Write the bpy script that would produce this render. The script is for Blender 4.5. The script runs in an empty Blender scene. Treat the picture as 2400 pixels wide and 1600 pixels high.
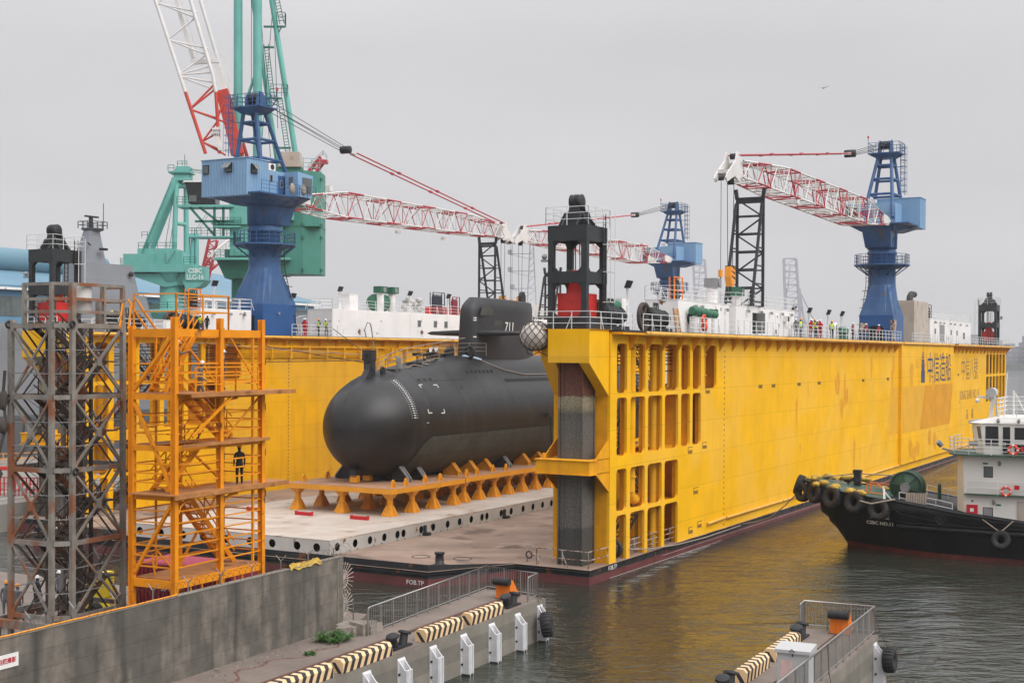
import bpy, bmesh, math, random
from mathutils import Vector, Matrix
random.seed(7)
R = math.radians
sc = bpy.context.scene
COL = sc.collection

# ---------------- camera ----------------
cd = bpy.data.cameras.new('camera')
cam = bpy.data.objects.new('camera', cd)
COL.objects.link(cam)
cam.location = (0, 0, 15)
cam.rotation_euler = (R(90), 0, 0)
cd.sensor_width = 36
cd.lens = 3150 / 2400 * 36
cd.shift_y = 25 / 2400
cd.clip_start = 0.5
cd.clip_end = 6000
sc.camera = cam

# ---------------- sky, sun, exposure ----------------
SUN_EL, SUN_AZ = 46, 128
wd = bpy.data.worlds.new('World')
sc.world = wd
wd.use_nodes = True
nt = wd.node_tree
bg = nt.nodes['Background']
sky = nt.nodes.new('ShaderNodeTexSky')
sky.sky_type = 'NISHITA'
sky.sun_disc = False
sky.sun_elevation = R(SUN_EL)
sky.sun_rotation = R(SUN_AZ)
sky.air_density = 1.0
sky.dust_density = 6.0
hs = nt.nodes.new('ShaderNodeHueSaturation')
hs.inputs['Saturation'].default_value = 0.10
mxw = nt.nodes.new('ShaderNodeMix')
mxw.data_type = 'RGBA'
mxw.inputs[0].default_value = 0.82
mxw.inputs[7].default_value = (5.45, 5.4, 5.6, 1)     # the even cloud deck
nt.links.new(sky.outputs[0], hs.inputs['Color'])
nt.links.new(hs.outputs[0], mxw.inputs[6])
tcw = nt.nodes.new('ShaderNodeTexCoord'); spw = nt.nodes.new('ShaderNodeSeparateXYZ'); nt.links.new(tcw.outputs['Generated'], spw.inputs[0])
rmw = nt.nodes.new('ShaderNodeMapRange'); rmw.inputs[1].default_value = 0.22; rmw.inputs[2].default_value = 1.0; rmw.inputs[3].default_value = 1.0; rmw.inputs[4].default_value = 3.0   # overcast: zenith brighter than horizon
nt.links.new(spw.outputs['Z'], rmw.inputs[0])
cln = nt.nodes.new('ShaderNodeTexNoise'); cln.inputs['Scale'].default_value = 3.0; cln.inputs['Detail'].default_value = 3
mpw = nt.nodes.new('ShaderNodeMapping'); mpw.inputs['Scale'].default_value = (1, 1, 3.5); nt.links.new(tcw.outputs['Generated'], mpw.inputs[0]); nt.links.new(mpw.outputs[0], cln.inputs['Vector'])
cmr = nt.nodes.new('ShaderNodeMapRange'); cmr.inputs[1].default_value = 0.3; cmr.inputs[2].default_value = 0.7; cmr.inputs[3].default_value = 0.955; cmr.inputs[4].default_value = 1.045
nt.links.new(cln.outputs['Fac'], cmr.inputs[0]); cmm = nt.nodes.new('ShaderNodeMath'); cmm.operation = 'MULTIPLY'; nt.links.new(rmw.outputs[0], cmm.inputs[0]); nt.links.new(cmr.outputs[0], cmm.inputs[1])
mlw = nt.nodes.new('ShaderNodeVectorMath'); mlw.operation = 'SCALE'; nt.links.new(mxw.outputs[2], mlw.inputs[0]); nt.links.new(cmm.outputs[0], mlw.inputs['Scale'])
nt.links.new(mlw.outputs[0], bg.inputs[0])
bg.inputs[1].default_value = 0.12
sd = bpy.data.lights.new('sun', 'SUN')
sd.energy = 1.5
sd.angle = R(50)
sd.color = (1.0, 0.96, 0.9)
so = bpy.data.objects.new('sun', sd)
COL.objects.link(so)
so.location = (0, 0, 80)
az = R(SUN_AZ)
sdir = Vector((math.sin(az) * math.cos(R(SUN_EL)), math.cos(az) * math.cos(R(SUN_EL)), math.sin(R(SUN_EL))))
so.rotation_euler = sdir.to_track_quat('Z', 'Y').to_euler()
sc.view_settings.view_transform = 'Standard'
sc.view_settings.look = 'None'
sc.view_settings.exposure = 0.10
sc.view_settings.gamma = 1
sc.cycles.max_bounces = 8
sc.cycles.diffuse_bounces = 3
sc.cycles.glossy_bounces = 3
sc.cycles.volume_bounces = 3
sc.cycles.use_denoising = True

# ---------------- frames ----------------
AX = Vector((0.48775698, 0.87297413, -0.00304848))      # along the dock, away from the camera
UX = Vector((0.87295634, -0.4877665, -0.00557404))      # across the dock, to the right
ZX = Vector((0.00635294, -0.00005759, 0.99997982))
ORG = Vector((4.96343693, 86.3802559, 0))
MD = Matrix(((UX.x, AX.x, ZX.x, ORG.x), (UX.y, AX.y, ZX.y, ORG.y), (UX.z, AX.z, ZX.z, ORG.z), (0, 0, 0, 1)))
def D(x, y, z):
    return MD @ Vector((x, y, z))

# ---------------- materials ----------------
MATS = {}
def paint(name, col, rough=0.55, var=0.18, scale=0.5, metal=0.0, rust=0.0, rustcol=(0.16, 0.06, 0.025),
          streak=0.0, streakcol=None, bump=0.0, bscale=8, rscale=0.9, seam=None, spec=0.4, fade=0.0, fadecol=(1, 1, 1), fscale=0.12):
    """procedural paint: broad tone changes, vertical streaks, rust patches, faint plate seams"""
    m = bpy.data.materials.new(name)
    m.use_nodes = True
    t = m.node_tree
    N, L = t.nodes, t.links
    b = N['Principled BSDF']
    b.inputs['Roughness'].default_value = rough
    b.inputs['Metallic'].default_value = metal
    b.inputs['Specular IOR Level'].default_value = spec
    tc = N.new('ShaderNodeTexCoord')
    n1 = N.new('ShaderNodeTexNoise')
    n1.inputs['Scale'].default_value = scale
    n1.inputs['Detail'].default_value = 6
    n1.inputs['Roughness'].default_value = 0.62
    L.new(tc.outputs['Object'], n1.inputs['Vector'])
    def mix(fac, a, c, blend='MIX'):
        x = N.new('ShaderNodeMix'); x.data_type = 'RGBA'; x.blend_type = blend
        for i, v in ((0, fac), (6, a), (7, c)):
            if isinstance(v, (int, float)): x.inputs[i].default_value = v
            elif isinstance(v, tuple): x.inputs[i].default_value = (v[0], v[1], v[2], 1)
            else: L.new(v, x.inputs[i])
        return x.outputs[2]
    def ramp(sock, lo, hi, a=0.0, c=1.0):
        x = N.new('ShaderNodeMapRange'); x.inputs[1].default_value = lo; x.inputs[2].default_value = hi
        x.inputs[3].default_value = a; x.inputs[4].default_value = c; x.clamp = True
        L.new(sock, x.inputs[0]); return x.outputs[0]
    def noise(sc_, det=4, stretch=(1, 1, 1)):
        mp = N.new('ShaderNodeMapping'); mp.inputs['Scale'].default_value = stretch
        L.new(tc.outputs['Object'], mp.inputs['Vector'])
        x = N.new('ShaderNodeTexNoise'); x.inputs['Scale'].default_value = sc_; x.inputs['Detail'].default_value = det
        L.new(mp.outputs[0], x.inputs['Vector']); return x.outputs['Fac']
    c = mix(ramp(n1.outputs['Fac'], 0.3, 0.7), tuple(v * (1 - var) for v in col), tuple(min(1, v * (1 + var * 0.8)) for v in col))
    if fade:
        c = mix(ramp(noise(fscale, 2 if fscale < 0.65 else 6, (1, 1, 1) if fscale < 0.65 else (1, 1, 0.3)), 0.47, 0.56, 0, fade), c, fadecol)
    if streak:
        sc2 = streakcol or tuple(v * 0.45 for v in col)
        s = noise(1.2, 5, (1, 1, 0.07))
        c = mix(ramp(s, 0.52, 0.72, 0, streak), c, sc2)
    if rust:
        rn = noise(rscale, 8)
        c = mix(ramp(rn, 0.66 - rust * 0.25, 0.72 - rust * 0.2), c, rustcol)
        L.new(ramp(rn, 0.5, 0.7, rough, 0.9), b.inputs['Roughness'])
    if seam:
        br = N.new('ShaderNodeTexBrick')
        if 'rot' in seam:
            mp = N.new('ShaderNodeMapping')
            mp.inputs['Rotation'].default_value = seam['rot']
            L.new(tc.outputs['Object'], mp.inputs['Vector'])
        else:
            sx_ = N.new('ShaderNodeSeparateXYZ'); mp = N.new('ShaderNodeCombineXYZ')
            L.new(tc.outputs['Object'], sx_.inputs[0]); L.new(sx_.outputs[1], mp.inputs[0]); L.new(sx_.outputs[2], mp.inputs[1])
        L.new(mp.outputs[0], br.inputs['Vector'])
        br.inputs['Scale'].default_value = 1
        br.inputs['Mortar Size'].default_value = seam.get('w', 0.02)
        br.inputs['Mortar Smooth'].default_value = 0.3
        br.inputs['Brick Width'].default_value = seam.get('bw', 9)
        br.inputs['Row Height'].default_value = seam.get('rh', 2.4)
        br.inputs['Bias'].default_value = 0
        br.inputs['Color1'].default_value = (1, 1, 1, 1)
        k = seam.get('tile', 0.93)
        br.inputs['Color2'].default_value = (k, k, k, 1)
        k = seam.get('dark', 0.6)
        br.inputs['Mortar'].default_value = (k, k, k, 1)
        c = mix(1.0, c, br.outputs['Color'], 'MULTIPLY')
    L.new(c, b.inputs['Base Color'])
    if bump:
        bp = N.new('ShaderNodeBump'); bp.inputs['Strength'].default_value = bump; bp.inputs['Distance'].default_value = 0.03
        L.new(noise(bscale, 6), bp.inputs['Height']); L.new(bp.outputs[0], b.inputs['Normal'])
    MATS[name] = m
    m['tree'] = 1
    return m
P = paint
YEL = (0.86, 0.45, 0.004)
P('dock_yellow', YEL, 0.55, spec=0.12, var=0.1, scale=0.35, streak=0.12, streakcol=(0.50, 0.22, 0.02), fade=0.3, fadecol=(0.84, 0.50, 0.09), bump=0.5, bscale=0.55, seam=dict(w=0.04, bw=11, rh=2.45, dark=0.84, tile=0.95), fscale=0.16)
P('dock_yellow_inner', (0.78, 0.385, 0.004), 0.6, spec=0.12, var=0.14, scale=0.25, streak=0.25, streakcol=(0.40, 0.16, 0.03), fade=0.25, fadecol=(0.58, 0.33, 0.07), seam=dict(w=0.03, bw=9, rh=2.45, dark=0.82, tile=0.96))
P('dock_yellow_shaded', (0.74, 0.33, 0.006), 0.6, spec=0.2, var=0.16, scale=0.8, streak=0.3, streakcol=(0.3, 0.11, 0.02))  # dock yellow deepened to orange: shade painted into framing and end faces
P('rim_yellow', (0.70, 0.37, 0.05), 0.4, var=0.2, scale=0.6, rust=0.12, rscale=1.4)
P('deck_beige', (0.28, 0.20, 0.15), 0.75, var=0.35, scale=0.2, fade=0.6, fadecol=(0.20, 0.13, 0.10), fscale=0.35, bump=0.2, rust=0.25, rustcol=(0.13, 0.085, 0.065), rscale=0.28)
P('deck_black', (0.03, 0.031, 0.033), 0.7, var=0.3)
P('hull_black', (0.018, 0.019, 0.022), 0.5, var=0.4, rust=0.1)
P('hull_red', (0.13, 0.035, 0.035), 0.6, var=0.3, scale=0.4, streak=0.3, streakcol=(0.06, 0.025, 0.02))
P('plate_cream', (0.47, 0.41, 0.355), 0.7, var=0.14, scale=0.35, fade=0.5, fadecol=(0.38, 0.30, 0.24), fscale=0.3, rust=0.12, rustcol=(0.30, 0.22, 0.17), rscale=0.6, seam=dict(rot=(0, 0, 0), w=0.02, bw=6, rh=3, dark=0.8, tile=0.97))
P('plate_side', (0.45, 0.44, 0.42), 0.6, var=0.15, rust=0.06)
P('hole_black', (0.01, 0.01, 0.011), 0.8, var=0.1)
P('white_paint', (0.78, 0.76, 0.745), 0.5, var=0.07, scale=0.4, streak=0.12, streakcol=(0.4, 0.33, 0.28), rust=0.02)
P('rail_white', (0.68, 0.68, 0.67), 0.5, var=0.08)
P('sub_black', (0.012, 0.0123, 0.0135), 0.42, var=0.35, scale=0.45, streak=0.3, streakcol=(0.05, 0.045, 0.04), bump=0.15, bscale=0.9, spec=0.45, seam=dict(w=0.03, bw=4.2, rh=2.2, dark=0.55, tile=0.85))
P('sub_sail', (0.022, 0.023, 0.026), 0.5, var=0.25, scale=0.7, bump=0.5, bscale=0.8)
P('sub_panel', (0.055, 0.058, 0.048), 0.6, var=0.3, scale=0.9, seam=dict(w=0.03, bw=2.0, rh=1.1, dark=0.55, tile=0.75))
P('blue_crane', (0.028, 0.088, 0.22), 0.42, rust=0.05, rustcol=(0.12, 0.10, 0.09), var=0.25, scale=0.35, streak=0.15, streakcol=(0.1, 0.16, 0.24), fade=0.35, fadecol=(0.05, 0.115, 0.225), fscale=0.25)
P('blue_base', (0.018, 0.085, 0.25), 0.4, var=0.12, scale=0.35)
P('blue_pale', (0.20, 0.345, 0.52), 0.5, var=0.08, scale=0.4, streak=0.1)
P('green_crane', (0.125, 0.385, 0.34), 0.5, var=0.15, scale=0.3, streak=0.15, streakcol=(0.07, 0.24, 0.2))
P('green_dark', (0.03, 0.16, 0.12), 0.55, var=0.2)
P('green_box', (0.05, 0.21, 0.165), 0.5, var=0.15, scale=0.25)
P('truss_red', (0.42, 0.035, 0.045), 0.45, var=0.2)
P('truss_white', (0.66, 0.64, 0.62), 0.5, var=0.1)
P('boom_red', (0.50, 0.05, 0.03), 0.5, var=0.2)
P('block_red', (0.55, 0.025, 0.02), 0.45, var=0.15, scale=1.5)
P('frame_black', (0.022, 0.027, 0.03), 0.5, var=0.35, scale=1.0)
P('iron_black', (0.018, 0.018, 0.02), 0.6, var=0.3)
P('window_dark', (0.02, 0.022, 0.025), 0.15, var=0.2)
P('glass_grey', (0.10, 0.12, 0.12), 0.12, var=0.3)
P('scaffold_grey', (0.21, 0.195, 0.17), 0.65, var=0.35, scale=1.2, rust=0.55, rscale=0.55, rustcol=(0.22, 0.085, 0.04), streak=0.35, streakcol=(0.16, 0.10, 0.07))
P('stair_brown', (0.06, 0.045, 0.038), 0.75, var=0.4, scale=2, rust=0.3)
P('scaffold_orange', (0.74, 0.265, 0.008), 0.5, spec=0.2, var=0.16, scale=0.9, streak=0.25, streakcol=(0.34, 0.11, 0.02), rust=0.05)
P('orange_tread', (0.40, 0.17, 0.05), 0.75, var=0.3, scale=1.5, rust=0.2)
P('cradle_orange', (0.70, 0.29, 0.015), 0.5, var=0.14, scale=0.8)
P('cradle_top', (0.36, 0.2, 0.12), 0.75, var=0.25, scale=0.5)
P('red_bright', (0.5, 0.01, 0.02), 0.45, var=0.1)
P('grey_ship', (0.21, 0.225, 0.25), 0.6, var=0.1, scale=0.15, streak=0.1, streakcol=(0.17, 0.15, 0.14), seam=dict(w=0.05, bw=14, rh=3.0, dark=0.85, tile=0.96))
P('grey_ship_dark', (0.10, 0.11, 0.125), 0.6, var=0.15, scale=0.2)
P('warehouse_blue', (0.11, 0.25, 0.39), 0.6, var=0.1, scale=0.1, streak=0.15)
P('roof_blue', (0.105, 0.215, 0.30), 0.6, var=0.14, scale=0.06, fade=0.4, fadecol=(0.14, 0.235, 0.26), fscale=0.05)
P('concrete_quay', (0.185, 0.148, 0.125), 0.85, var=0.3, scale=0.35, bump=0.3, fade=0.4, fadecol=(0.14, 0.12, 0.105), fscale=0.3)
P('concrete_side', (0.215, 0.195, 0.165), 0.85, var=0.2, scale=0.8, streak=0.3, streakcol=(0.15, 0.14, 0.115), bump=0.3, seam=dict(w=0.02, bw=40, rh=0.75, dark=0.75, tile=0.94))
P('far_quay', (0.24, 0.225, 0.205), 0.85, var=0.25, scale=0.12)
P('line_pale', (0.52, 0.50, 0.46), 0.8, var=0.25, scale=1)
P('rail_steel', (0.14, 0.075, 0.055), 0.6, var=0.3)
P('steel_grey', (0.36, 0.35, 0.335), 0.35, var=0.2, metal=0.75)
P('cabinet_grey', (0.42, 0.42, 0.42), 0.5, var=0.06)
P('rubber', (0.022, 0.021, 0.021), 0.75, var=0.4, scale=3)
P('stripe_cream', (0.72, 0.50, 0.28), 0.7, var=0.12)
P('stripe_black', (0.03, 0.028, 0.027), 0.7, var=0.3)
P('buffer_orange', (0.80, 0.20, 0.015), 0.5, var=0.1)
P('fender_white', (0.60, 0.60, 0.61), 0.45, var=0.12, scale=2, streak=0.25, streakcol=(0.3, 0.3, 0.3))
P('container_red', (0.23, 0.012, 0.03), 0.5, var=0.15)
P('container_roof', (0.55, 0.10, 0.17), 0.5, var=0.1)
P('rope_tan', (0.32, 0.27, 0.22), 0.85, var=0.2, scale=6)
P('net_dark', (0.06, 0.05, 0.042), 0.9, var=0.3)
P('net_fill', (0.55, 0.50, 0.45), 0.8, var=0.2, scale=2)
P('tug_white', (0.72, 0.70, 0.66), 0.45, var=0.06, scale=0.5, streak=0.1, streakcol=(0.5, 0.42, 0.34))
P('tug_cream', (0.66, 0.58, 0.45), 0.5, var=0.1)
P('tug_green', (0.04, 0.085, 0.055), 0.6, var=0.25, scale=1.5)
P('tug_black', (0.007, 0.0075, 0.009), 0.5, spec=0.25, var=0.4, scale=0.6, streak=0.2, streakcol=(0.05, 0.045, 0.04))
P('tug_red', (0.13, 0.025, 0.02), 0.6, var=0.4, scale=2, fade=0.5, fadecol=(0.05, 0.02, 0.018), fscale=0.8)
P('life_orange', (0.75, 0.07, 0.03), 0.5, var=0.08)
P('yellow_tarp', (0.42, 0.27, 0.04), 0.8, var=0.3, scale=3)
P('wood_tan', (0.42, 0.24, 0.11), 0.75, var=0.25, scale=3)
P('motor_green', (0.03, 0.14, 0.08), 0.5, var=0.2)
P('vent_grey', (0.25, 0.25, 0.25), 0.6, var=0.2)
P('skin', (0.42, 0.24, 0.16), 0.6, var=0.08)
P('cloth_navy', (0.03, 0.035, 0.05), 0.9, var=0.3, scale=5)
P('cloth_grey', (0.13, 0.135, 0.15), 0.9, var=0.25, scale=5)
P('cloth_red', (0.5, 0.02, 0.03), 0.85, var=0.2, scale=5)
P('cloth_black', (0.015, 0.015, 0.018), 0.9, var=0.3, scale=5)
P('cloth_jeans', (0.05, 0.075, 0.12), 0.9, var=0.3, scale=5)
P('cloth_blue', (0.35, 0.45, 0.60), 0.9, var=0.15, scale=5)
P('vest_yellow', (0.62, 0.80, 0.05), 0.7, var=0.08)
P('helmet_white', (0.75, 0.75, 0.74), 0.35, var=0.04)
P('helmet_orange', (0.80, 0.30, 0.02), 0.35, var=0.04)
P('helmet_yellow', (0.80, 0.62, 0.04), 0.35, var=0.04)
P('cloth_tan', (0.40, 0.26, 0.13), 0.9, var=0.2)
P('leaf_green', (0.045, 0.13, 0.02), 0.7, var=0.5, scale=9)
P('leaf_dry', (0.36, 0.28, 0.08), 0.8, var=0.3)
P('rubble', (0.24, 0.21, 0.18), 0.9, var=0.35, scale=3, bump=0.5)
P('mark_black', (0.035, 0.03, 0.03), 0.7, var=0.2)
P('mark_blue', (0.05, 0.06, 0.12), 0.7, var=0.2)
P('mark_white', (0.72, 0.72, 0.70), 0.6, var=0.1)
P('mark_faded', (0.30, 0.16, 0.07), 0.7, var=0.3)
P('mark_red', (0.45, 0.03, 0.05), 0.7, var=0.2)
P('far_white', (0.36, 0.35, 0.40), 0.6, var=0.1)  # pale grey carries part of the distance haze in the colour
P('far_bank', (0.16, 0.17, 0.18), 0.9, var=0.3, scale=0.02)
P('far_building', (0.30, 0.31, 0.34), 0.8, var=0.3, scale=0.03)  # kept pale so the colour adds to the thin haze

# ---------------- mesh builder ----------------
class MB:
    def __init__(s, off=(0, 0, 0)):
        s.v = []; s.f = []; s.mi = []; s.sm = []; s.m = 0; s.off = Vector(off); s.T = None
    def add(s, vs, fs, smooth=False, m=None):
        n = len(s.v)
        for p in vs:
            p = Vector(p)
            if s.T is not None: p = s.T @ p
            s.v.append(p + s.off)
        for f in fs:
            s.f.append([i + n for i in f]); s.mi.append(s.m if m is None else m); s.sm.append(smooth)
        return s
    def box(s, x0, x1, y0, y1, z0, z1, m=None):
        if x0 > x1: x0, x1 = x1, x0
        if y0 > y1: y0, y1 = y1, y0
        if z0 > z1: z0, z1 = z1, z0
        vs = [(x0, y0, z0), (x1, y0, z0), (x1, y1, z0), (x0, y1, z0), (x0, y0, z1), (x1, y0, z1), (x1, y1, z1), (x0, y1, z1)]
        return s.add(vs, [(0, 3, 2, 1), (4, 5, 6, 7), (0, 1, 5, 4), (1, 2, 6, 5), (2, 3, 7, 6), (3, 0, 4, 7)], m=m)
    def hexa(s, pts, m=None):
        """8 points: bottom ring then top ring, both counter-clockwise from above"""
        return s.add(pts, [(0, 3, 2, 1), (4, 5, 6, 7), (0, 1, 5, 4), (1, 2, 6, 5), (2, 3, 7, 6), (3, 0, 4, 7)], m=m)
    def _fr(s, d):
        d = d.normalized()
        up = Vector((0, 0, 1)) if abs(d.z) < 0.95 else Vector((0, 1, 0))
        a = d.cross(up).normalized(); b = a.cross(d).normalized()
        return a, b
    def bar(s, p, q, w, h=None, m=None):
        p, q = Vector(p), Vector(q); h = h or w
        if (q - p).length < 1e-4: return s
        a, b = s._fr(q - p); a = a * w / 2; b = b * h / 2
        vs = [p - a - b, p + a - b, p + a + b, p - a + b, q - a - b, q + a - b, q + a + b, q - a + b]
        return s.add(vs, [(0, 1, 2, 3), (7, 6, 5, 4), (0, 4, 5, 1), (1, 5, 6, 2), (2, 6, 7, 3), (3, 7, 4, 0)], m=m)
    def tube(s, p, q, r, n=8, r2=None, m=None, cap=True):
        p, q = Vector(p), Vector(q); r2 = r if r2 is None else r2
        if (q - p).length < 1e-4: return s
        a, b = s._fr(q - p); vs = []
        for c, rr in ((p, r), (q, r2)):
            for i in range(n):
                t = 2 * math.pi * i / n
                vs.append(c + a * math.cos(t) * rr + b * math.sin(t) * rr)
        fs = [(i, (i + 1) % n, n + (i + 1) % n, n + i) for i in range(n)]
        s.add(vs, fs, True, m)
        if cap:
            s.add(vs[:n], [tuple(reversed(range(n)))], False, m); s.add(vs[n:], [tuple(range(n))], False, m)
        return s
    def path(s, pts, r, n=6, m=None, closed=False):
        pts = [Vector(p) for p in pts]; k = len(pts); vs = []
        pa = None
        for i, p in enumerate(pts):
            if closed: d = pts[(i + 1) % k] - pts[i - 1]
            else: d = pts[min(i + 1, k - 1)] - pts[max(i - 1, 0)]
            if d.length < 1e-6: d = Vector((0, 0, 1))
            d.normalize()
            if pa is None: a, b = s._fr(d)
            else:
                a = (pa - d * pa.dot(d))
                if a.length < 1e-4: a, b = s._fr(d)
                a.normalize(); b = a.cross(d).normalized()
            pa = a
            for j in range(n):
                t = 2 * math.pi * j / n
                vs.append(p + a * math.cos(t) * r + b * math.sin(t) * r)
        fs = []
        for i in range(k if closed else k - 1):
            i2 = (i + 1) % k
            for j in range(n):
                fs.append((i * n + j, i2 * n + j, i2 * n + (j + 1) % n, i * n + (j + 1) % n))
        s.add(vs, fs, True, m)
        if not closed:
            s.add(vs[:n], [tuple(range(n))], False, m); s.add(vs[-n:], [tuple(reversed(range(n)))], False, m)
        return s
    def lathe(s, prof, c=(0, 0, 0), n=24, axis='z', m=None, smooth=True, a0=0.0):
        """prof: list of (radius, height)"""
        c = Vector(c); vs = []
        for r, h in prof:
            for i in range(n):
                t = 2 * math.pi * i / n + a0
                x, y = r * math.cos(t), r * math.sin(t)
                vs.append(c + (Vector((x, y, h)) if axis == 'z' else Vector((h, x, y)) if axis == 'x' else Vector((y, h, x))))
        fs = []
        for k in range(len(prof) - 1):
            for i in range(n):
                fs.append((k * n + i, k * n + (i + 1) % n, (k + 1) * n + (i + 1) % n, (k + 1) * n + i))
        s.add(vs, fs, smooth, m)
        if prof[0][0] > 1e-3: s.add(vs[:n], [tuple(reversed(range(n)))], False, m)
        if prof[-1][0] > 1e-3: s.add(vs[-n:], [tuple(range(n))], False, m)
        return s
    def prism(s, poly, ax, a, b, m=None):
        """poly of 2-D points in the other two axes (x: (y,z), y: (x,z), z: (x,y))"""
        def P3(p, t):
            return (t, p[0], p[1]) if ax == 'x' else (p[0], t, p[1]) if ax == 'y' else (p[0], p[1], t)
        n = len(poly)
        vs = [P3(p, a) for p in poly] + [P3(p, b) for p in poly]
        fs = [tuple(reversed(range(n))), tuple(range(n, 2 * n))] + [(i, (i + 1) % n, n + (i + 1) % n, n + i) for i in range(n)]
        return s.add(vs, fs, m=m)
    def sphere(s, c, r, n=12, k=8, m=None, sx=1, sy=1, sz=1, jit=0):
        c = Vector(c); prof = []
        vs = [c + Vector((0, 0, -r * sz))]
        for j in range(1, k):
            t = math.pi * j / k - math.pi / 2
            for i in range(n):
                u = 2 * math.pi * i / n
                q = 1 + random.uniform(-jit, jit)
                vs.append(c + Vector((r * sx * q * math.cos(t) * math.cos(u), r * sy * q * math.cos(t) * math.sin(u), r * sz * q * math.sin(t))))
        vs.append(c + Vector((0, 0, r * sz)))
        fs = [(0, 1 + (i + 1) % n, 1 + i) for i in range(n)]
        for j in range(k - 2):
            for i in range(n):
                a = 1 + j * n
                fs.append((a + i, a + (i + 1) % n, a + n + (i + 1) % n, a + n + i))
        e = len(vs) - 1; a = 1 + (k - 2) * n
        fs += [(a + i, a + (i + 1) % n, e) for i in range(n)]
        return s.add(vs, fs, True, m)
    def torus(s, c, R_, r, axis='z', n=24, k=10, m=None):
        c = Vector(c); pts = []
        for i in range(n):
            t = 2 * math.pi * i / n; x, y = R_ * math.cos(t), R_ * math.sin(t)
            pts.append(c + (Vector((x, y, 0)) if axis == 'z' else Vector((0, x, y)) if axis == 'x' else Vector((x, 0, y))))
        return s.path(pts, r, k, m, closed=True)
    def panel(s, o, U, V, W, w, h, t, holes, r=0.3, m=None):
        """plate w x h at origin o, spanned by unit axes U,V, thickness t along W, rounded rectangular holes (u0,u1,v0,v1)"""
        o, U, V, W = Vector(o), Vector(U), Vector(V), Vector(W)
        us = sorted(set([0, w] + [k for q in holes for k in q[:2] if 0 < k < w]))
        vs_ = sorted(set([0, h] + [k for q in holes for k in q[2:4] if 0 < k < h]))
        def solid(u, v):
            return 0 < u < w and 0 < v < h and not any(q[0] < u < q[1] and q[2] < v < q[3] for q in holes)
        def pt(u, v, k): return o + U * u + V * v + W * (t if k else 0)
        def quad(a, b, c_, d): s.add([a, b, c_, d], [(0, 1, 2, 3)], m=m)
        for i in range(len(us) - 1):
            for j in range(len(vs_) - 1):
                u0, u1, v0, v1 = us[i], us[i + 1], vs_[j], vs_[j + 1]
                cu, cv = (u0 + u1) / 2, (v0 + v1) / 2
                if not solid(cu, cv): continue
                quad(pt(u0, v0, 0), pt(u0, v1, 0), pt(u1, v1, 0), pt(u1, v0, 0))
                quad(pt(u0, v0, 1), pt(u1, v0, 1), pt(u1, v1, 1), pt(u0, v1, 1))
                e = 1e-3
                if not solid(u0 - e, cv): quad(pt(u0, v0, 0), pt(u0, v0, 1), pt(u0, v1, 1), pt(u0, v1, 0))
                if not solid(u1 + e, cv): quad(pt(u1, v0, 0), pt(u1, v1, 0), pt(u1, v1, 1), pt(u1, v0, 1))
                if not solid(cu, v0 - e): quad(pt(u0, v0, 0), pt(u1, v0, 0), pt(u1, v0, 1), pt(u0, v0, 1))
                if not solid(cu, v1 + e): quad(pt(u0, v1, 0), pt(u0, v1, 1), pt(u1, v1, 1), pt(u1, v1, 0))
        for q in holes:
            rr = q[4] if len(q) > 4 else r
            rr = min(rr, (q[1] - q[0]) * 0.48, (q[3] - q[2]) * 0.48)
            if rr <= 0: continue
            for cu, cv, du, dv in ((q[0], q[2], 1, 1), (q[1], q[2], -1, 1), (q[0], q[3], 1, -1), (q[1], q[3], -1, -1)):
                if (cv <= 0.001 or cv >= h - 0.001): continue
                arc = []
                for k in range(5):
                    a = math.pi / 2 * k / 4
                    arc.append((cu + du * (rr - rr * math.cos(a)), cv + dv * (rr - rr * math.sin(a))))
                # arc from (cu, cv+dv*rr) to (cu+du*rr, cv)
                for k in range(4):
                    a_, b_ = arc[k], arc[k + 1]
                    tri = [(cu, cv), a_, b_]
                    for side in (0, 1):
                        s.add([pt(x, y, side) for x, y in tri], [(0, 1, 2)], m=m)
                    quad(pt(*a_, 0), pt(*b_, 0), pt(*b_, 1), pt(*a_, 1))
        return s
    def rail(s, pts, h=1.1, step=1.5, n=3, r=0.035, m=None, brace=False):
        """handrail along a polyline of base points"""
        pts = [Vector(p) for p in pts]
        for a, b in zip(pts[:-1], pts[1:]):
            L_ = (b - a).length; k = max(1, round(L_ / step))
            for j in range(n):
                z = Vector((0, 0, h * (j + 1) / n)); s.bar(a + z, b + z, r * 1.6, m=m)
            for i in range(k + 1):
                p = a + (b - a) * i / k
                s.bar(p, p + Vector((0, 0, h)), r * 1.8, m=m)
                if brace and i % 3 == 1: s.bar(p + Vector((0, 0, h * 0.8)), p + (b - a).normalized() * 0.4, r * 1.6, m=m)
        return s
    def ladder(s, p, q, w=0.5, step=0.35, r=0.03, side=None, m=None):
        p, q = Vector(p), Vector(q)
        a = Vector(side).normalized() if side is not None else s._fr(q - p)[0]
        a = a * w / 2
        s.bar(p - a, q - a, r * 2, m=m); s.bar(p + a, q + a, r * 2, m=m)
        k = int((q - p).length / step)
        for i in range(1, k): c = p + (q - p) * i / k; s.bar(c - a, c + a, r * 1.4, m=m)
        return s
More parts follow.
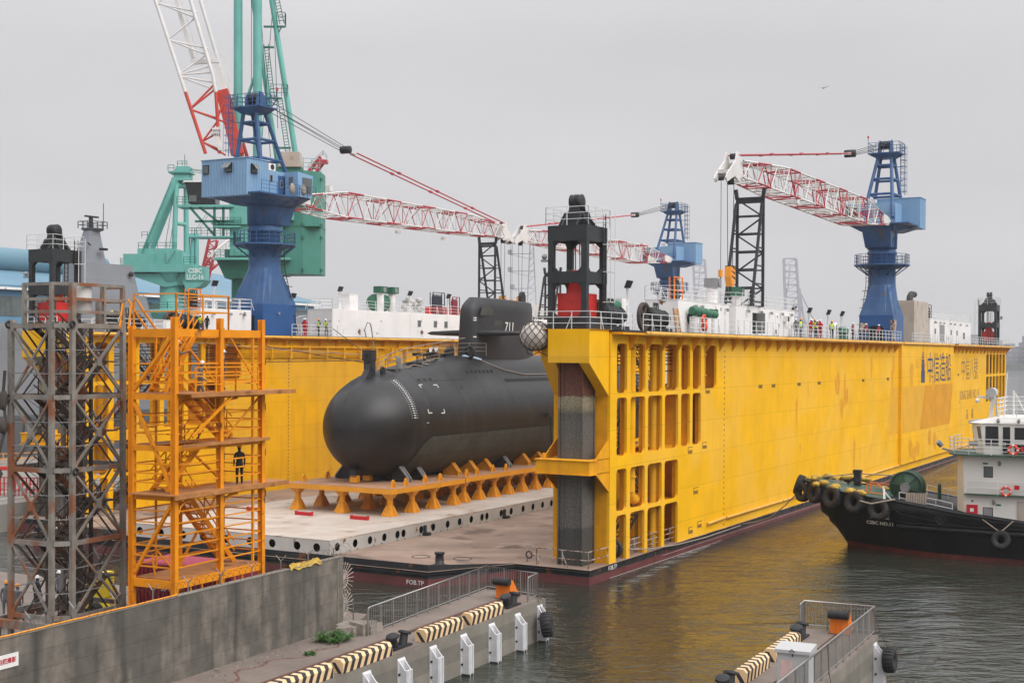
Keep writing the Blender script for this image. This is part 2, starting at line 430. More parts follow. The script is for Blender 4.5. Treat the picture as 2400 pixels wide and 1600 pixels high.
    def stair(s, p, q, w=0.8, side=(1, 0, 0), step=0.22, m=None, rail=True):
        p, q = Vector(p), Vector(q); a = Vector(side).normalized() * w / 2
        s.bar(p - a, q - a, 0.06, 0.25, m=m); s.bar(p + a, q + a, 0.06, 0.25, m=m)
        k = max(2, int(abs(q.z - p.z) / step))
        d = Vector((q.x - p.x, q.y - p.y, 0)).normalized() * 0.13
        for i in range(k):
            c = p + (q - p) * (i + 0.5) / k
            s.add([c - a - d, c + a - d, c + a + d, c - a + d] + [x + Vector((0, 0, 0.05)) for x in (c - a - d, c + a - d, c + a + d, c - a + d)],
                  [(0, 3, 2, 1), (4, 5, 6, 7), (0, 1, 5, 4), (1, 2, 6, 5), (2, 3, 7, 6), (3, 0, 4, 7)], m=m)
        if rail:
            for sg in (-1, 1):
                for z in (0.5, 0.95):
                    s.bar(p + a * sg + Vector((0, 0, z)), q + a * sg + Vector((0, 0, z)), 0.045, m=m)
                for i in range(4):
                    c = p + (q - p) * (i + 0.5) / 4 + a * sg; s.bar(c, c + Vector((0, 0, 0.95)), 0.045, m=m)
        return s
    def mesh(s, name):
        me = bpy.data.meshes.new(name)
        me.from_pydata([tuple(v) for v in s.v], [], s.f)
        me.polygons.foreach_set('material_index', s.mi)
        me.polygons.foreach_set('use_smooth', s.sm)
        me.update()
        return me

def part(name, mb, mats, parent=None, label=None):
    me = mb.mesh(name) if isinstance(mb, MB) else mb
    for k in (mats if isinstance(mats, (list, tuple)) else [mats]):
        me.materials.append(MATS[k])
    o = bpy.data.objects.new(name, me)
    COL.objects.link(o)
    if parent is not None: o.parent = parent
    if label: o['label'] = label
    return o
def pieces(name, mb, mats, parent, label=None):
    """one part per separate piece of the builder's mesh"""
    n = len(mb.v); r_ = list(range(n))
    def find(a):
        while r_[a] != a: r_[a] = r_[r_[a]]; a = r_[a]
        return a
    key = {}
    for i, v in enumerate(mb.v):
        k = (round(v.x, 4), round(v.y, 4), round(v.z, 4)); j = key.setdefault(k, i)
        if j != i: r_[find(i)] = find(j)
    for f in mb.f:
        a = find(f[0])
        for k in f[1:]: r_[find(k)] = a
    grp = {}
    for i, f in enumerate(mb.f): grp.setdefault(find(f[0]), []).append(i)
    for fs_ in grp.values():
        b = MB(); m_ = {}
        for i in fs_:
            idx = []
            for k in mb.f[i]:
                if k not in m_: m_[k] = len(b.v); b.v.append(mb.v[k])
                idx.append(m_[k])
            b.f.append(idx); b.mi.append(mb.mi[i]); b.sm.append(mb.sm[i])
        part(name, b, mats, parent, label)
def tag(o, label, cat, group=None):
    o['label'] = label; o['category'] = cat
    if group: o['group'] = group
    return o
def place(o, loc, rz=0.0, dock=False, ry=0.0, rx=0.0):
    M_ = Matrix.Translation(Vector(loc)) @ Matrix.Rotation(rz, 4, 'Z') @ Matrix.Rotation(ry, 4, 'Y') @ Matrix.Rotation(rx, 4, 'X')
    o.matrix_world = (MD @ M_) if dock else M_
    return o
def thing(name, label, cat, loc=(0, 0, 0), rz=0.0, dock=False, group=None, ry=0.0):
    o = bpy.data.objects.new(name, None)
    o.empty_display_size = 0.3
    COL.objects.link(o)
    place(o, loc, rz, dock, ry)
    return tag(o, label, cat, group)
def solo(name, mb, mats, label, cat, loc=(0, 0, 0), rz=0.0, dock=False, group=None, rx=0.0, ry=0.0):
    o = part(name, mb, mats)
    place(o, loc, rz, dock, ry, rx)
    return tag(o, label, cat, group)
def struct(name, mb, mats, dock=False, kind='structure'):
    o = part(name, mb, mats)
    if dock: o.matrix_world = MD
    o['kind'] = kind
    return o
def kids(o): return [c for c in ALLKIDS(o)]
def ALLKIDS(o): return o.children
def dup(root, loc, rz=0.0, dock=False, label=None, group=None, ry=0.0, rx=0.0):
    c = root.copy(); COL.objects.link(c)
    place(c, loc, rz, dock, ry, rx)
    if label: c['label'] = label
    if group: c['group'] = group
    def rec(src, dst):
        for ch in list(src.children):
            k = ch.copy(); COL.objects.link(k); k.parent = dst
            rec(ch, k)
    rec(root, c)
    return c
def text(name, body, size, mat, parent, M4, label=None, depth=0.004, sx=1.0, bold=0.0, align='CENTER'):
    cu = bpy.data.curves.new(name, 'FONT'); cu.body = body; cu.size = size; cu.extrude = depth; cu.offset = bold
    cu.align_x = align; cu.align_y = 'CENTER'; cu.resolution_u = 2
    to = bpy.data.objects.new('tmp', cu); COL.objects.link(to)
    dg = bpy.context.evaluated_depsgraph_get()
    me = bpy.data.meshes.new_from_object(to.evaluated_get(dg))
    bpy.data.objects.remove(to)
    me.transform(M4 @ Matrix.Diagonal((sx, 1, 1, 1)))
    me.name = name; me.materials.clear()
    return part(name, me, mat, parent, label)
def face_m(o, right, up):
    """matrix that lays text on a plane through o with the given right and up directions"""
    r_, u_ = Vector(right).normalized(), Vector(up).normalized(); n_ = r_.cross(u_)
    return Matrix(((r_.x, u_.x, n_.x, o[0]), (r_.y, u_.y, n_.y, o[1]), (r_.z, u_.z, n_.z, o[2]), (0, 0, 0, 1)))

# ================= water, banks, quays =================
def water_mat():
    m = bpy.data.materials.new('harbour_water'); m.use_nodes = True
    t = m.node_tree; N, L = t.nodes, t.links; b = N['Principled BSDF']
    b.inputs['Base Color'].default_value = (0.022, 0.028, 0.020, 1)
    b.inputs['Roughness'].default_value = 0.03
    b.inputs['IOR'].default_value = 1.4
    b.inputs['Specular IOR Level'].default_value = 0.75
    tc = N.new('ShaderNodeTexCoord')
    prev = None
    for sc_, dist, stg, st, det, rot in ((0.12, 0.5, 0.45, (1, 1.8, 1), 3, 25), (0.4, 0.26, 0.7, (1, 2.0, 1), 4, -12), (1.3, 0.11, 0.8, (1, 1.7, 1), 5, 8)):
        mp = N.new('ShaderNodeMapping'); mp.inputs['Scale'].default_value = st; mp.inputs['Rotation'].default_value = (0, 0, R(rot))
        L.new(tc.outputs['Object'], mp.inputs['Vector'])
        n = N.new('ShaderNodeTexNoise'); n.inputs['Scale'].default_value = sc_; n.inputs['Detail'].default_value = det
        n.inputs['Distortion'].default_value = 0.6
        L.new(mp.outputs[0], n.inputs['Vector'])
        bp = N.new('ShaderNodeBump'); bp.inputs['Strength'].default_value = stg; bp.inputs['Distance'].default_value = dist
        L.new(n.outputs['Fac'], bp.inputs['Height'])
        if sc_ > 0.3:      # rougher and calmer patches
            pn = N.new('ShaderNodeTexNoise'); pn.inputs['Scale'].default_value = 0.06 if sc_ < 1 else 0.11; pn.inputs['Detail'].default_value = 3
            L.new(tc.outputs['Object'], pn.inputs['Vector'])
            pr = N.new('ShaderNodeMapRange'); pr.inputs[1].default_value = 0.38; pr.inputs[2].default_value = 0.62; pr.inputs[3].default_value = stg * 0.45; pr.inputs[4].default_value = stg * 1.35
            L.new(pn.outputs['Fac'], pr.inputs[0]); L.new(pr.outputs[0], bp.inputs['Strength'])
        if prev: L.new(prev.outputs[0], bp.inputs['Normal'])
        prev = bp
    L.new(prev.outputs[0], b.inputs['Normal'])
    MATS['water'] = m
water_mat()
w = MB(); w.add([(-900, -60, 0), (1300, -60, 0), (1300, 1480, 0), (-900, 1480, 0)], [(0, 1, 2, 3)])
struct('water', w, 'water')

g = MB(); g.box(-900, 1300, 1211, 1480, -1, 4)
struct('far_shore_ground', g, 'far_bank')

# quay along the far side of the dock
QZ = 2.0
g = MB(); g.box(-112, -54, -4, 420, -2, QZ); g.box(-400, -112, 20, 420, -2, QZ - 0.004)
struct('left_quay_ground', g, 'far_quay', dock=True)
g = MB()
for x in (-57.5, -62, -64): g.box(x, x + 0.45, -3, 300, QZ + 0.004, QZ + 0.03)
struct('crane_track_paving', g, 'line_pale', dock=True)

# near piers: PE = direction, PN = to the left
PE = Vector((0.455, 0.8905, 0)); PNn = Vector((-0.8905, 0.455, 0))
def pz(o, a, b, z): p = Vector(o) + PE * a + PNn * b; return (p.x, p.y, z)
P1 = Vector((1.77, 70.7, 0))          # outer right corner of pier 1
DZ = 2.05
g = MB()
# origin of pier frame = P1, a along PE (negative = towards camera), b to the left
MP1 = Matrix(((PE.x, PNn.x, 0, P1.x), (PE.y, PNn.y, 0, P1.y), (0, 0, 1, 0), (0, 0, 0, 1)))
pl = [(-64, 0), (0.0, 0), (1.1, 4.2), (-11.6, 3.45), (-11.6, 5.7), (-64, 5.7)]
g.prism(list(reversed([(a, b) for a, b in pl])), 'z', -2, DZ)
o = part('pier_ground', g, 'concrete_side'); o.matrix_world = MP1; o['kind'] = 'structure'
g = MB(); pt_ = [(a + (0.0 if a > -50 else 0), b) for a, b in pl]
g.prism(list(reversed([(-63.9, 0.03), (-0.03, 0.03), (1.05, 4.15), (-11.55, 3.4), (-11.65, 5.65), (-63.9, 5.65)])), 'z', DZ + 0.004, DZ + 0.03)
o = part('pier_paving', g, 'concrete_quay'); o.matrix_world = MP1; o['kind'] = 'structure'

# quay ground behind the concrete wall, where the stair towers stand
g = MB()
g.prism([(-46, 30), (-17, 30), (-9.0, 56), (-7.5, 63.3), (-7.2, 66.6), (-29, 78.8), (-46, 88)], 'z', -2, DZ - 0.01)
struct('yard_ground', g, 'concrete_quay')

# pier 2
P2 = Vector((16.75, 61.5, 0))
MP2 = Matrix(((PE.x, PNn.x, 0, P2.x), (PE.y, PNn.y, 0, P2.y), (0, 0, 1, 0), (0, 0, 0, 1)))
g = MB(); g.prism(list(reversed([(-56, -0.1), (0, 0), (0.1, 3.55), (-56, 3.55)])), 'z', -2, DZ)
o = part('second_pier_ground', g, 'concrete_side'); o.matrix_world = MP2; o['kind'] = 'structure'
g = MB(); g.prism(list(reversed([(-55.9, -0.07), (-0.03, 0.03), (0.07, 3.52), (-55.9, 3.52)])), 'z', DZ + 0.004, DZ + 0.03)
o = part('second_pier_paving', g, 'concrete_quay'); o.matrix_world = MP2; o['kind'] = 'structure'

# far bank buildings and cranes in the haze
fb = [(395, 22, 40, 17), (436, 25, 30, 22), (463, 26, 26, 14), (490, 30, 44, 20), (530, 22, 30, 12), (560, 35, 60, 18), (620, 30, 40, 24), (690, 30, 60, 15)]
for i, (x, dx, dy, h) in enumerate(fb):
    m = MB(); m.box(-dx / 2, dx / 2, 0, dy, 0, h)
    for k in range(3): m.box(-dx / 2 + 2 + k * dx / 3, -dx / 2 + dx / 4 + k * dx / 3, 3, dy - 3, h, h + 2 + (k * 7 + i * 3) % 5)
    t = thing('harbour_building', ['low pale harbour building far across the water at the right edge', 'tallest hazy block on the far bank beside the dock end', 'squat hazy shed on the far bank', 'wide hazy warehouse on the far bank', 'fifth hazy block on the far bank, hidden behind the tug', 'sixth hazy block on the far bank', 'seventh and tall hazy block on the far bank', 'rightmost hazy block on the far bank'][i % 8], 'building', (x, 1216 + (i % 3) * 12, 4), 0, group='hazy buildings on the far bank')
    part('block', m, 'far_building', t)
    wv = MB()
    for k in range(3):
        for j in range(int(dx // 6)): wv.box(-dx / 2 + 2 + j * 6, -dx / 2 + 5 + j * 6, -0.3, 0.0, 3 + k * 4, 5 + k * 4)
    part('window_row', wv, 'far_white', t)

def gantry(x, y, h, lean, lab):
    t = thing('gantry_crane', lab, 'gantry crane', (x, y, 4), group='pale gantry cranes in the haze')
    m = MB(); wd_ = 11
    for sx in (-wd_, wd_):
        for k in (0, 1): m.bar((sx, k * 16, 0), (sx * 0.95, k * 14, h * 0.42), 2.2)
        m.bar((sx * 0.95, 0, h * 0.42), (sx * 0.55, 0, h * 0.72), 1.6)
    m.bar((-wd_, 0, h * 0.22), (wd_, 0, h * 0.22), 1.8); m.bar((-wd_, 0, h * 0.42), (wd_, 0, h * 0.42), 3)
    part('portal_frame', m, 'far_white', t)
    m = MB()
    a, b = Vector((-7, 0, h * 0.38)), Vector((-7 - lean, -4, h)); c, d = Vector((7, 0, h * 0.38)), Vector((5 - lean, -4, h))
    m.bar(a, b, 2.2); m.bar(c, d, 2.2)
    for k in range(11):
        p, q = a + (b - a) * k / 10, c + (d - c) * k / 10; m.bar(p, q, 0.9 if k % 2 else 1.5)
        if k < 10: m.bar(p, c + (d - c) * (k + 1) / 10, 0.5)
    part('raised_boom', m, 'far_white', t)
    m = MB(); m.bar((5, 0, h * 0.72), (26, 10, h * 0.34), 0.9); m.bar((5, 0, h * 0.6), (18, 10, h * 0.3), 0.9); m.bar((-5, 0, h * 0.72), (-3, 0, h * 0.95), 0.7)
    m.box(3, 12, 3, 9, h * 0.36, h * 0.42)
    part('back_stay', m, 'far_white', t)
gantry(199, 1400, 107, 4, 'pale container gantry with raised boom behind the middle blue crane')
gantry(272, 1300, 101, 3, 'pale container gantry with raised boom rising between the two dock deck cranes')

# hazy chimney stack behind the blue warehouse
t = thing('chimney_stack', 'pale chimney stack in its lattice frame far beyond the warehouse', 'chimney', (-107, 440, 2))
m = MB(); m.tube((0, 0, 0), (0, 0, 42), 3.0, 14, 2.6); m.lathe([(3.4, 42), (3.4, 43)], n=14)
part('stack', m, 'far_white', t)
m = MB()
for sx in (-6, 6):
    m.bar((sx, -4, 0), (sx, -4, 24), 0.5)
for k in range(5): m.bar((-6, -4, k * 6), (6, -4, k * 6), 0.4); 
for k in range(4): m.bar((-6, -4, k * 6), (6, -4, k * 6 + 6), 0.3)
part('lattice_frame', m, 'far_white', t)

# ================= floating dock =================
dock = thing('floating_dock', 'yellow floating dock with two tall wing walls and black and red pontoon', 'floating dock', (0, 0, 0), 0, True)
WT = 16.5          # top of the wing walls
TW = 52.7          # overall width
SL = 161.5         # length
pon = [(0, 0), (0, SL), (-TW, SL), (-TW, 0), (-47.4, 0), (-44.4, -5.9), (-8.5, -5.9), (-5.4, 0)]
m = MB(); m.prism(pon, 'z', -3.0, 0.5)
part('pontoon', m, 'hull_red', dock)
def grow(poly, d):
    out = []; n = len(poly)
    for i in range(n):
        p0, p1, p2 = Vector(poly[i - 1]), Vector(poly[i]), Vector(poly[(i + 1) % n])
        e1, e2 = (p1 - p0).normalized(), (p2 - p1).normalized()
        n1, n2 = Vector((-e1.y, e1.x)), Vector((-e2.y, e2.x))
        b = (n1 + n2); b = b / max(0.3, b.dot(n1)); out.append(tuple(p1 + b * d))
    return out
gp = grow(pon, 0.05)
m = MB(); m.prism(gp, 'z', 0.5, 0.985)
part('fender_band', m, 'hull_black', dock)
m = MB()
q = grow(pon, 0.10)
m.path([(x, y, 0.80) for x, y in q[:1] + q[:0:-1]], 0.17, 8, closed=False)
# raised bulwark round the projecting end
bw = [(-5.4, 0.02), (-8.5, -5.9), (-44.4, -5.9), (-47.4, 0.02)]
for a, b in zip(bw[:-1], bw[1:]):
    zz = ((1.0, 1.42) if a[0] == -5.4 else (1.42, 1.0) if b[0] == -47.4 else (1.42, 1.42))
    A, B = Vector((a[0], a[1], 0.9)), Vector((b[0], b[1], 0.9)); d = (B - A).normalized(); nn = Vector((-d.y, d.x, 0)) * -0.09
    m.hexa([A, B, B + nn, A + nn, Vector((a[0], a[1], zz[0])), Vector((b[0], b[1], zz[1])), Vector((b[0], b[1], zz[1])) + nn, Vector((a[0], a[1], zz[0])) + nn])
part('bulwark', m, 'hull_black', dock)
m = MB(); m.prism(grow(pon, -0.15), 'z', 0.985, 1.0)
part('pontoon_deck', m, 'deck_beige', dock)
# bollard on the projecting corner, and painted rings on the deck
m = MB(); m.lathe([(0.42, 1.0), (0.42, 1.12), (0.3, 1.14), (0.27, 1.75), (0.34, 1.78), (0.34, 1.9)], (-9.1, -3.6, 0), 14); m.box(-9.7, -8.5, -4.2, -3.0, 1.0, 1.06)
part('deck_bollard', m, 'hull_black', dock)
m = MB()
for c in ((-12.3, -0.9), (-9.4, -0.2)):
    m.torus((c[0], c[1], 1.0), 0.62, 0.035, n=26, k=5)
part('deck_ring_mark', m, 'iron_black', dock)

rows = [(12.25, 15.6), (8.0, 11.95), (4.3, 7.15), (0.98, 4.05)]
cols = [(4.05, 5.71), (6.3, 8.8), (9.3, 11.85), (12.35, 14.9), (15.45, 17.2), (17.75, 19.45), (20.05, 22.8)]
ncol = [7, 6, 4, 4]
def wing(side, m_out, m_in, m_misc, m_stair, m_pipe):
    X = (lambda x: x) if side > 0 else (lambda x: -TW - x)
    S3, S4 = 23.6, 139.5
    zb = 0.98
    # panels: outer (x=0 .. -0.22) and inner (x=-4.2 .. -3.98)
    def holes(y0, far=False, inner=False):
        hs = []
        for r_, (z0, z1) in enumerate(rows):
            for c_, (a, b) in enumerate(cols[:ncol[r_]]):
                if inner and r_ >= 2 and c_ > 1: continue
                lo = z0 - zb if z0 > zb + 0.01 else -0.01
                if r_ == 3: lo = -0.01
                hs.append((a - y0, b - y0, lo, z1 - zb, 0.32))
        return hs
    for x0, inn in ((0.0, False), (-4.0, True)):
        mm = m_in if (inn) else m_out
        mm.panel((X(x0), 3.0, zb), (0, 1, 0), (0, 0, 1), (-1 if side > 0 else 1, 0, 0), S3 - 3.0, WT - 0.3 - zb, 0.2, holes(3.0, inner=inn))
        fh = []
        for z0, z1 in ((11.9, 15.1), (7.6, 11.6)):
            for k in range(6): fh.append((141.6 - S4 + k * 3.0, 143.9 - S4 + k * 3.0, z0 - zb, z1 - zb, 0.3))
        mm.panel((X(x0), S4, zb), (0, 1, 0), (0, 0, 1), (-1 if side > 0 else 1, 0, 0), SL - S4 - 1.5, WT - 0.3 - zb, 0.2, fh)
    # solid part
    m_out.box(X(0.0), X(-0.2), S3, S4, zb, WT - 0.3); m_in.box(X(-4.0), X(-4.2), S3, S4, zb, WT - 0.3)
    m_misc.box(X(-0.2), X(-4.0), 3.0, 3.2, zb, WT - 0.3)
    m_misc.box(X(-0.2), X(-4.0), S3, S3 + 0.2, zb, WT - 0.3)
    m_misc.box(X(-0.2), X(-4.0), S4 - 0.2, S4, zb, WT - 0.3)
    m_misc.box(X(-0.2), X(-4.0), SL - 1.7, SL - 1.5, zb, WT - 0.3)
    # floors and ribs inside the open frame
    for z in (12.1, 8.0, 4.2):
        m_misc.box(X(-0.2), X(-0.9), 3.2, S3, z - 0.12, z); m_misc.box(X(-3.3), X(-4.0), 3.2, S3, z - 0.12, z)
        m_misc.box(X(-0.9), X(-3.3), 15.0, S3, z - 0.12, z)
    for (a, b), (c, d) in zip(cols[:-1], cols[1:]):
        yc = (b + c) / 2
        for x0 in (-0.2, -3.65): m_misc.box(X(x0), X(x0 - 0.35), yc - 0.09, yc + 0.09, zb, WT - 0.3)
    m_misc.box(X(-0.2), X(-4.0), 17.4, 17.55, zb, 12.0)
    # top deck
    for a, b, ov in ((3.2, 82.2, 0.8), (82.2, 114.2, 0.42), (114.2, SL, 0.8)):
        m_misc.box(X(ov), X(-4.9), a, b - (0.004 if b < SL else 0), WT - 0.3, WT - 0.14)
    # sponson
    m_out.box(X(0.38), X(0.004), 83.6, 114.2, 1.9, WT - 0.31)
    # brackets under the overhang
    y = 6.0
    while y < SL - 1:
        for sgn, base, ov in ((1, 0.0, 0.78), (-1, -4.2, 0.68)):
            if sgn == 1 and 81.5 < y < 114.6: continue
            m_misc.hexa([(X(base), y - 0.04, WT - 1.35), (X(base + sgn * 0.05), y - 0.04, WT - 1.35), (X(base + sgn * 0.05), y + 0.04, WT - 1.35), (X(base), y + 0.04, WT - 1.35),
                         (X(base), y - 0.04, WT - 0.3), (X(base + sgn * ov), y - 0.04, WT - 0.3), (X(base + sgn * ov), y + 0.04, WT - 0.3), (X(base), y + 0.04, WT - 0.3)])
        y += 2.9
    # end box and pile guide
    for z0, z1 in ((14.3, WT - 0.02),):
        m_out.hexa([(X(-3.1), 0.0, z0), (X(-0.12), 0.0, z0), (X(-0.12), 0.7, z0), (X(-3.1), 0.7, z0), (X(-3.1), 0.0, z1), (X(-0.12), 0.0, z1), (X(-0.12), 0.7, z1), (X(-3.1), 0.7, z1)])
    for x0, x1 in ((-0.1, -0.85), (-3.15, -4.15)):
        y0 = 0.02 if x0 > -1 else 1.0
        z0_ = 14.3 if x0 > -1 else 14.6
        poly = [(y0, WT - 0.02), (y0, z0_), (2.98, 12.1), (2.98, WT - 0.02)]
        m_out.prism(poly, 'x', X(x0), X(x1))
    m_out.box(X(-0.85), X(-3.15), 2.85, 2.99, 12.1, WT - 0.02)
    m_misc.box(X(0.0), X(-4.2), 0.0, 3.2, WT - 0.018, WT)
    # lower collar
    for a in ((-3.95, -0.05, 0.0, 0.95), (-0.95, -0.05, 0.95, 2.98), (-3.95, -3.0, 0.95, 2.98)):
        m_misc.box(X(a[0]), X(a[1]), a[2], a[3], 7.1, 7.94)
    m_misc.box(X(-4.05), X(0.04), -0.08, 1.02, 7.94, 8.0); m_misc.box(X(-4.05), X(0.04), -0.08, 1.02, 7.04, 7.1)
    for x0 in (-0.05, -3.95):
        m_misc.prism([(0.98, 8.0), (2.98, 8.0), (2.98, 9.25)], 'x', X(x0 - 0.0), X(x0 - 0.08) if x0 > -1 else X(x0 + 0.08))
        m_misc.prism([(0.98, 7.04), (2.98, 5.75), (2.98, 7.04)], 'x', X(x0), X(x0 - 0.08) if x0 > -1 else X(x0 + 0.08))
    m_misc.tube((X(-3.6), 0.5, 8.0), (X(-3.6), 0.5, 8.35), 0.14, 10)
    # stairs
    zz = [1.0, 4.2, 8.0, 12.1, 16.2]
    for k in range(4):
        y0, y1 = (7.5, 12.6) if k % 2 == 0 else (13.2, 8.2)
        if k == 3: y0, y1 = 13.4, 9.0
        m_stair.stair((X(-2.1), y0, zz[k]), (X(-2.1), y1, zz[k + 1]), 1.0, (1, 0, 0), 0.26)
        m_stair.box(X(-1.5), X(-2.9), min(y0, y1) - 1.0, min(y0, y1) - 0.1, zz[k + (1 if y1 < y0 else 0)] - 0.08, zz[k + (1 if y1 < y0 else 0)])
    # cross pipes under deck
    for i in range(9): m_stair.bar((X(-0.5 - i * 0.1), 4 + i * 2.0, 15.4 - (i % 3) * 0.5), (X(-3.8), 4 + i * 2.0, 15.4 - (i % 3) * 0.5), 0.09)
    for i, z in enumerate((15.2, 14.6, 14.1, 13.6)): m_stair.bar((X(-3.2 + i * 0.3), 3.3, z), (X(-3.2 + i * 0.3), S3, z), 0.08)
    # big standpipes
    for yy, r_, z0 in ((7.05, 0.36, 1.0), (7.95, 0.36, 5.3), (12.0, 0.28, 1.0), (18.3, 0.34, 8.3), (21.4, 0.34, 12.2)):
        m_pipe.tube((X(-0.75), yy, z0), (X(-0.75), yy, 15.2), r_, 12)
        for z in (z0 + 1.0, z0 + 2.6): m_pipe.tube((X(-0.75), yy, z), (X(-0.75), yy, z + 0.12), r_ + 0.09, 12)
        m_pipe.path([(X(-0.75), yy, 15.2), (X(-0.75), yy + 0.2, 15.7), (X(-0.75), yy + 0.8, 15.9), (X(-2.0), yy + 0.9, 15.9)], r_, 10)
    m_pipe.path([(X(-0.75), 7.95, 5.3), (X(-0.75), 8.1, 4.9), (X(-0.75), 8.6, 4.7), (X(-0.75), 9.3, 4.7)], 0.36, 10)

for side, nm in ((1, 'right'), (-1, 'left')):
    a, b, c, d, e = MB(), MB(), MB(), MB(), MB()
    wing(side, a, b, c, d, e)
    wo = part('wing_wall', a, 'dock_yellow' if side > 0 else 'dock_yellow', dock, 'near yellow wing wall with stained and faded side' if side > 0 else 'far yellow wing wall behind the submarine')
    part('inner_plating', b, 'dock_yellow_inner', wo)
    part('wall_framing', c, 'dock_yellow_shaded', wo)
    part('inside_stairs', d, 'stair_brown', wo)
    part('stand_pipe', e, 'dock_yellow_inner', wo)
    X = (lambda x: x) if side > 0 else (lambda x: -TW - x)
    m = MB(); m.box(X(0.36), X(-4.95), 3.2, SL + 0.03, WT - 0.13, WT); m.box(X(0.36), X(0.84), 3.2, 82.1, WT - 0.13, WT); m.box(X(0.36), X(0.84), 114.3, SL + 0.03, WT - 0.13, WT) 
    part('top_deck', m, 'deck_black', wo)
    m = MB()
    if side > 0:
        for y0, y1, ov in ((6.9, 82.0, 0.8), (84.2, 114.0, 0.45), (114.8, SL, 0.8)): m.path([(X(ov), y0, WT - 0.2), (X(ov), y1, WT - 0.2)], 0.17, 8)
        for y0, y1, z in ((20.8, 24.6, 1.72), (25.0, 139.0, 1.78)): m.path([(0.1, y0, z), (0.1, y1, z + 0.1)], 0.13, 8)
    m.path([(X(-4.9), 3.2, WT - 0.2), (X(-4.9), SL, WT - 0.2)], 0.16, 8)
    part('rim_pipe', m, 'rim_yellow', wo)
    # hand rails on the top deck
    m = MB()
    def br(pts): m.rail([(X(x), y, WT) for x, y in pts], 1.15, 1.5, 3, 0.028, brace=True)
    br([(-0.1, 0.1), (-4.1, 0.1)] if side > 0 else [(-4.1, 0.1), (-0.1, 0.1)])
    br([(-0.1, 0.1), (-0.05, 3.2), (0.0, 6.6)])
    for y0, y1 in ((6.8, 14.5), (15.4, 52.6), (53.6, 68.8)): br([(0.68, y0), (0.68, y1)])
    br([(0.68, 68.8), (0.68, 81.8)]); br([(0.36, 89), (0.36, 113.8)]); br([(0.68, 114.6), (0.68, SL - 0.3)])
    if side > 0: br([(-4.7, 4), (-4.7, SL - 0.3)])
    else: br([(-4.7, 3.4), (-4.7, 12)]); br([(-4.7, 29.9), (-4.7, 37.6)])
    part('deck_rail', m, 'rail_white', wo)

# stained repaint patch, draught ticks and lettering on the near wing wall
rw = bpy.data.objects['wing_wall']
m = MB()
m.add([(0.389, 93.3, 5.6), (0.389, 111.6, 5.6), (0.389, 113.6, 11.1), (0.389, 96.2, 11.1)], [(0, 1, 2, 3)])
P('stain_ochre', (0.66, 0.29, 0.008), 0.5, spec=0.12, var=0.15, scale=0.3, streak=0.4, streakcol=(0.68, 0.31, 0.015))
P('stain_dull', (0.74, 0.38, 0.025), 0.5, spec=0.12, var=0.1, scale=0.4)
part('repaint_patch', m, 'stain_ochre', rw)
m = MB(); m.add([(0.389, 84.2, 5.6), (0.389, 93.2, 5.6), (0.389, 96.1, 11.1), (0.389, 84.2, 11.1)], [(0, 1, 2, 3)]); m.add([(0.006, 78.5, 5.7), (0.006, 83.5, 5.6), (0.006, 83.5, 11.1), (0.006, 80.0, 11.1)], [(0, 1, 2, 3)])
part('repaint_patch', m, 'stain_dull', rw)
def blob(m, y, z, w_, h_, x=0.006):
    k = 12; pts = []
    for i in range(k):
        t = 2 * math.pi * i / k; q_ = 1 + random.uniform(-0.25, 0.25)
        pts.append((x, y + w_ * math.cos(t) * q_, z + h_ * math.sin(t) * q_ * (1.5 if math.sin(t) < 0 else 1)))
    m.add(pts, [tuple(range(k))])
m = MB()
random.seed(11)
for i in range(12):
    y = random.uniform(40, 82); z = random.uniform(3.5, 14.5); blob(m, y, z, random.uniform(0.15, 0.9), random.uniform(0.4, 1.3), 0.006 + i * 0.0004)
for i in range(16):
    y = random.uniform(85, 112); z = random.uniform(2.6, 5.2) if i % 2 else random.uniform(11.4, 15); blob(m, y, z, random.uniform(0.3, 1.2), random.uniform(0.4, 1.0), 0.391 + i * 0.0004)
P('stain_orange', (0.74, 0.33, 0.005), 0.5, spec=0.2, var=0.12, scale=0.8, streak=0.3)
part('touch_up_paint', m, 'stain_orange', rw)
m = MB()
z = 1.2
while z < 15.2:
    m.box(0.004, 0.012, 24.55, 24.66, z, z + 0.16); z += 0.42
z = 11.6
while z < 15.0:
    m.box(0.384, 0.39, 92.3, 92.45, z, z + 0.14); z += 0.9
for y in (33, 36.5, 44, 50.5, 67, 78.0, 100, 119, 126):
    for k in range(4): m.box(0.004 if y != 100 else 0.384, 0.012 if y != 100 else 0.39, y + k * 0.26, y + k * 0.26 + 0.17, 12.0, 12.3)
for (y, z) in ((20.6, 11.85), (17.0, 7.4), (20.0, 7.6), (18.2, 4.25), (19.0, 1.6), (17.2, 1.35)):
    for k in range(4): m.box(0.004, 0.012, y + k * 0.2, y + k * 0.2 + 0.12, z, z + 0.26)
    m.box(0.004, 0.012, y - 0.16, y - 0.1, z, z + 0.5); m.box(0.004, 0.012, y - 0.16, y + 0.8, z + 0.46, z + 0.5)
part('draught_marks', m, 'mark_black', rw)
def wtext(body, size, y, z, mat, x=0.39, sx=1.0, bold=0.0):
    text('lettering', body, size, mat, rw, face_m((x, y, z), (0, 1, 0), (0, 0, 1)), sx=sx, bold=bold)
wtext('中信造船', 4.2, 104.8, 13.0, 'mark_blue', 0.392, sx=0.9, bold=0.0)
wtext('中信八號', 3.6, 127.9, 12.7, 'mark_faded', 0.01, sx=0.9)
wtext('JONG SHIN NO. 8', 1.9, 127.9, 9.1, 'mark_faded', 0.01, sx=0.98)
wtext('高     雄', 1.7, 128.2, 6.2, 'mark_faded', 0.01, bold=0.01)
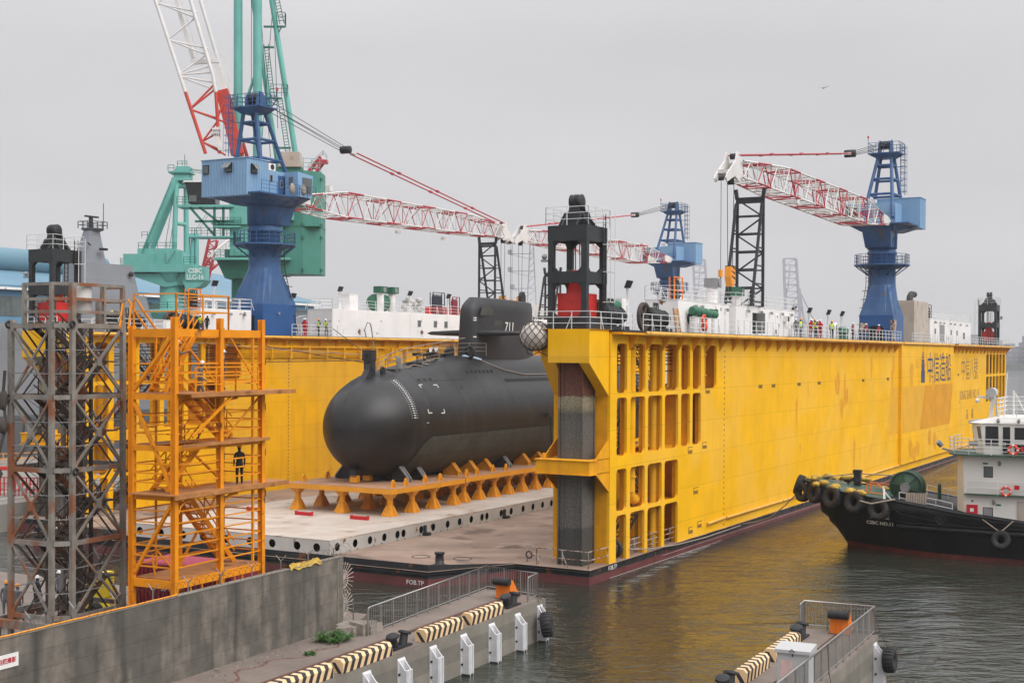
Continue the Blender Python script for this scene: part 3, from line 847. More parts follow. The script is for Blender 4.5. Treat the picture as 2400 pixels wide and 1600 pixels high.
# pagoda emblem
m = MB(); yc = 95.0
def bx(y0, y1, z0, z1): m.box(0.384, 0.396, yc + y0, yc + y1, z0, z1)
bx(-1.05, 1.05, 11.45, 13.0); 
for z_, w_, h_ in ((13.0, 0.8, 0.6), (13.6, 0.95, 0.18), (13.8, 0.65, 0.45), (14.25, 0.8, 0.16), (14.5, 0.5, 0.3), (14.9, 0.65, 0.14), (15.1, 0.25, 0.3), (15.5, 0.1, 0.5)): bx(-w_, w_, z_, z_ + h_)
part('pagoda_emblem', m, 'mark_blue', rw)
for body, x, y, z, up in (('FOB.TP', -9.2, -5.98, 0.24, 0), ):
    text('frame_mark', body, 0.42, 'mark_white', dock, face_m((x - 0.2, y - 0.06, z), (1, 0, 0), (0, 0, 1)))
text('frame_mark', 'FOB.TP', 0.42, 'mark_white', dock, face_m((0.07, 3.4, 0.72), (0, 1, 0), (0, 0, 1)))
# pipes under the inner overhang of the far wall
m = MB(); xi = -TW + 4.2
for k, z in enumerate((15.35, 14.95, 14.75, 14.55, 14.35)):
    xe = xi + 0.32 - 0.03 * k; r_ = 0.09 if k == 0 else 0.05
    ye = 45.6 - 0.25 * k if k else 47
    m.path([(xe, 22, z), (xe, ye, z), (xe, ye + 0.25, z - 0.2), (xe, ye + 0.25, z - 1.6 - 0.1 * k), (xe, ye + 1.3, z - 1.8 - 0.1 * k)] if k else [(xe, 22, z), (xe, 47, z), (xe, 47.3, z - 0.25), (xe, 47.3, z - 1.1), (xe, 47.7, z - 1.3), (xe, 48.6, z - 1.3), (xe, 49, z - 1.1), (xe, 49, z - 0.2), (xe, 49.4, z), (xe, 100, z)], r_, 6)
for y in range(24, 100, 3): m.box(xi + 0.2, xi + 0.42, y - 0.1, y + 0.1, 14.15, 15.3)
part('pipe_run', m, 'dock_yellow_inner', dock)
m = MB()
for k in range(40): m.box(xi + 0.004, xi + 0.012, 30.0, 30.1, 1.6 + k * 0.36, 1.75 + k * 0.36)
part('draught_marks', m, 'mark_black', dock)
m = MB()
for x0 in (-4.2,):
    # low handrail round the near corner of the pontoon
    m.rail([(-5.2, 1.2, 1.0), (-4.0, 0.3, 1.0), (-0.2, 0.25, 1.0), (-0.1, 3.0, 1.0)], 1.1, 1.9, 2, 0.03, brace=True)
    m.rail([(-0.3, 6.2, 1.0), (-0.3, 17.3, 1.0)], 1.1, 1.7, 3, 0.03)
P('rail_rusty', (0.42, 0.36, 0.32), 0.7, var=0.25, rust=0.7, rscale=3)
part('corner_rail', m, 'rail_rusty', dock)
# coiled rope and fairlead in the lowest opening
m = MB(); m.torus((-0.6, 4.9, 1.75), 0.55, 0.16, 'y', 20, 8); m.tube((-0.9, 4.6, 1.0), (-0.9, 4.6, 1.7), 0.3, 12); m.torus((-4.9, 0.9, 1.5), 0.22, 0.05, 'y', 14, 6)
part('rope_coil', m, 'iron_black', dock)
m = MB(); m.box(0.055, 0.062, 3.0, SL - 1, 0.05, 0.075); m.box(0.055, 0.06, 12, SL - 1, 0.40, 0.42)
part('waterline_scum', m, 'line_pale', dock)
# mooring line lying along the side
m = MB(); m.path([(-0.5, 5.2, 1.9), (0.12, 6.5, 1.55), (0.25, 9, 1.25), (0.3, 14, 0.95), (0.28, 20, 0.8), (0.2, 28, 0.82)], 0.045, 5)
part('slack_line', m, 'rope_tan', dock)

# ---------------- deckhouses ----------------
def deckhouse(side, x0, x1, y0, y1, h, wins, lights=True, railp=True):
    X = (lambda x: x) if side > 0 else (lambda x: -TW - x)
    m = MB(); m.box(X(x0), X(x1), y0, y1, WT, WT + h)
    m.box(X(x0 - 0.03), X(x1 + 0.03), y0 - 0.03, y1 + 0.03, WT + h, WT + h + 0.06)
    o = part('deckhouse', m, 'white_paint', dock)
    if railp:
        m = MB(); m.rail([(X(x0 + 0.0), y0, WT + h + 0.06), (X(x1), y0, WT + h + 0.06), (X(x1), y1, WT + h + 0.06), (X(x0), y1, WT + h + 0.06), (X(x0), y0, WT + h + 0.06)], 1.05, 1.6, 3, 0.026, brace=True)
        part('roof_rail', m, 'rail_white', o)
    return o, X
# near wall: two stepped blocks with door, lights, outlets
o, X = deckhouse(1, -4.1, -1.35, 18.0, 27.2, 2.55, None)
o2, X = deckhouse(1, -4.1, -1.9, 27.21, 30.9, 2.55, None, railp=False)
o3, X = deckhouse(1, -4.1, -1.35, 30.91, 47.2, 2.55, None, railp=True)
def wall_lights(o, x, ys, z):
    for y in ys:
        m = MB(); m.tube((x, y, z), (x + 0.25, y, z), 0.04, 6); m.tube((x + 0.25, y, z + 0.06), (x + 0.25, y, z - 0.2), 0.11, 10, 0.14)
        part('wall_lamp', m, 'vent_grey', o)
wall_lights(o, -1.35, (21.2, 22.6), WT + 2.2); wall_lights(o2, -1.9, (28.0, 29.8), WT + 2.2); wall_lights(o3, -1.35, (33.6, 37, 39.8, 43, 45.8), WT + 2.2)
m = MB(); m.box(-1.35, -1.32, 35.2, 36.2, WT + 0.25, WT + 2.05, 0)
d_ = part('door', m, 'hole_black', o3); m = MB(); m.box(-1.33, -0.55, 36.2, 36.26, WT + 0.25, WT + 2.05); part('open_leaf', m, 'vent_grey', d_)
for y in (41.6, 45.4):
    m = MB(); m.box(-1.35, -1.29, y, y + 0.95, WT + 0.2, WT + 2.05); m.box(-1.30, -1.26, y + 0.8, y + 0.86, WT + 0.9, WT + 1.2, 1)
    part('door', m, ['white_paint', 'iron_black'], o3)
m = MB(); m.box(-1.35, -0.95, 43.8, 44.6, WT + 1.45, WT + 2.0); m.box(-0.95, -0.94, 43.95, 44.45, WT + 1.5, WT + 1.95, 1)
part('air_conditioner', m, ['white_paint', 'iron_black'], o3)
m = MB(); m.lathe([(0.42, 0), (0.42, 0.12)], (-1.35, 20.3, WT + 1.2), 18, 'x'); part('porthole', m, 'iron_black', o)
# far end block of the near wall, with funnel
o4, X = deckhouse(1, -3.9, -1.0, 105.5, 134.0, 3.3, None)
wall_lights(o4, -1.0, (108, 111, 113.5, 118, 121, 125, 130), WT + 2.9)
for y, w_, h_, z_ in ((111.5, 3.2, 2.3, 0.3), ):
    m = MB(); m.box(-1.0, -0.96, y, y + w_, WT + z_, WT + z_ + h_); part('door', m, 'vent_grey', o4)
for y in (108.0, 118.6, 122.8):
    m = MB(); m.box(-1.0, -0.95, y, y + 1.1, WT + 0.3, WT + 2.3); m.box(-0.96, -0.93, y + 0.15, y + 0.95, WT + 1.3, WT + 2.0, 1); part('door', m, ['white_paint', 'window_dark'], o4)
m = MB(); m.lathe([(0.5, 0), (0.5, 0.1)], (-1.0, 128.5, WT + 1.3), 16, 'x'); part('porthole', m, 'window_dark', o4)
m = MB(); m.box(-4.0, -1.2, 97.0, 105.4, WT, WT + 5.4)
fo = part('funnel', m, 'plate_cream', dock)
m = MB(); m.path([(-2.6, 100.5, WT + 5.3), (-2.6, 100.8, WT + 6.0), (-2.6, 101.6, WT + 6.4), (-2.6, 103.2, WT + 6.4)], 0.42, 10)
part('exhaust_pipe', m, 'iron_black', fo)
# far wall: long white house with windows, plus one before the crane
def leftx(x): return -TW - x
lh, X = deckhouse(-1, -0.6, -3.9, 37.7, 92, 2.9, None)
m0 = MB(); m0.rail([(leftx(-0.6), 33.7, WT + 2.96), (leftx(-3.9), 33.7, WT + 2.96)], 1.05, 1.2, 3, 0.026)
xs = leftx(-3.9)
for y in (54.6, 58.1, 60.5, 64.9, 68.2, 74, 78, 83):
    m = MB(); m.box(xs - 0.05, xs + 0.03, y - 0.36, y + 0.36, WT + 1.35, WT + 2.15, 0); m.box(xs + 0.03, xs + 0.045, y - 0.27, y + 0.27, WT + 1.43, WT + 2.07, 1)
    part('window', m, ['vent_grey', 'glass_grey'], lh)
nh, X = deckhouse(-1, -0.9, -3.7, 17.6, 24.8, 2.35, None)
wall_lights(nh, leftx(-3.7), (19.2, 21.6, 23.6), WT + 2.0)

# ================= guide piles and their hoisting frames =================
def pile_mat():
    m = bpy.data.materials.new('pile_concrete'); m.use_nodes = True
    t = m.node_tree; N, L = t.nodes, t.links; b = N['Principled BSDF']; b.inputs['Roughness'].default_value = 0.8
    tc = N.new('ShaderNodeTexCoord'); sp = N.new('ShaderNodeSeparateXYZ'); L.new(tc.outputs['Object'], sp.inputs[0])
    nz = N.new('ShaderNodeTexNoise'); nz.inputs['Scale'].default_value = 2.2; nz.inputs['Detail'].default_value = 8; L.new(tc.outputs['Object'], nz.inputs['Vector'])
    n2 = N.new('ShaderNodeTexNoise'); n2.inputs['Scale'].default_value = 14; n2.inputs['Detail'].default_value = 4; L.new(tc.outputs['Object'], n2.inputs['Vector'])
    ad = N.new('ShaderNodeMath'); ad.operation = 'MULTIPLY_ADD'; ad.inputs[1].default_value = 0.5; L.new(nz.outputs['Fac'], ad.inputs[0]); L.new(sp.outputs['Z'], ad.inputs[2])
    rp = N.new('ShaderNodeValToRGB'); mr = N.new('ShaderNodeMapRange'); mr.inputs[1].default_value = 0; mr.inputs[2].default_value = 16; L.new(ad.outputs[0], mr.inputs[0]); L.new(mr.outputs[0], rp.inputs[0])
    e = rp.color_ramp.elements
    e[0].position = 0; e[0].color = (0.045, 0.042, 0.037, 1); e[1].position = 1; e[1].color = (0.12, 0.035, 0.02, 1)
    for p_, c_ in ((0.225, (0.045, 0.042, 0.037, 1)), (0.24, (0.085, 0.078, 0.07, 1)), (0.66, (0.085, 0.08, 0.072, 1)), (0.70, (0.07, 0.066, 0.055, 1)), (0.73, (0.20, 0.17, 0.11, 1)), (0.768, (0.22, 0.19, 0.13, 1)), (0.772, (0.115, 0.042, 0.028, 1))):
        k = e.new(p_); k.color = c_
    mx = N.new('ShaderNodeMix'); mx.data_type = 'RGBA'; mx.blend_type = 'MULTIPLY'; mx.inputs[0].default_value = 1
    r2 = N.new('ShaderNodeMapRange'); r2.inputs[1].default_value = 0.35; r2.inputs[2].default_value = 0.65; r2.inputs[3].default_value = 0.65; r2.inputs[4].default_value = 1.5; L.new(n2.outputs['Fac'], r2.inputs[0])
    L.new(rp.outputs[0], mx.inputs[6]); L.new(r2.outputs[0], mx.inputs[7]); L.new(mx.outputs[2], b.inputs['Base Color'])
    MATS['pile'] = m
pile_mat()
t = thing('guide_pile', 'weathered mooring pile with rusty red top in the near right collar of the dock', 'mooring pile', (-1.95, 1.95, 0), 0, True, group='mooring piles at the dock ends')
m = MB()
a, c = 0.88, 0.16
oc = [(-a, -a + c), (-a + c, -a), (a - c, -a), (a, -a + c), (a, a - c), (a - c, a), (-a + c, a), (-a, a - c)]
m.prism(oc, 'z', -5, 14.6)
part('shaft', m, 'pile', t)
for sx, sy in ((-1, -1), (1, -1), (1, 1), (-1, 1)):
    m = MB(); m.bar((sx * (a - 0.03), sy * (a - 0.03), -4), (sx * (a - 0.03), sy * (a - 0.03), 14.5), 0.13); m.bar((sx * (a - 0.38), sy * (a + 0.0), -4), (sx * (a - 0.38), sy * (a + 0.0), 14.4), 0.09)
    part('guide_strip', m, 'pile', t)
for x, y, la in ((-TW + 1.95, 1.95, 'mooring pile with a tan lower half behind the rusty grey stair tower'), (-1.95, SL - 2.6, 'mooring pile at the far right end of the dock')):
    dup(t, (x, y, 0), 0, True, label=la)

t = thing('pile_hoist', 'tall black hoisting frame with red block on the near right corner of the dock', 'hoist frame', (-1.9, 1.85, WT), 0, True, group='black pile hoist frames on the dock corners')
H1 = 6.75
m = MB()
W_, Dp = 1.22, 1.35
for sx in (-1, 1):
    for sy in (-1, 1): m.box(sx * W_ - 0.19, sx * W_ + 0.19, sy * Dp - 0.19, sy * Dp + 0.19, 0, H1)
pieces('leg', m, 'frame_black', t)
m = MB()
def ring(z0, z1, g=0.0):
    m.box(-W_ - 0.21, W_ + 0.21, -Dp - 0.21, -Dp + 0.17, z0, z1); m.box(-W_ - 0.21, W_ + 0.21, Dp - 0.17, Dp + 0.21, z0, z1)
    m.box(-W_ - 0.21, -W_ + 0.17, -Dp + 0.171, Dp - 0.171, z0, z1); m.box(W_ - 0.17, W_ + 0.21, -Dp + 0.171, Dp - 0.171, z0, z1)
ring(0.0, 0.75); ring(3.0, 3.75); ring(5.75, 6.76)
# haunches
for z, s_ in ((3.0, -1), (3.75, 1), (5.75, -1), (0.75, 1)):
    for sx in (-1, 1):
        for yy in (-Dp, Dp):
            x0 = sx * (W_ - 0.19)
            m.prism([(x0, z), (x0 - sx * 0.32, z), (x0, z + s_ * 0.32)], 'y', yy - 0.15, yy + 0.15)
    for sy in (-1, 1):
        for xx in (-W_, W_):
            y0 = sy * (Dp - 0.19)
            m.prism([(y0, z), (y0 - sy * 0.32, z), (y0, z + s_ * 0.32)], 'x', xx - 0.15, xx + 0.15)
part('cross_beam', m, 'frame_black', t)
m = MB()
for y in (-0.45, 0.45):
    m.prism([(-1.25, H1), (1.25, H1), (0.75, H1 + 0.55), (0.6, H1 + 1.0), (0.35, H1 + 1.1), (0.2, H1 + 1.75), (-0.3, H1 + 1.75), (-0.45, H1 + 1.0), (-0.75, H1 + 0.95)], 'y', y - 0.06, y + 0.06)
for x in (-0.55, 0.5): m.prism([(-1.3, H1), (1.3, H1), (0.5, H1 + 0.9), (-0.5, H1 + 0.9)], 'x', x - 0.05, x + 0.05)
m.box(-0.8, 0.8, -0.7, 0.7, H1, H1 + 0.3)
part('sheave_housing', m, 'frame_black', t)
for x in (-0.25, 0.22):
    m = MB(); m.lathe([(0.15, -0.16), (0.52, -0.14), (0.46, 0), (0.52, 0.14), (0.15, 0.16)], (x, -0.1, H1 + 1.65), 18, 'x')
    part('sheave', m, 'iron_black', t)
m = MB(); m.prism([(-0.95, 0.76), (0.95, 0.76), (0.95, 2.35), (-0.95, 2.35)], 'y', -1.0, 1.0); 
for i in range(8): pass
b = part('hoist_block', m, 'block_red', t); 
m = MB()
m.hexa([(-0.5, -0.5, 2.35), (0.6, -0.5, 2.35), (0.6, 0.5, 2.35), (-0.5, 0.5, 2.35), (-0.3, -0.3, 3.9), (0.35, -0.3, 3.9), (0.35, 0.3, 3.9), (-0.3, 0.3, 3.9)])
m.box(-0.2, 0.25, -1.06, -1.0, 1.8, 1.88); m.box(-0.1, 0.1, -1.06, -1.0, 1.0, 1.1)
part('lifting_yoke', m, 'block_red', b)
m = MB()
for x in (-0.5, -0.2, 0.15, 0.4):
    m.tube((x, 0.1, 2.9), (x * 0.8, 0, H1), 0.035, 5)
part('hoist_rope', m, 'iron_black', t)
m = MB(); m.ladder((-0.2, Dp + 0.05, 0.7), (-0.2, Dp + 0.05, H1), 0.4); m.ladder((W_ + 0.3, 0.9, 0.3), (W_ + 0.3, 0.9, H1 + 0.9), 0.4, side=(0, 1, 0))
part('ladder', m, 'iron_black', t)
m = MB(); m.rail([(-W_ - 0.3, -Dp - 0.3, H1), (W_ + 0.35, -Dp - 0.3, H1), (W_ + 0.35, Dp + 0.3, H1), (-W_ - 0.3, Dp + 0.3, H1), (-W_ - 0.3, -Dp - 0.3, H1)], 1.2, 1.3, 3, 0.024)
for z in (1.2, 3.2, 5.0): m.path([(W_ + 0.35, 0.6, z + 0.6), (W_ + 0.9, 0.6, z + 0.6), (W_ + 0.9, 1.3, z + 0.6), (W_ + 0.35, 1.3, z + 0.6)], 0.025, 4)
m.bar((W_ + 0.9, 0.6, 1.8), (W_ + 0.9, 0.6, H1 + 1), 0.04); m.bar((W_ + 0.9, 1.3, 1.8), (W_ + 0.9, 1.3, H1 + 1), 0.04)
part('cage_rail', m, 'rail_white', t)
m = MB(); m.box(-W_ - 0.6, -W_ - 0.2, -Dp - 0.4, -Dp - 0.1, 4.4, 4.55); m.lathe([(0.05, -0.2), (0.2, 0.1), (0.2, 0.14)], (-W_ - 0.45, -Dp - 0.3, 4.75), 12, 'y')
part('flood_lamp', m, 'vent_grey', t)
hoist = t
dup(t, (-TW + 1.9, 1.85, WT), 0, True, label='black hoisting frame with red block on the left dock corner, behind the rusty stair tower')
dup(t, (-1.9, SL - 6.5, WT), R(180), True, label='small distant black hoisting frame at the far right end of the dock')

# ================= three blue deck cranes =================
def lattice(mb, A, B, secs, n, wr, wc, pal=(0, 1), up=Vector((0, 0, 1)), diag=True, cb=None):
    """four-chord lattice from A to B; secs(t) -> (half width, low, high); colours alternate by bay"""
    A, B = Vector(A), Vector(B); d = (B - A).normalized(); sd_ = d.cross(up).normalized(); u_ = sd_.cross(d).normalized()
    def corner(t, sx, tp):
        hw, lo, hi = secs(t); return A + (B - A) * t + sd_ * hw * sx + u_ * (hi if tp else lo)
    for i in range(n):
        t0, t1 = i / n, (i + 1) / n
        col = pal[(cb(i) if cb else (i // 2) % 2)]
        for sx in (-1, 1):
            for tp in (0, 1): mb.tube(corner(t0, sx, tp), corner(t1, sx, tp), wc, 6, m=col, cap=False)
            # side diagonals (warren)
            if i % 2 == 0: mb.tube(corner(t0, sx, 0), corner(t1, sx, 1), wr, 5, m=col, cap=False)
            else: mb.tube(corner(t0, sx, 1), corner(t1, sx, 0), wr, 5, m=col, cap=False)
            if i % 2 == 0: mb.tube(corner(t0, sx, 0), corner(t0, sx, 1), wr * 0.8, 5, m=col, cap=False)
        for tp in (0, 1):
            mb.tube(corner(t0, -1, tp), corner(t0, 1, tp), wr * 0.9, 5, m=col, cap=False)
            if i % 2 == tp: mb.tube(corner(t0, -1, tp), corner(t1, 1, tp), wr * 0.9, 5, m=col, cap=False)
            else: mb.tube(corner(t0, 1, tp), corner(t1, -1, tp), wr * 0.9, 5, m=col, cap=False)
        if i % 4 == 0: mb.tube(corner(t0, -1, 0), corner(t0, 1, 1), wr * 0.8, 5, m=col, cap=False)
    return corner

crane = thing('deck_crane', 'left blue dock crane with pale cabin house and jib reaching right behind the submarine', 'crane', (-50.6, 28.7, WT), 0, True, group='blue lattice jib cranes on the dock walls')
m = MB()   # pedestal base: box, then transition to the round column
bx_, by_ = 2.0, 2.6
m.box(-bx_, bx_, -by_, by_, 0.0, 3.1)
bo = part('pedestal_base', m, 'blue_base', crane)
m = MB()
k = 24; lo = []; hi = []
for i in range(k):
    a = 2 * math.pi * i / k + math.pi / k
    cx_, cy_ = math.cos(a), math.sin(a); s_ = min(bx_ / max(1e-6, abs(cx_)), by_ / max(1e-6, abs(cy_)))
    px_, py_ = cx_ * s_, cy_ * s_
    lo.append((px_, py_, 3.1)); hi.append((1.62 * cx_, 1.62 * cy_, 6.75))
# put exact box corners in place of the nearest samples
for cx_, cy_ in ((bx_, by_), (-bx_, by_), (-bx_, -by_), (bx_, -by_)):
    j = min(range(k), key=lambda q: (lo[q][0] - cx_) ** 2 + (lo[q][1] - cy_) ** 2); lo[j] = (cx_, cy_, 3.1)
m.add(lo + hi, [(i, (i + 1) % k, k + (i + 1) % k, k + i) for i in range(k)], False)
m.lathe([(1.62, 6.75), (1.6, 6.9), (1.6, 10.35), (1.72, 10.4), (1.72, 10.75), (1.6, 10.8), (1.6, 11.1)], n=28)
part('column', m, 'blue_crane', crane)
m = MB(); m.box(-1.0, 0.9, -by_ - 0.01, -by_ + 0.0, 0.1, 1.95); m.prism([(-0.9, 0.0), (0.9, 0.0), (0.9, 1.5), (0.6, 1.85), (-0.6, 1.85), (-0.9, 1.5)], 'y', by_, by_ + 0.012)
part('doorway', m, 'hole_black', crane)
m = MB(); m.lathe([(0.1, 0), (0.14, 0.2)], (bx_, -0.3, 2.2), 10, 'x'); m.box(1.0, 1.8, by_ + 0.01, by_ + 0.35, 1.2, 2.2, 1)
part('base_fittings', m, ['vent_grey', 'rail_rusty'], crane)
m = MB()   # walkway ring
m.lathe([(1.62, 8.62), (3.1, 9.0), (3.25, 9.05), (3.25, 9.2), (1.62, 9.2)], n=10, smooth=False, a0=R(18))
for i in range(10):
    a = R(36 * i + 18); m.bar((1.6 * math.cos(a), 1.6 * math.sin(a), 7.9), (3.05 * math.cos(a), 3.05 * math.sin(a), 9.0), 0.12)
w_ = part('walkway_ring', m, 'blue_crane', crane)
m = MB(); pts = [(3.15 * math.cos(R(36 * i + 18)), 3.15 * math.sin(R(36 * i + 18)), 9.2) for i in range(11)]
m.rail(pts, 1.2, 0.65, 3, 0.03)
part('ring_rail', m, 'blue_crane', w_)
m = MB(); m.ladder((1.9, 2.75, 0.2), (1.3, 1.3, 6.8), 0.5); m.ladder((1.35, 1.15, 6.8), (1.35, 1.15, 9.2), 0.5)
for i in range(5):
    z = 2.0 + i; tt = z / 6.8; c = Vector((1.9 - 0.6 * tt + 0.2, 2.75 - 1.45 * tt + 0.15, z)); m.torus(c, 0.38, 0.025, 'z', 10, 4)
part('ladder', m, 'iron_black', crane)
m = MB()   # slewing body and deck
m.lathe([(1.68, 11.6), (1.74, 11.62), (1.8, 14.2)], n=28)
m.hexa([(-1.6, 0.2, 11.7), (1.6, 0.2, 11.7), (1.5, 2.0, 11.7), (-1.5, 2.0, 11.7), (-1.75, 0.2, 14.2), (1.75, 0.2, 14.2), (1.75, 3.0, 14.2), (-1.75, 3.0, 14.2)])
m.hexa([(-1.95, -2.4, 13.6), (1.95, -2.4, 13.6), (1.95, 2.4, 13.6), (-1.95, 2.4, 13.6), (-3.6, -4.6, 14.35), (3.3, -4.4, 14.35), (3.3, 2.9, 14.35), (-2.2, 2.9, 14.35)])
m.box(-3.8, 3.4, -4.8, 3.0, 14.35, 14.5)
part('slewing_body', m, 'blue_crane', crane)
m = MB()   # corrugated machinery house
hx0, hx1, hy0, hy1, hz0, hz1 = -4.0, 1.85, -4.9, -1.9, 14.2, 17.8
def corr(mb, a, b, z0, z1, n_, nrm, d=0.05):
    a, b = Vector((*a, 0)), Vector((*b, 0)); nn = Vector((*nrm, 0)); pts = []
    for i in range(n_):
        for k_, off in ((0, 0), (0.55, 0), (0.65, d), (0.9, d)): pts.append(a + (b - a) * ((i + k_) / n_) + nn * off)
    pts.append(b)
    vs = [(p.x, p.y, z0) for p in pts] + [(p.x, p.y, z1) for p in pts]; q = len(pts)
    mb.add(vs, [(i, i + 1, q + i + 1, q + i) for i in range(q - 1)])
m.box(hx0 + 0.02, hx1 - 0.02, hy0 + 0.02, hy1, hz0, hz1)
corr(m, (hx0, hy0), (hx1, hy0), hz0, hz1, 16, (0, -1)); corr(m, (hx1, hy0), (hx1, hy1), hz0, hz1, 8, (1, 0)); corr(m, (hx0, hy1), (hx0, hy0), hz0, hz1, 8, (-1, 0))
m.box(hx0 - 0.1, hx1 + 0.1, hy0 - 0.1, hy1 + 0.05, hz1, hz1 + 0.07)
mh = part('machinery_house', m, 'blue_pale', crane)
def win(parent, c, w, h, ax, open_=False, round_=False):
    m = MB(); x, y, z = c
    if ax == 'y':
        m.box(x - w / 2, x + w / 2, y - 0.1, y, z - h / 2, z + h / 2, 0); m.box(x - w / 2 + 0.1, x + w / 2 - 0.1, y - 0.12, y - 0.1, z - h / 2 + 0.1, z + h / 2 - 0.1, 1)
        if open_: m.hexa([(x - w / 2, y - 0.75, z - h * 0.1), (x + w / 2, y - 0.75, z - h * 0.1), (x + w / 2, y - 0.7, z - h * 0.1), (x - w / 2, y - 0.7, z - h * 0.1), (x - w / 2, y - 0.16, z + h / 2), (x + w / 2, y - 0.16, z + h / 2), (x + w / 2, y - 0.1, z + h / 2), (x - w / 2, y - 0.1, z + h / 2)], 1)
    else:
        m.box(x, x + 0.1, y - w / 2, y + w / 2, z - h / 2, z + h / 2, 0); m.box(x + 0.1, x + 0.12, y - w / 2 + 0.1, y + w / 2 - 0.1, z - h / 2 + 0.1, z + h / 2 - 0.1, 1)
        if open_: m.hexa([(x + 0.75, y - w / 2, z - h * 0.1), (x + 0.75, y + w / 2, z - h * 0.1), (x + 0.7, y + w / 2, z - h * 0.1), (x + 0.7, y - w / 2, z - h * 0.1), (x + 0.16, y - w / 2, z + h / 2), (x + 0.16, y + w / 2, z + h / 2), (x + 0.1, y + w / 2, z + h / 2), (x + 0.1, y - w / 2, z + h / 2)], 1)
    part('window', m, ['iron_black', 'glass_grey'], parent)
win(mh, (-3.35, hy0 - 0.05, 16.9), 0.75, 0.9, 'y'); win(mh, (-0.45, hy0 - 0.05, 16.95), 0.9, 0.95, 'y', True); win(mh, (hx1 + 0.06, -4.0, 16.8), 0.9, 0.95, 'x', True)
m = MB(); m.box(-1.9, 1.75, -1.89, 1.6, 14.5, 17.0); ho = part('engine_house', m, 'blue_pale', crane)
for y, z in ((-1.2, 16.2), (0.4, 15.8)):
    m = MB(); m.box(1.75, 1.8, y - 0.22, y + 0.22, z - 0.35, z + 0.35, 0); m.box(1.8, 1.81, y - 0.15, y + 0.15, z - 0.28, z + 0.28, 1); part('window', m, ['vent_grey', 'window_dark'], ho)
m = MB(); m.box(1.75, 1.79, -0.1, 0.9, 14.5, 16.6); part('door', m, 'blue_crane', ho)
m = MB(); m.box(1.0, 1.75, -1.6, -0.5, 17.0, 17.7); m.lathe([(0.28, 0), (0.28, 0.02)], (1.76, -1.0, 17.35), 16, 'x', m=1); part('air_conditioner', m, ['white_paint', 'iron_black'], crane)
m = MB()   # driver's cab
m.hexa([(2.0, 0.7, 14.5), (3.7, 0.7, 14.5), (3.7, 2.9, 14.5), (2.0, 2.9, 14.5), (2.0, 0.7, 17.0), (3.6, 0.7, 17.0), (3.6, 3.2, 16.8), (2.0, 3.2, 16.8)])
cb_ = part('driver_cab', m, 'blue_pale', crane)
m = MB(); m.add([(3.75, 1.4, 14.9), (3.75, 2.75, 14.9), (3.66, 3.0, 16.5), (3.66, 1.4, 16.5)], [(0, 1, 2, 3)]); m.add([(2.2, 2.98, 14.9), (3.6, 2.98, 14.9), (3.5, 3.24, 16.5), (2.2, 3.24, 16.5)], [(3, 2, 1, 0)]); m.box(2.5, 3.0, 0.66, 0.7, 15.6, 16.5)
part('cab_window', m, 'glass_grey', cb_)
m = MB(); m.rail([(3.35, -4.6, 14.5), (3.35, -1, 14.5), (3.9, 0.6, 14.5), (3.9, 3.3, 14.5)], 1.1, 1.2, 3, 0.025); m.rail([(-2.2, 2.9, 14.5), (3.3, 2.9, 14.5)], 1.1, 1.2, 3, 0.025)
part('deck_rail', m, 'blue_crane', crane)
for y in (-0.1, 1.5):
    m = MB(); m.sphere((3.7 if y > 0 else 3.55, y, 15.2), 0.5, 12, 8, sx=0.45, sy=0.75, sz=1.1, jit=0.05)
    part('hanging_fender', m, 'net_dark' if False else 'rope_tan', crane)
for c_ in crane.children:
    if c_.name.split('.')[0] in ('slewing_body', 'machinery_house', 'engine_house', 'door', 'air_conditioner', 'driver_cab', 'deck_rail', 'hanging_fender'): c_.location.z -= 0.55
m = MB()   # A-frame mast
AT = 22.6
feet = [(-1.75, 2.2, 14.6), (1.75, 2.2, 14.6), (-1.6, -2.6, 17.0), (1.6, -2.6, 17.0)]
tops = [(-0.75, -1.2, AT), (0.75, -1.2, AT), (-0.75, -2.4, AT), (0.75, -2.4, AT)]
mid = {}
for f_, t_ in zip(feet, tops): m.tube(f_, t_, 0.22, 10, 0.2)
def L4(z):
    out = []
    for f_, t_ in zip(feet, tops):
        f_, t_ = Vector(f_), Vector(t_); k_ = (z - f_.z) / (t_.z - f_.z); out.append(f_ + (t_ - f_) * k_)
    return out
for z in (17.6, 19.5, 21.2):
    a, b, c, d = L4(z)
    for p, q in ((a, b), (b, d), (d, c), (c, a)): m.tube(p, q, 0.15, 8)
part('a_frame', m, 'blue_crane', crane)
m = MB(); m.box(-1.9, 1.9, -3.2, -0.4, AT, AT + 0.12); m.hexa([(-1.0, -2.6, AT - 0.5), (1.0, -2.6, AT - 0.5), (1.0, -0.9, AT - 0.5), (-1.0, -0.9, AT - 0.5), (-1.7, -3.1, AT), (1.7, -3.1, AT), (1.7, -0.5, AT), (-1.7, -0.5, AT)])
mp_ = part('mast_platform', m, 'blue_crane', crane)
m = MB(); m.rail([(-1.85, -3.15, AT + 0.1), (1.85, -3.15, AT + 0.1), (1.85, -0.45, AT + 0.1), (-1.85, -0.45, AT + 0.1), (-1.85, -3.15, AT + 0.1)], 1.25, 0.9, 3, 0.03); m.bar((1.85, -0.45, AT), (1.85, -0.45, AT + 1.9), 0.05)
part('platform_rail', m, 'blue_crane', mp_)
m = MB(); m.box(1.77, 1.93, -0.53, -0.37, AT + 1.9, AT + 2.2); part('warning_lamp', m, 'red_bright', mp_)
m = MB()
for x in (-0.7, 0.7): m.prism([(-2.4, AT), (-0.6, AT), (-0.9, AT + 1.3), (-1.5, AT + 1.75), (-2.1, AT + 1.5)], 'x', x - 0.06, x + 0.06)
part('sheave_cheek', m, 'blue_crane', mp_)
m = MB()
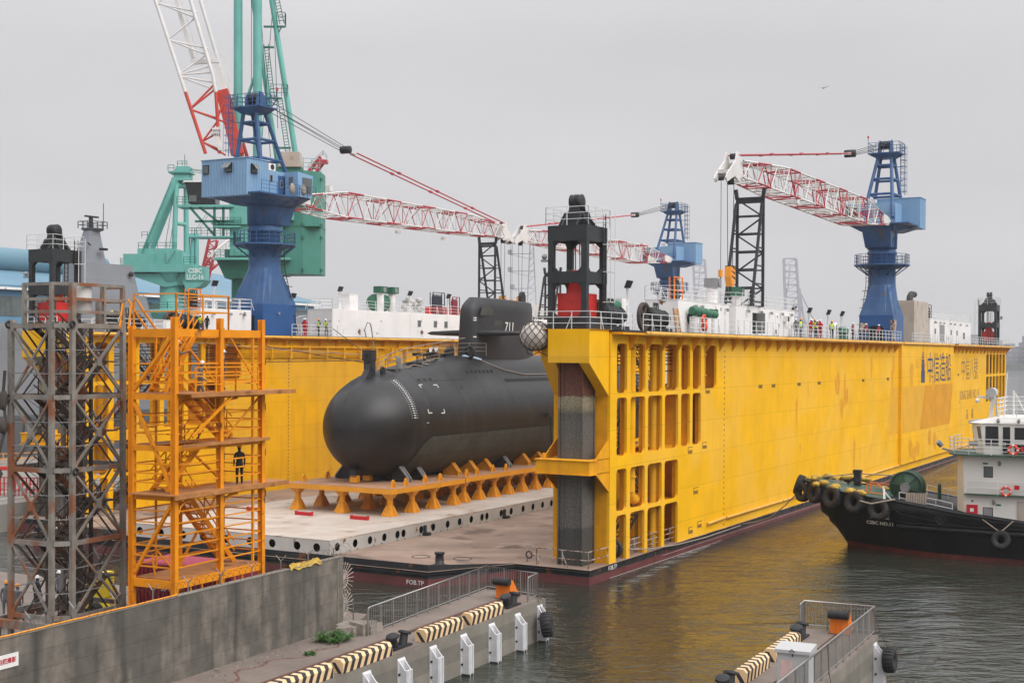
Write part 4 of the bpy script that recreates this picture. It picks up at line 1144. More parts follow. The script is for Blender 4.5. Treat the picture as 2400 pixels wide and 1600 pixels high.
for i in range(3): m.lathe([(0.1, -0.13), (0.55, -0.12), (0.5, 0), (0.55, 0.12), (0.1, 0.13)], (-0.4 + 0.4 * i, -1.5, AT + 1.1), 16, 'x')
part('sheave', m, 'iron_black', mp_)
m = MB(); m.ladder((-1.6, -3.4, 17.8), (-1.6, -3.4, AT + 1.3), 0.55, side=(1, 0, 0))
for i in range(8): m.torus((-1.6, -3.75, 18.3 + i * 0.75), 0.4, 0.025, 'z', 12, 4)
for a in (-0.35, 0, 0.35): m.bar((-1.6 + a, -4.1, 18), (-1.6 + a, -4.1, AT + 1.3), 0.03)
m.bar((-1.6, -3.4, 21.2), (-0.9, -2.4, 21.2), 0.08); m.bar((-1.6, -3.4, 19.5), (-1, -2.5, 19.5), 0.08)
part('caged_ladder', m, 'blue_crane', crane)
JL = 48.4; JZ = 14.0
jib = MB()
def secs(t):
    y = t * JL
    if y < 9: k_ = y / 9; return (1.5, -0.35 - 0.75 * k_ + 0.4 * k_ * k_ * 0, 0.25 + 1.35 * k_)
    if y < 38: return (1.5 - 0.2 * (y - 9) / 29, -1.1 + 0.1 * (y - 9) / 29, 1.6 - 0.2 * (y - 9) / 29)
    k_ = (y - 38) / (JL - 38); return (1.3 - 0.5 * k_, -1.0 + 0.2 * k_, 1.4 - 0.75 * k_)
lattice(jib, (0, 3.1, JZ), (0, 3.1 + JL, JZ + 0.4), secs, 30, 0.055, 0.085, (0, 1), cb=lambda i: 1 if i % 5 in (1, 2) else 0)
jo = part('lattice_jib', jib, ['truss_white', 'truss_red'], crane)
m = MB()
for sx in (-1.5, 1.5): m.prism([(2.5, JZ - 0.25), (2.5, JZ + 0.25), (3.4, JZ + 0.55), (5.6, JZ + 0.75), (5.6, JZ - 0.35)], 'x', sx - 0.1, sx + 0.1)
m.box(-0.3, 0.3, 11.0, 11.6, JZ + 1.7, JZ + 2.3)
part('jib_foot_plate', m, 'truss_white', jo)
for y in (25, 36):
    m = MB(); m.box(-1.9, -1.5, 3 + y, 3.7 + y, JZ - 1.5, JZ - 1.15); part('jib_lamp', m, 'truss_white', jo)
m = MB(); JE = 3.1 + JL
m.prism([(JE - 0.6, JZ - 0.5), (JE - 0.4, JZ + 1.0), (JE + 0.3, JZ + 1.7), (JE + 0.9, JZ + 1.75), (JE + 1.3, JZ + 0.9), (JE + 3.3, JZ - 0.4), (JE + 3.6, JZ - 0.8), (JE + 3.3, JZ - 1.1), (JE + 1.4, JZ - 0.4), (JE + 0.3, JZ - 0.8)], 'x', -0.55, -0.45)
m.prism([(JE - 0.6, JZ - 0.5), (JE - 0.4, JZ + 1.0), (JE + 0.3, JZ + 1.7), (JE + 0.9, JZ + 1.75), (JE + 1.3, JZ + 0.9), (JE + 3.3, JZ - 0.4), (JE + 3.6, JZ - 0.8), (JE + 3.3, JZ - 1.1), (JE + 1.4, JZ - 0.4), (JE + 0.3, JZ - 0.8)], 'x', 0.45, 0.55)
m.box(-0.45, 0.45, JE - 0.5, JE + 0.2, JZ - 0.4, JZ + 0.9); m.box(-0.45, 0.45, JE + 1.3, JE + 2.9, JZ - 0.3, JZ + 0.0)
part('jib_head', m, 'truss_white', jo)
for y, z, r_ in ((JE + 0.5, JZ + 1.4, 0.35), (JE + 1.0, JZ - 0.75, 0.45), (JE + 3.3, JZ - 0.8, 0.25)):
    m = MB(); m.lathe([(0.08, -0.2), (r_ * 0.8, -0.19), (r_ * 0.65, -0.1), (r_ * 0.8, 0), (r_ * 0.65, 0.1), (r_ * 0.8, 0.19), (0.08, 0.2)], (0, y, z), 16, 'x'); part('head_sheave', m, 'iron_black', jo)
# pendants: mast top to joint block by ropes, then red bars to the head
PA = Vector((0, -1.0, AT + 1.2)); PB = Vector((0, 14.5, 20.6)) ; PC = Vector((0, JE + 0.5, JZ + 1.5))
m = MB()
for x in (-0.55, 0.55):
    for dz in (0.1, -0.5): m.tube(PA + Vector((x, 0, dz)), PB + Vector((x * 0.8, 0, dz * 0.4)), 0.035, 5)
part('luffing_rope', m, 'iron_black', crane)
m = MB(); m.lathe([(0.1, -0.6), (0.42, -0.58), (0.42, 0.58), (0.1, 0.6)], PB, 14, 'x', m=1)
m.bar(PB, PB + (PC - PB).normalized() * 1.8, 0.5, 0.25)
part('pendant_block', m, ['truss_white', 'iron_black'], crane)
m = MB(); q = PB + (PC - PB).normalized() * 1.6
for x in (-0.5, 0.5):
    m.tube(q + Vector((x, 0, 0)), PC + Vector((x, 0, 0)), 0.08, 6)
    for k_ in (0.25, 0.5, 0.75): c = q + (PC - q) * k_ + Vector((x, 0, 0)); m.bar(c - (PC - q).normalized() * 0.3, c + (PC - q).normalized() * 0.3, 0.24)
part('pendant_bar', m, 'truss_red', crane)
# hooks
def hooks(root, JEy, drop, drop2, lab=True):
    m = MB(); hy = JEy + 1.0; hz_ = JZ - 0.9
    for x in (-0.3, 0.3): m.tube((x, hy, hz_), (x * 0.7, hy, hz_ - drop), 0.03, 5)
    m.tube((0, JEy + 3.3, JZ - 0.9), (0, JEy + 3.3, JZ - 0.9 - drop2), 0.025, 5)
    part('hoist_rope', m, 'iron_black', root)
    m = MB(); z = hz_ - drop
    m.prism([(-0.55, z), (0.55, z), (0.62, z - 0.9), (0.2, z - 1.7), (-0.2, z - 1.7), (-0.62, z - 0.9)], 'x', -0.28, 0.28, 0)
    m.T = Matrix.Translation((0, hy, 0)); m.v = [v + Vector((0, hy, 0)) for v in m.v]; m.T = None
    for k_ in range(3): m.hexa([(-0.29, hy - 0.5, z - 0.25 - k_ * 0.42), (0.29, hy - 0.5, z - 0.25 - k_ * 0.42), (0.29, hy + 0.4, z - 0.0 - k_ * 0.42), (-0.29, hy + 0.4, z - 0.0 - k_ * 0.42), (-0.29, hy - 0.5, z - 0.08 - k_ * 0.42), (0.29, hy - 0.5, z - 0.08 - k_ * 0.42), (0.29, hy + 0.4, z + 0.1 - k_ * 0.42 - 0.02), (-0.29, hy + 0.4, z + 0.1 - k_ * 0.42 - 0.02)], 1)
    m.path([(0, hy, z - 1.7), (0, hy, z - 2.2), (0, hy + 0.25, z - 2.5), (0, hy, z - 2.85), (0, hy - 0.25, z - 2.6)], 0.11, 6, 1)
    hk = part('hook_block', m, ['helmet_orange', 'iron_black'], root)
    m = MB(); z = JZ - 0.9 - drop2; m.tube((0, JEy + 3.3, z), (0, JEy + 3.3, z - 0.6), 0.2, 10); m.path([(0, JEy + 3.3, z - 0.6), (0, JEy + 3.3, z - 1.1), (0, JEy + 4.1, z - 1.3), (0, JEy + 3.3, z - 1.5)], 0.05, 5, 1)
    part('whip_hook', m, ['helmet_orange', 'iron_black'], root)
hooks(crane, JE, 7.2, 7.6)
dup(crane, (-2.2, 84.3, WT), R(180), True, label='blue dock crane on the near wall with its red and white jib pointing left')
dup(crane, (-50.4, 134.5, WT), R(180), True, label='most distant of the blue dock cranes, at the far end beyond the black hoist frame')

# the left crane carries a shorter jib than the other two
def shorten(o, k):
    if o.type == 'MESH':
        o.data = o.data.copy()
        for v in o.data.vertices:
            if v.co.y > 3.1: v.co.y = 3.1 + (v.co.y - 3.1) * k
    for c in o.children: shorten(c, k)
for c in list(crane.children):
    if c.name.split('.')[0] in ('lattice_jib', 'luffing_rope', 'pendant_block', 'pendant_bar', 'hoist_rope', 'hook_block', 'whip_hook'): shorten(c, (JL - 3.6) / JL)
# jib rest towers
t = thing('jib_rest', 'black lattice jib rest standing on the near white deckhouse roof', 'lattice tower', (-2.2, 36.9, WT + 2.6), R(180), True, group='black lattice jib rests on the dock')
m = MB(); HT = 9.6
v = [(-1.2, 0), (1.2, 0)]
for x, _ in v:
    m.bar((x, 0, 0), (x, 0, HT), 0.22); m.bar((x, 3.0, 0), (x, 0.35, HT - 0.4), 0.22)
m.bar((-1.2, 0, HT), (1.2, 0, HT), 0.3, 0.35); m.bar((-1.2, 0.35, HT - 0.3), (1.2, 0.35, HT - 0.3), 0.22)
for x in (-1.2, 1.2): m.bar((x, 0.1, HT), (x * 1.1, 0.1, HT + 0.9), 0.3, 0.25)
n = 6
for i in range(n):
    z0, z1 = HT * i / n, HT * (i + 1) / n
    m.bar((-1.2, 0, z0 + 0.05), (1.2, 0, z0 + 0.05), 0.13)
    a_, b_ = (-1.2, 1.2) if i % 2 else (1.2, -1.2)
    m.bar((a_, 0, z0), (b_, 0, z1), 0.13)
    def yy(z): return 3.0 - 2.65 * z / (HT - 0.4)
    m.bar((-1.2, yy(z0), z0 + 0.05), (1.2, yy(z0), z0 + 0.05), 0.12)
    for x in (-1.2, 1.2): m.bar((x, 0, z0 + 0.4), (x, yy(z0 + 0.4), z0 + 0.4), 0.12)
part('lattice', m, 'frame_black', t)
dup(t, (-50.6, 73.4, WT + 2.95), 0, True, label='black lattice jib rest behind the submarine sail')
dup(t, (-50.4, 91.6, WT + 0.0), R(180), True, label='black lattice jib rest seen just left of the near hoist frame')

# ================= loading plate, cradle tables, submarine =================
t = thing('skid_platform', 'long cream loading plate with round holes along its sides on the dock deck', 'platform', (-18, -3.6, 1.0), 0, True)
m = MB(); m.box(-18.5, 0, 0, 120, 0.92, 1.0)
part('top_plate', m, 'plate_cream', t)
m = MB()
holes = []
yy = 1.2
pat = [0, 2.1, 3.9, 5.7, 7.4, 8.2, 10.6]
base = 0.9; hy = []
for blk in range(10):
    for p_ in pat:
        hy.append(base + blk * 12.3 + p_)
for y in hy:
    if y < 119: holes.append((y - 0.29, y + 0.29, 0.17, 0.75, 0.28))
m.panel((0, 0, 0), (0, 1, 0), (0, 0, 1), (-1, 0, 0), 120, 0.92, 0.03, holes)
m.panel((-18.5, 0, 0), (1, 0, 0), (0, 0, 1), (0, 1, 0), 18.5, 0.92, 0.03, [(x - 0.3, x + 0.3, 0.16, 0.74, 0.28) for x in (0.9, 3.0, 5.2, 7.1, 9.3, 11.5, 13.5, 15.7, 17.4)])
m.box(-18.5, -18.47, 0.04, 120, 0, 0.92)
part('side_web', m, 'plate_side', t)
m = MB(); m.box(-18.4, -0.5, 0.5, 119.5, 0.02, 0.9); part('hole_shade_fill', m, 'hole_black', t)  # black block inside the platform paints the shade seen through the holes
m = MB()
for blk in range(10):
    y = 11.9 + blk * 12.3; m.box(0.003, 0.06, y - 0.03, y + 0.03, 0.0, 0.92)
    m.box(0.0, 0.45, y - 0.25, y + 0.3, 0.0, 0.22, 1); m.box(0.02, 0.14, y - 0.15, y + 0.15, 0.2, 0.75, 1)
for y in range(0, 118, 1):
    if y % 3 != 1: m.box(0.003, 0.03, y + 0.2, y + 0.3, 0.03, 0.09, 1)
part('joint_lug', m, ['plate_side', 'hull_black'], t)
for x, y in ((-15.4, 10.6), (-10.3, 10.4), (-5.0, 10.5)):
    m = MB(); m.box(x - 0.75, x + 0.75, y - 0.14, y + 0.1, 0, 0.26); m.box(x - 0.8, x - 0.75, y - 0.18, y + 0.14, 0, 0.32); m.box(x + 0.75, x + 0.8, y - 0.18, y + 0.14, 0, 0.32)
    solo('red_beam', m, 'red_bright', {-15.4: 'leftmost short red steel beam lying on the cream plate before the table legs', -10.3: 'middle short red steel beam lying on the cream plate', -5.0: 'rightmost short red steel beam lying on the cream plate near the corner leg'}[x], 'steel beam', (-18 + 0, -3.6, 2.0), 0, True, group='red beams lying on the plate')

# cradle tables
def leg_mb():
    m = MB(); h = 2.2 - 0.42
    m.lathe([(0.62, 0), (0.62, 0.04)], n=12)
    m.tube((0, 0, 0.04), (0, 0, h - 0.02), 0.24, 12)
    m.hexa([(-0.5, -0.5, 0.04), (0.5, -0.5, 0.04), (0.5, 0.5, 0.04), (-0.5, 0.5, 0.04), (-0.22, -0.22, 0.85), (0.22, -0.22, 0.85), (0.22, 0.22, 0.85), (-0.22, 0.22, 0.85)])
    m.hexa([(-0.23, -0.23, h - 0.42), (0.23, -0.23, h - 0.42), (0.23, 0.23, h - 0.42), (-0.23, 0.23, h - 0.42), (-0.46, -0.46, h - 0.02), (0.46, -0.46, h - 0.02), (0.46, 0.46, h - 0.02), (-0.46, 0.46, h - 0.02)])
    for a in range(4):
        c, s_ = math.cos(R(90 * a)), math.sin(R(90 * a))
        m.bar((c * 0.26, s_ * 0.26, 0.85), (c * 0.58, s_ * 0.58, 0.06), 0.03, 0.05)
    for sx in (-0.17, 0.17):
        for (u0, u1) in (((sx, -0.235), (sx * 2.0, -0.53)),): m.bar((u0[0], u0[1], 0.84), (u1[0], u1[1], 0.05), 0.03, 0.06)
    m.box(-0.48, 0.48, -0.48, 0.48, h - 0.02, h)
    return m
leg_me = leg_mb().mesh('leg')
leg_me.materials.append(MATS['cradle_orange'])
def lug_mb():
    m = MB()
    m.prism([(-0.32, 0), (0.32, 0), (0.18, 0.5), (0.08, 0.62), (-0.08, 0.62), (-0.18, 0.5)], 'x', -0.05, 0.05); m.box(-0.25, 0.25, -0.05, 0.05, 0, 0.3)
    m.lathe([(0.09, -0.06), (0.09, 0.06)], (0, 0, 0.42), 10, 'x')
    return m
lug_me = lug_mb().mesh('lifting_lug'); lug_me.materials.append(MATS['cradle_orange'])
def table(y, ln, lab, x0=-32.1, x1=-21.6, z=2.2, dz=0):
    t = thing('cradle_table', lab, 'steel table', (x0, y, 2.0), 0, True, group='orange cradle tables under the submarine')
    w = x1 - x0
    m = MB(); m.box(0, w, 0, ln, z - 0.42, z - 0.03); m.box(0.03, w - 0.03, 0.03, ln - 0.03, z - 0.03, z, 1)
    part('table_top', m, ['cradle_orange', 'cradle_top'], t)
    ny = max(2, round(ln / 2.5)); xs = [0.7, 2.8, 5.2, 7.6, w - 0.7]
    for j in range(ny):
        for x in ([xs[0], xs[2], xs[4]] if j % 2 == 0 else [xs[0], xs[2] + 0.3, xs[4]]):
            o = bpy.data.objects.new('leg', leg_me); COL.objects.link(o); o.parent = t; o.location = (x, 0.75 + j * (ln - 1.5) / (ny - 1), 0)
    for x, yy_ in ((w - 0.7, 1.2), (w - 0.7, 3.0), (w - 1.0, 6.3), (0.8, 1.4), (0.8, 4.6), (2.0, 7.4), (w - 0.6, 8.0)):
        if yy_ < ln:
            o = bpy.data.objects.new('lifting_lug', lug_me); COL.objects.link(o); o.parent = t; o.location = (x, yy_, z)
    return t
table(9.2, 11.0, 'nearest orange cradle table in front of the submarine nose, with lifting lugs on its edge')
table(20.9, 14.6, 'second orange cradle table, under the fore body of the submarine', -32.6, -21.9)
table(36.3, 12.0, 'third orange cradle table, behind the guide pile')
for k, y in enumerate((49, 61)): table(y, 11.5, ['fourth orange cradle table hidden far under the submarine', 'last orange cradle table hidden under the submarine stern'][k])
# cradle chocks with slanted struts
def chock(y, sx, lab, dark=False):
    m = MB(); f = lambda pts: [(px * sx, pz_) for px, pz_ in pts]
    m.prism(f([(-1.7, 0), (0.0, 0), (0.0, 0.3), (-0.85, 1.3), (-1.15, 1.3), (-1.7, 0.9)]), 'y', -0.12, 0.12)
    m.prism(f([(0.0, 0.0), (0.0, 0.3), (-0.85, 1.3), (-1.15, 1.3), (-0.95, 1.2), (-0.08, 0.27), (-0.08, 0.0)]), 'y', -0.26, 0.26, 1)
    return solo('cradle_chock', m, ['cradle_orange' if not dark else 'iron_black', 'cradle_orange' if not dark else 'vent_grey'], lab, 'cradle chock', (-27.2 + sx * 3.75, y, 4.2), 0, True, group='chocks along the hull')
CH = [(14.6, 1), (16.9, 1), (22.4, 0), (25.3, 0), (28.0, 0), (31.5, 1), (35.2, 0), (38.2, 0), (42.0, 0), (46.0, 0), (50.5, 0), (55.0, 0)]
OR_ = ['first', 'second', 'third', 'fourth', 'fifth', 'sixth', 'seventh', 'eighth', 'ninth', 'tenth', 'eleventh', 'last']
for i, (y, dk) in enumerate(CH):
    for sx in (1, -1):
        chock(y, sx, '%s %s chock on the %s side of the submarine hull' % (OR_[i], 'black' if dk else 'orange', 'near' if sx > 0 else 'far'), bool(dk))
m = MB()
for j, y in enumerate((15.6, 18.4, 23, 28, 33, 38, 44, 50, 56)): m.box(-1.7, 1.7, y - 0.7, y + 0.7, 0, 0.85)
m.box(-0.9, 0.9, 14, 58, 0, 0.45)
solo('keel_blocks', m, 'iron_black', 'dark keel blocks carrying the submarine down the middle of the tables', 'keel blocks', (-27.2, 0, 4.2), 0, True)
for x, la in ((-2.5, 'left one of two orange jacks with dark toothed top under the submarine nose'), (-0.4, 'right one of two orange jacks with dark toothed top under the submarine nose')):
    t = thing('support_jack', la, 'jack', (-27.1, 11.9 if x < -1 else 13.7, 4.2), 0, True, group='jacks under the nose')
    m = MB(); m.box(-0.32, 0.32, -0.28, 0.28, 0.06, 0.62); m.box(-0.28, 0.28, -0.25, 0.25, 0, 0.06, 1)
    part('body', m, ['cradle_orange', 'iron_black'], t)
    m = MB(); m.box(-0.29, 0.29, -0.26, 0.26, 0.62, 1.1)
    for k in range(3): m.box(-0.29 + k * 0.22, -0.15 + k * 0.22, -0.285, -0.26, 0.48, 0.63)
    m.tube((-0.42, 0, 0.9), (0.42, 0, 0.9), 0.2, 10)
    part('toothed_saddle', m, 'iron_black', t)

# ---------------- the submarine ----------------
sub = thing('submarine', 'matt black submarine with 711 on its sail resting on orange cradle tables in the dock', 'submarine', (-27.2, 10.0, 4.15), 0, True)
SO = (0, 0, -4.15)        # mesh coordinates use dock heights, x from the centre line, y from the bow tip
Rr, ZC, LN = 4.55, 8.7, 70.0
def srad(y):
    if y < 7.2: q = (7.2 - y) / 7.2; return Rr * max(0.0, 1 - q ** 2.25) ** 0.5
    if y < 46: return Rr
    q = (y - 46) / (LN - 46); return max(0.25, Rr * (1 - q ** 1.9) + 0.35 * q)
def ctop(y):      # casing top height above the axis
    if y < 1.2: return 0
    k = min(1, (y - 1.2) / 17.0); top = 3.1 + (5.95 - 3.1) * (1 - (1 - k) ** 1.9)
    if y > 47: top = max(0, 5.95 - (y - 47) * 0.22)
    return top
def spt(y, th, off=0.0):
    r = srad(y); c, s_ = math.cos(th), math.sin(th)
    rr = r
    ct = ctop(y)
    if s_ > 0 and ct > 0:
        hw = min(3.0, r * 0.72) * min(1, (y) / 5.0)
        # superellipse x/hw, z/ct
        if hw > 0.1:
            e = 2.6
            rc = 1.0 / ((abs(c) / hw) ** e + (abs(s_) / ct) ** e) ** (1 / e)
            k = 14.0
            rr = (r ** k + rc ** k) ** (1 / k) if rc > 0.1 else r
    rr += off
    return Vector((rr * c, y, ZC + rr * s_))
ys = [0.001, 0.06, 0.2, 0.45, 0.8, 1.2, 1.7, 2.3, 3.0, 3.8, 4.7, 5.7, 6.8] + [8 + i * 1.5 for i in range(26)] + [47 + i * 1.5 for i in range(15)] + [69.2, 70]
NT = 72
m = MB(SO); vs = []
for y in ys:
    for i in range(NT): vs.append(spt(y, 2 * math.pi * i / NT))
fs = []
for k in range(len(ys) - 1):
    for i in range(NT): fs.append((k * NT + i, k * NT + (i + 1) % NT, (k + 1) * NT + (i + 1) % NT, (k + 1) * NT + i))
m.add(vs, fs, True); m.add(vs[:NT], [tuple(range(NT))]); m.add(vs[-NT:], [tuple(range(NT))])
hull = part('hull', m, 'sub_black', sub)
def spatch(y0, y1, a0, a1, off, ny=20, na=10, edge=None):
    """raised patch of hull skin between two angles (degrees)"""
    m = MB(SO); g = []
    for j in range(na + 1):
        a = a0 + (a1 - a0) * j / na
        ya = y0 + (edge(a) if edge else 0)
        for i in range(ny + 1):
            y = ya + (y1 - ya) * i / ny
            g.append(spt(y, R(a), off))
    m.add(g, [(j * (ny + 1) + i, j * (ny + 1) + i + 1, (j + 1) * (ny + 1) + i + 1, (j + 1) * (ny + 1) + i) for j in range(na) for i in range(ny)], True)
    # side lips
    lip = []
    return m
def fedge(a):   # slanted, rounded front edge of the flank panel
    k = (-8 - a) / 62.0
    return 0.0 if k < 0 else -1.5 + 1.6 * math.exp(-k * 9) - k * 0.9
for sgn, nm in ((1, 'near'), (-1, 'far')):
    m = spatch(7.0, 44, -10, -66, 0.05, 40, 10, fedge)
    if sgn < 0: m.v = [Vector((-v.x, v.y, v.z)) for v in m.v]
    part('flank_panel', m, 'sub_panel', sub)
# slots and vents on the flank of the casing
m = MB(SO)
def slot(y0, y1, a, w=0.10, off=0.012):
    A, B = R(a), R(a)
    n = max(1, int((y1 - y0) / 1.0)); 
    for i in range(n):
        ya, yb = y0 + (y1 - y0) * i / n, y0 + (y1 - y0) * (i + 1) / n
        d = w / Rr / 2
        m.add([spt(ya, A - d, off), spt(yb, A - d, off), spt(yb, A + d, off), spt(ya, A + d, off)], [(0, 1, 2, 3)])
for i in range(7): slot(15.5 + i * 0.72, 16.0 + i * 0.72, 61.5, 0.26)
for i in range(3): slot(7.3 + i * 0.85, 7.8 + i * 0.85, 56.2, 0.2)
slot(21.6, 42, 50.5, 0.36); slot(7.0, 14.6, 53.6, 0.05)
slot(13.2, 13.4, 43, 0.25)
for i in range(10):
    for j in range(5):
        y = 3.9 + j * 0.3; a = 68 + i * 2.0 - j * 0.5; d = 0.012; 
        m.add([spt(y, R(a) - d, 0.01), spt(y + 0.09, R(a) - d, 0.01), spt(y + 0.09, R(a) + d, 0.01), spt(y, R(a) + d, 0.01)], [(0, 1, 2, 3)])
for y in (7.0, 12.4, 16.6, 21.0): 
    for i in range(12):
        a0 = R(20 + i * 4.2); a1 = R(20 + (i + 1) * 4.2); m.add([spt(y, a0, 0.008), spt(y + 0.035, a0, 0.008), spt(y + 0.035, a1, 0.008), spt(y, a1, 0.008)], [(0, 1, 2, 3)])
part('flood_slots', m, 'hole_black', sub)
m = MB(SO)
def mark(y0, y1, a0, a1, off=0.014):
    n = max(1, int(abs(a1 - a0) / 3))
    for i in range(n):
        aa, ab = R(a0 + (a1 - a0) * i / n), R(a0 + (a1 - a0) * (i + 1) / n)
        m.add([spt(y0, aa, off), spt(y1, aa, off), spt(y1, ab, off), spt(y0, ab, off)], [(0, 1, 2, 3)])
for i in range(20):
    a = 62 - i * 2.65
    mark(4.45, 4.66, a, a - 0.8); mark(4.2, 4.3, a - 0.2, a - 0.5); mark(4.75, 4.85, a - 0.7, a - 1.1)
for y, a, sy, sa in ((6.9, 49.5, 1, -1), (9.6, 48.5, -1, -1), (6.3, 14.5, 1, 1), (8.8, 13.5, -1, 1)):
    mark(min(y, y + sy * 0.55), max(y, y + sy * 0.55), a, a + sa * 0.8); mark(min(y, y + sy * 0.08), max(y, y + sy * 0.08), a, a + sa * 4.5)
mark(5.9, 6.2, 5, 4.5)
part('hull_marks', m, 'mark_white', sub)
# bow post
m = MB(SO)
m.prism([(2.4, 11.9), (4.45, 12.4), (4.45, 13.6), (4.35, 13.9), (3.75, 13.9), (3.6, 13.4)], 'x', -0.28, 0.28)
m.box(-0.40, 0.36, 3.75, 4.3, 13.5, 14.15)
m.box(-0.5, 0.44, 3.65, 4.35, 14.15, 15.05); m.box(-0.16, 0.12, 3.64, 3.65, 14.4, 14.75, 1)
part('bow_post', m, ['sub_sail', 'hole_black'], sub)
# sail
def sail_ring(z, n=40):
    k = (z - 14.2) / 5.9
    y0 = 19.1 + 0.15 * k + (max(0, z - 18.6) ** 2) * 0.55; y1 = 32.7 - 0.25 * k - (max(0, z - 19.2) ** 2) * 0.3
    w_ = 1.55 - 0.45 * k - max(0, z - 19.3) * 0.35
    pts = []
    for i in range(n):
        t_ = 2 * math.pi * i / n; c, s_ = math.cos(t_), math.sin(t_)
        # long rounded oval, blunt front, tapering aft
        yy_ = (1 - c) / 2; y = y0 + (y1 - y0) * yy_
        wf = w_ * min(1, (math.sin(math.acos(max(-1, min(1, 1 - 2 * min(0.5, yy_ * 2.2)))))) ** 0.7 if yy_ < 0.227 else 1) * (1 if yy_ < 0.5 else max(0.0, 1 - ((yy_ - 0.5) / 0.5) ** 2.6))
        pts.append((math.copysign(max(0.02, wf), s_) if abs(s_) > 1e-6 else 0.0, y, z - 0.035 * max(0, y - 24) * (k if k > 0 else 0) * 0.6))
    return pts
zs_ = [13.9, 14.5, 15.5, 16.5, 17.5, 18.3, 18.9, 19.3, 19.6, 19.85, 20.0]
m = MB(SO); vs = []
for z in zs_: vs += sail_ring(z)
n_ = 40
m.add(vs, [(k * n_ + i, k * n_ + (i + 1) % n_, (k + 1) * n_ + (i + 1) % n_, (k + 1) * n_ + i) for k in range(len(zs_) - 1) for i in range(n_)], True)
top = sail_ring(20.0); tc_ = [(p[0] * 0.8, p[1] * 0.985 + 0.38, p[2] + 0.1) for p in top]
m.add(top + tc_, [(i, (i + 1) % n_, n_ + (i + 1) % n_, n_ + i) for i in range(n_)], True); m.add(tc_, [tuple(range(n_))], True)
sail = part('sail', m, 'sub_sail', sub)
m = MB(SO); m.prism([(29.8, 19.3), (30.8, 19.3), (30.8, 20.6), (30.5, 21.0), (30.1, 21.0), (29.8, 20.6)], 'x', -0.16, 0.16)
part('mast_fairing', m, 'sub_sail', sail)
m = MB(SO); m.prism([(20.0, 18.35), (22.3, 18.4), (22.5, 19.0), (21.8, 19.25), (20.4, 19.25)], 'x', 1.18, 1.24); m.box(1.2, 1.3, 22.6, 24.1, 17.2, 17.95)
part('bridge_window', m, 'sub_panel', sail)
text('sail_number', '711', 1.25, 'mark_white', sail, face_m((1.40, 25.3, 17.35 - 4.15), (0, 1, 0), (0.06, 0, 1)), sx=1.0, bold=0.012)
for sgn in (1, -1):
    m = MB(SO)
    vs = []; prof = []
    for j, (xx, y0, y1, th) in enumerate(((1.0, 19.8, 23.6, 0.30), (2.2, 20.0, 23.4, 0.26), (4.6, 20.4, 22.9, 0.18), (5.1, 20.7, 22.6, 0.08))):
        pr = [(y0, 0), (y0 + 0.25, th), (y0 + 1.1, th * 1.05), (y1 - 0.8, th * 0.6), (y1, 0.0), (y1 - 0.8, -th * 0.6), (y0 + 1.1, -th), (y0 + 0.25, -th * 0.9)]
        vs += [(sgn * xx, a, 16.72 + b) for a, b in pr]
    m.add(vs, [(j * 8 + i, j * 8 + (i + 1) % 8, (j + 1) * 8 + (i + 1) % 8, (j + 1) * 8 + i) for j in range(3) for i in range(8)] + [tuple(range(24, 32))], True)
    part('sail_plane', m, 'sub_sail', sub)
# small fittings on the sail front
m = MB(SO)
for z in (18.05, 17.85, 16.3): m.box(1.12, 1.3, 18.9, 19.2, z, z + 0.12)
part('sail_lights', m, 'mark_white', sail)
# stern: X rudders and propeller shroud
m = MB(SO)
for a in (45, 135, 225, 315):
    c, s_ = math.cos(R(a)), math.sin(R(a)); w_ = Vector((-s_, 0, c)) * 0.15
    pts = [Vector((c * 0.6, 60.5, ZC + s_ * 0.6)), Vector((c * 4.6, 62.5, ZC + s_ * 4.6)), Vector((c * 4.6, 65.0, ZC + s_ * 4.6)), Vector((c * 0.4, 66.0, ZC + s_ * 0.4))]
    m.add([p + w_ for p in pts] + [p - w_ for p in pts], [(0, 1, 2, 3), (7, 6, 5, 4), (0, 4, 5, 1), (1, 5, 6, 2), (2, 6, 7, 3), (3, 7, 4, 0)])
part('rudder', m, 'sub_black', sub)
# temporary gear on the fore deck
def casing_z(y): return ZC + max(srad(y), ctop(y)) - 4.15
t = thing('deck_gear', 'temporary grey rope rail, cable reels and lines along the casing before the sail', 'rope rail', (-27.2, 10.0, 4.15), 0, True)
m = MB()
stn = [(3.8, 0.2), (6.4, -0.6), (9.0, 1.0), (11.5, 1.3), (13.5, 1.2), (15.5, 1.3), (17.4, 1.2), (19.4, 1.6)]
for x_s in (1, -1):
    prev = None
    for y, x in [(5.6, .5), (8.0, 0.9), (10.5, 1.0), (13.0, 1.15), (15.5, 1.2), (18.0, 1.25), (20.5, 1.6)]:
        z = casing_z(y) - 0.05; p = Vector((x * x_s, y, z)); m.bar(p, p + Vector((0, 0, 1.2)), 0.05)
        if prev is not None:
            for h in (0.45, 0.8, 1.18): m.bar(prev + Vector((0, 0, h)), p + Vector((0, 0, h)), 0.04)
        prev = p
part('rope_rail', m, 'steel_grey', t)
m = MB()
m.path([(0, 4.2, casing_z(4) + 0.0), (0.6, 6, casing_z(6) + 1.6), (0.8, 10, casing_z(10) + 1.5), (0.9, 17.8, casing_z(18) + 1.6)], 0.03, 5)
m.path([(-0.4, 4.2, 10.5), (-8, 2.5, 10.9), (-22, 5.5, 11.6)], 0.03, 5)
for i in range(9):
    y = 5 + i * 0.9; z = casing_z(y) + 0.05; m.path([(random.uniform(-.2, 1.2), y, z), (random.uniform(0.2, 1.6), y + 0.5, z + 0.1), (random.uniform(0.3, 1.8), y + 1.2, z - 0.05), (random.uniform(0, 1.2), y + 1.6, z + 0.12)], 0.035, 5)
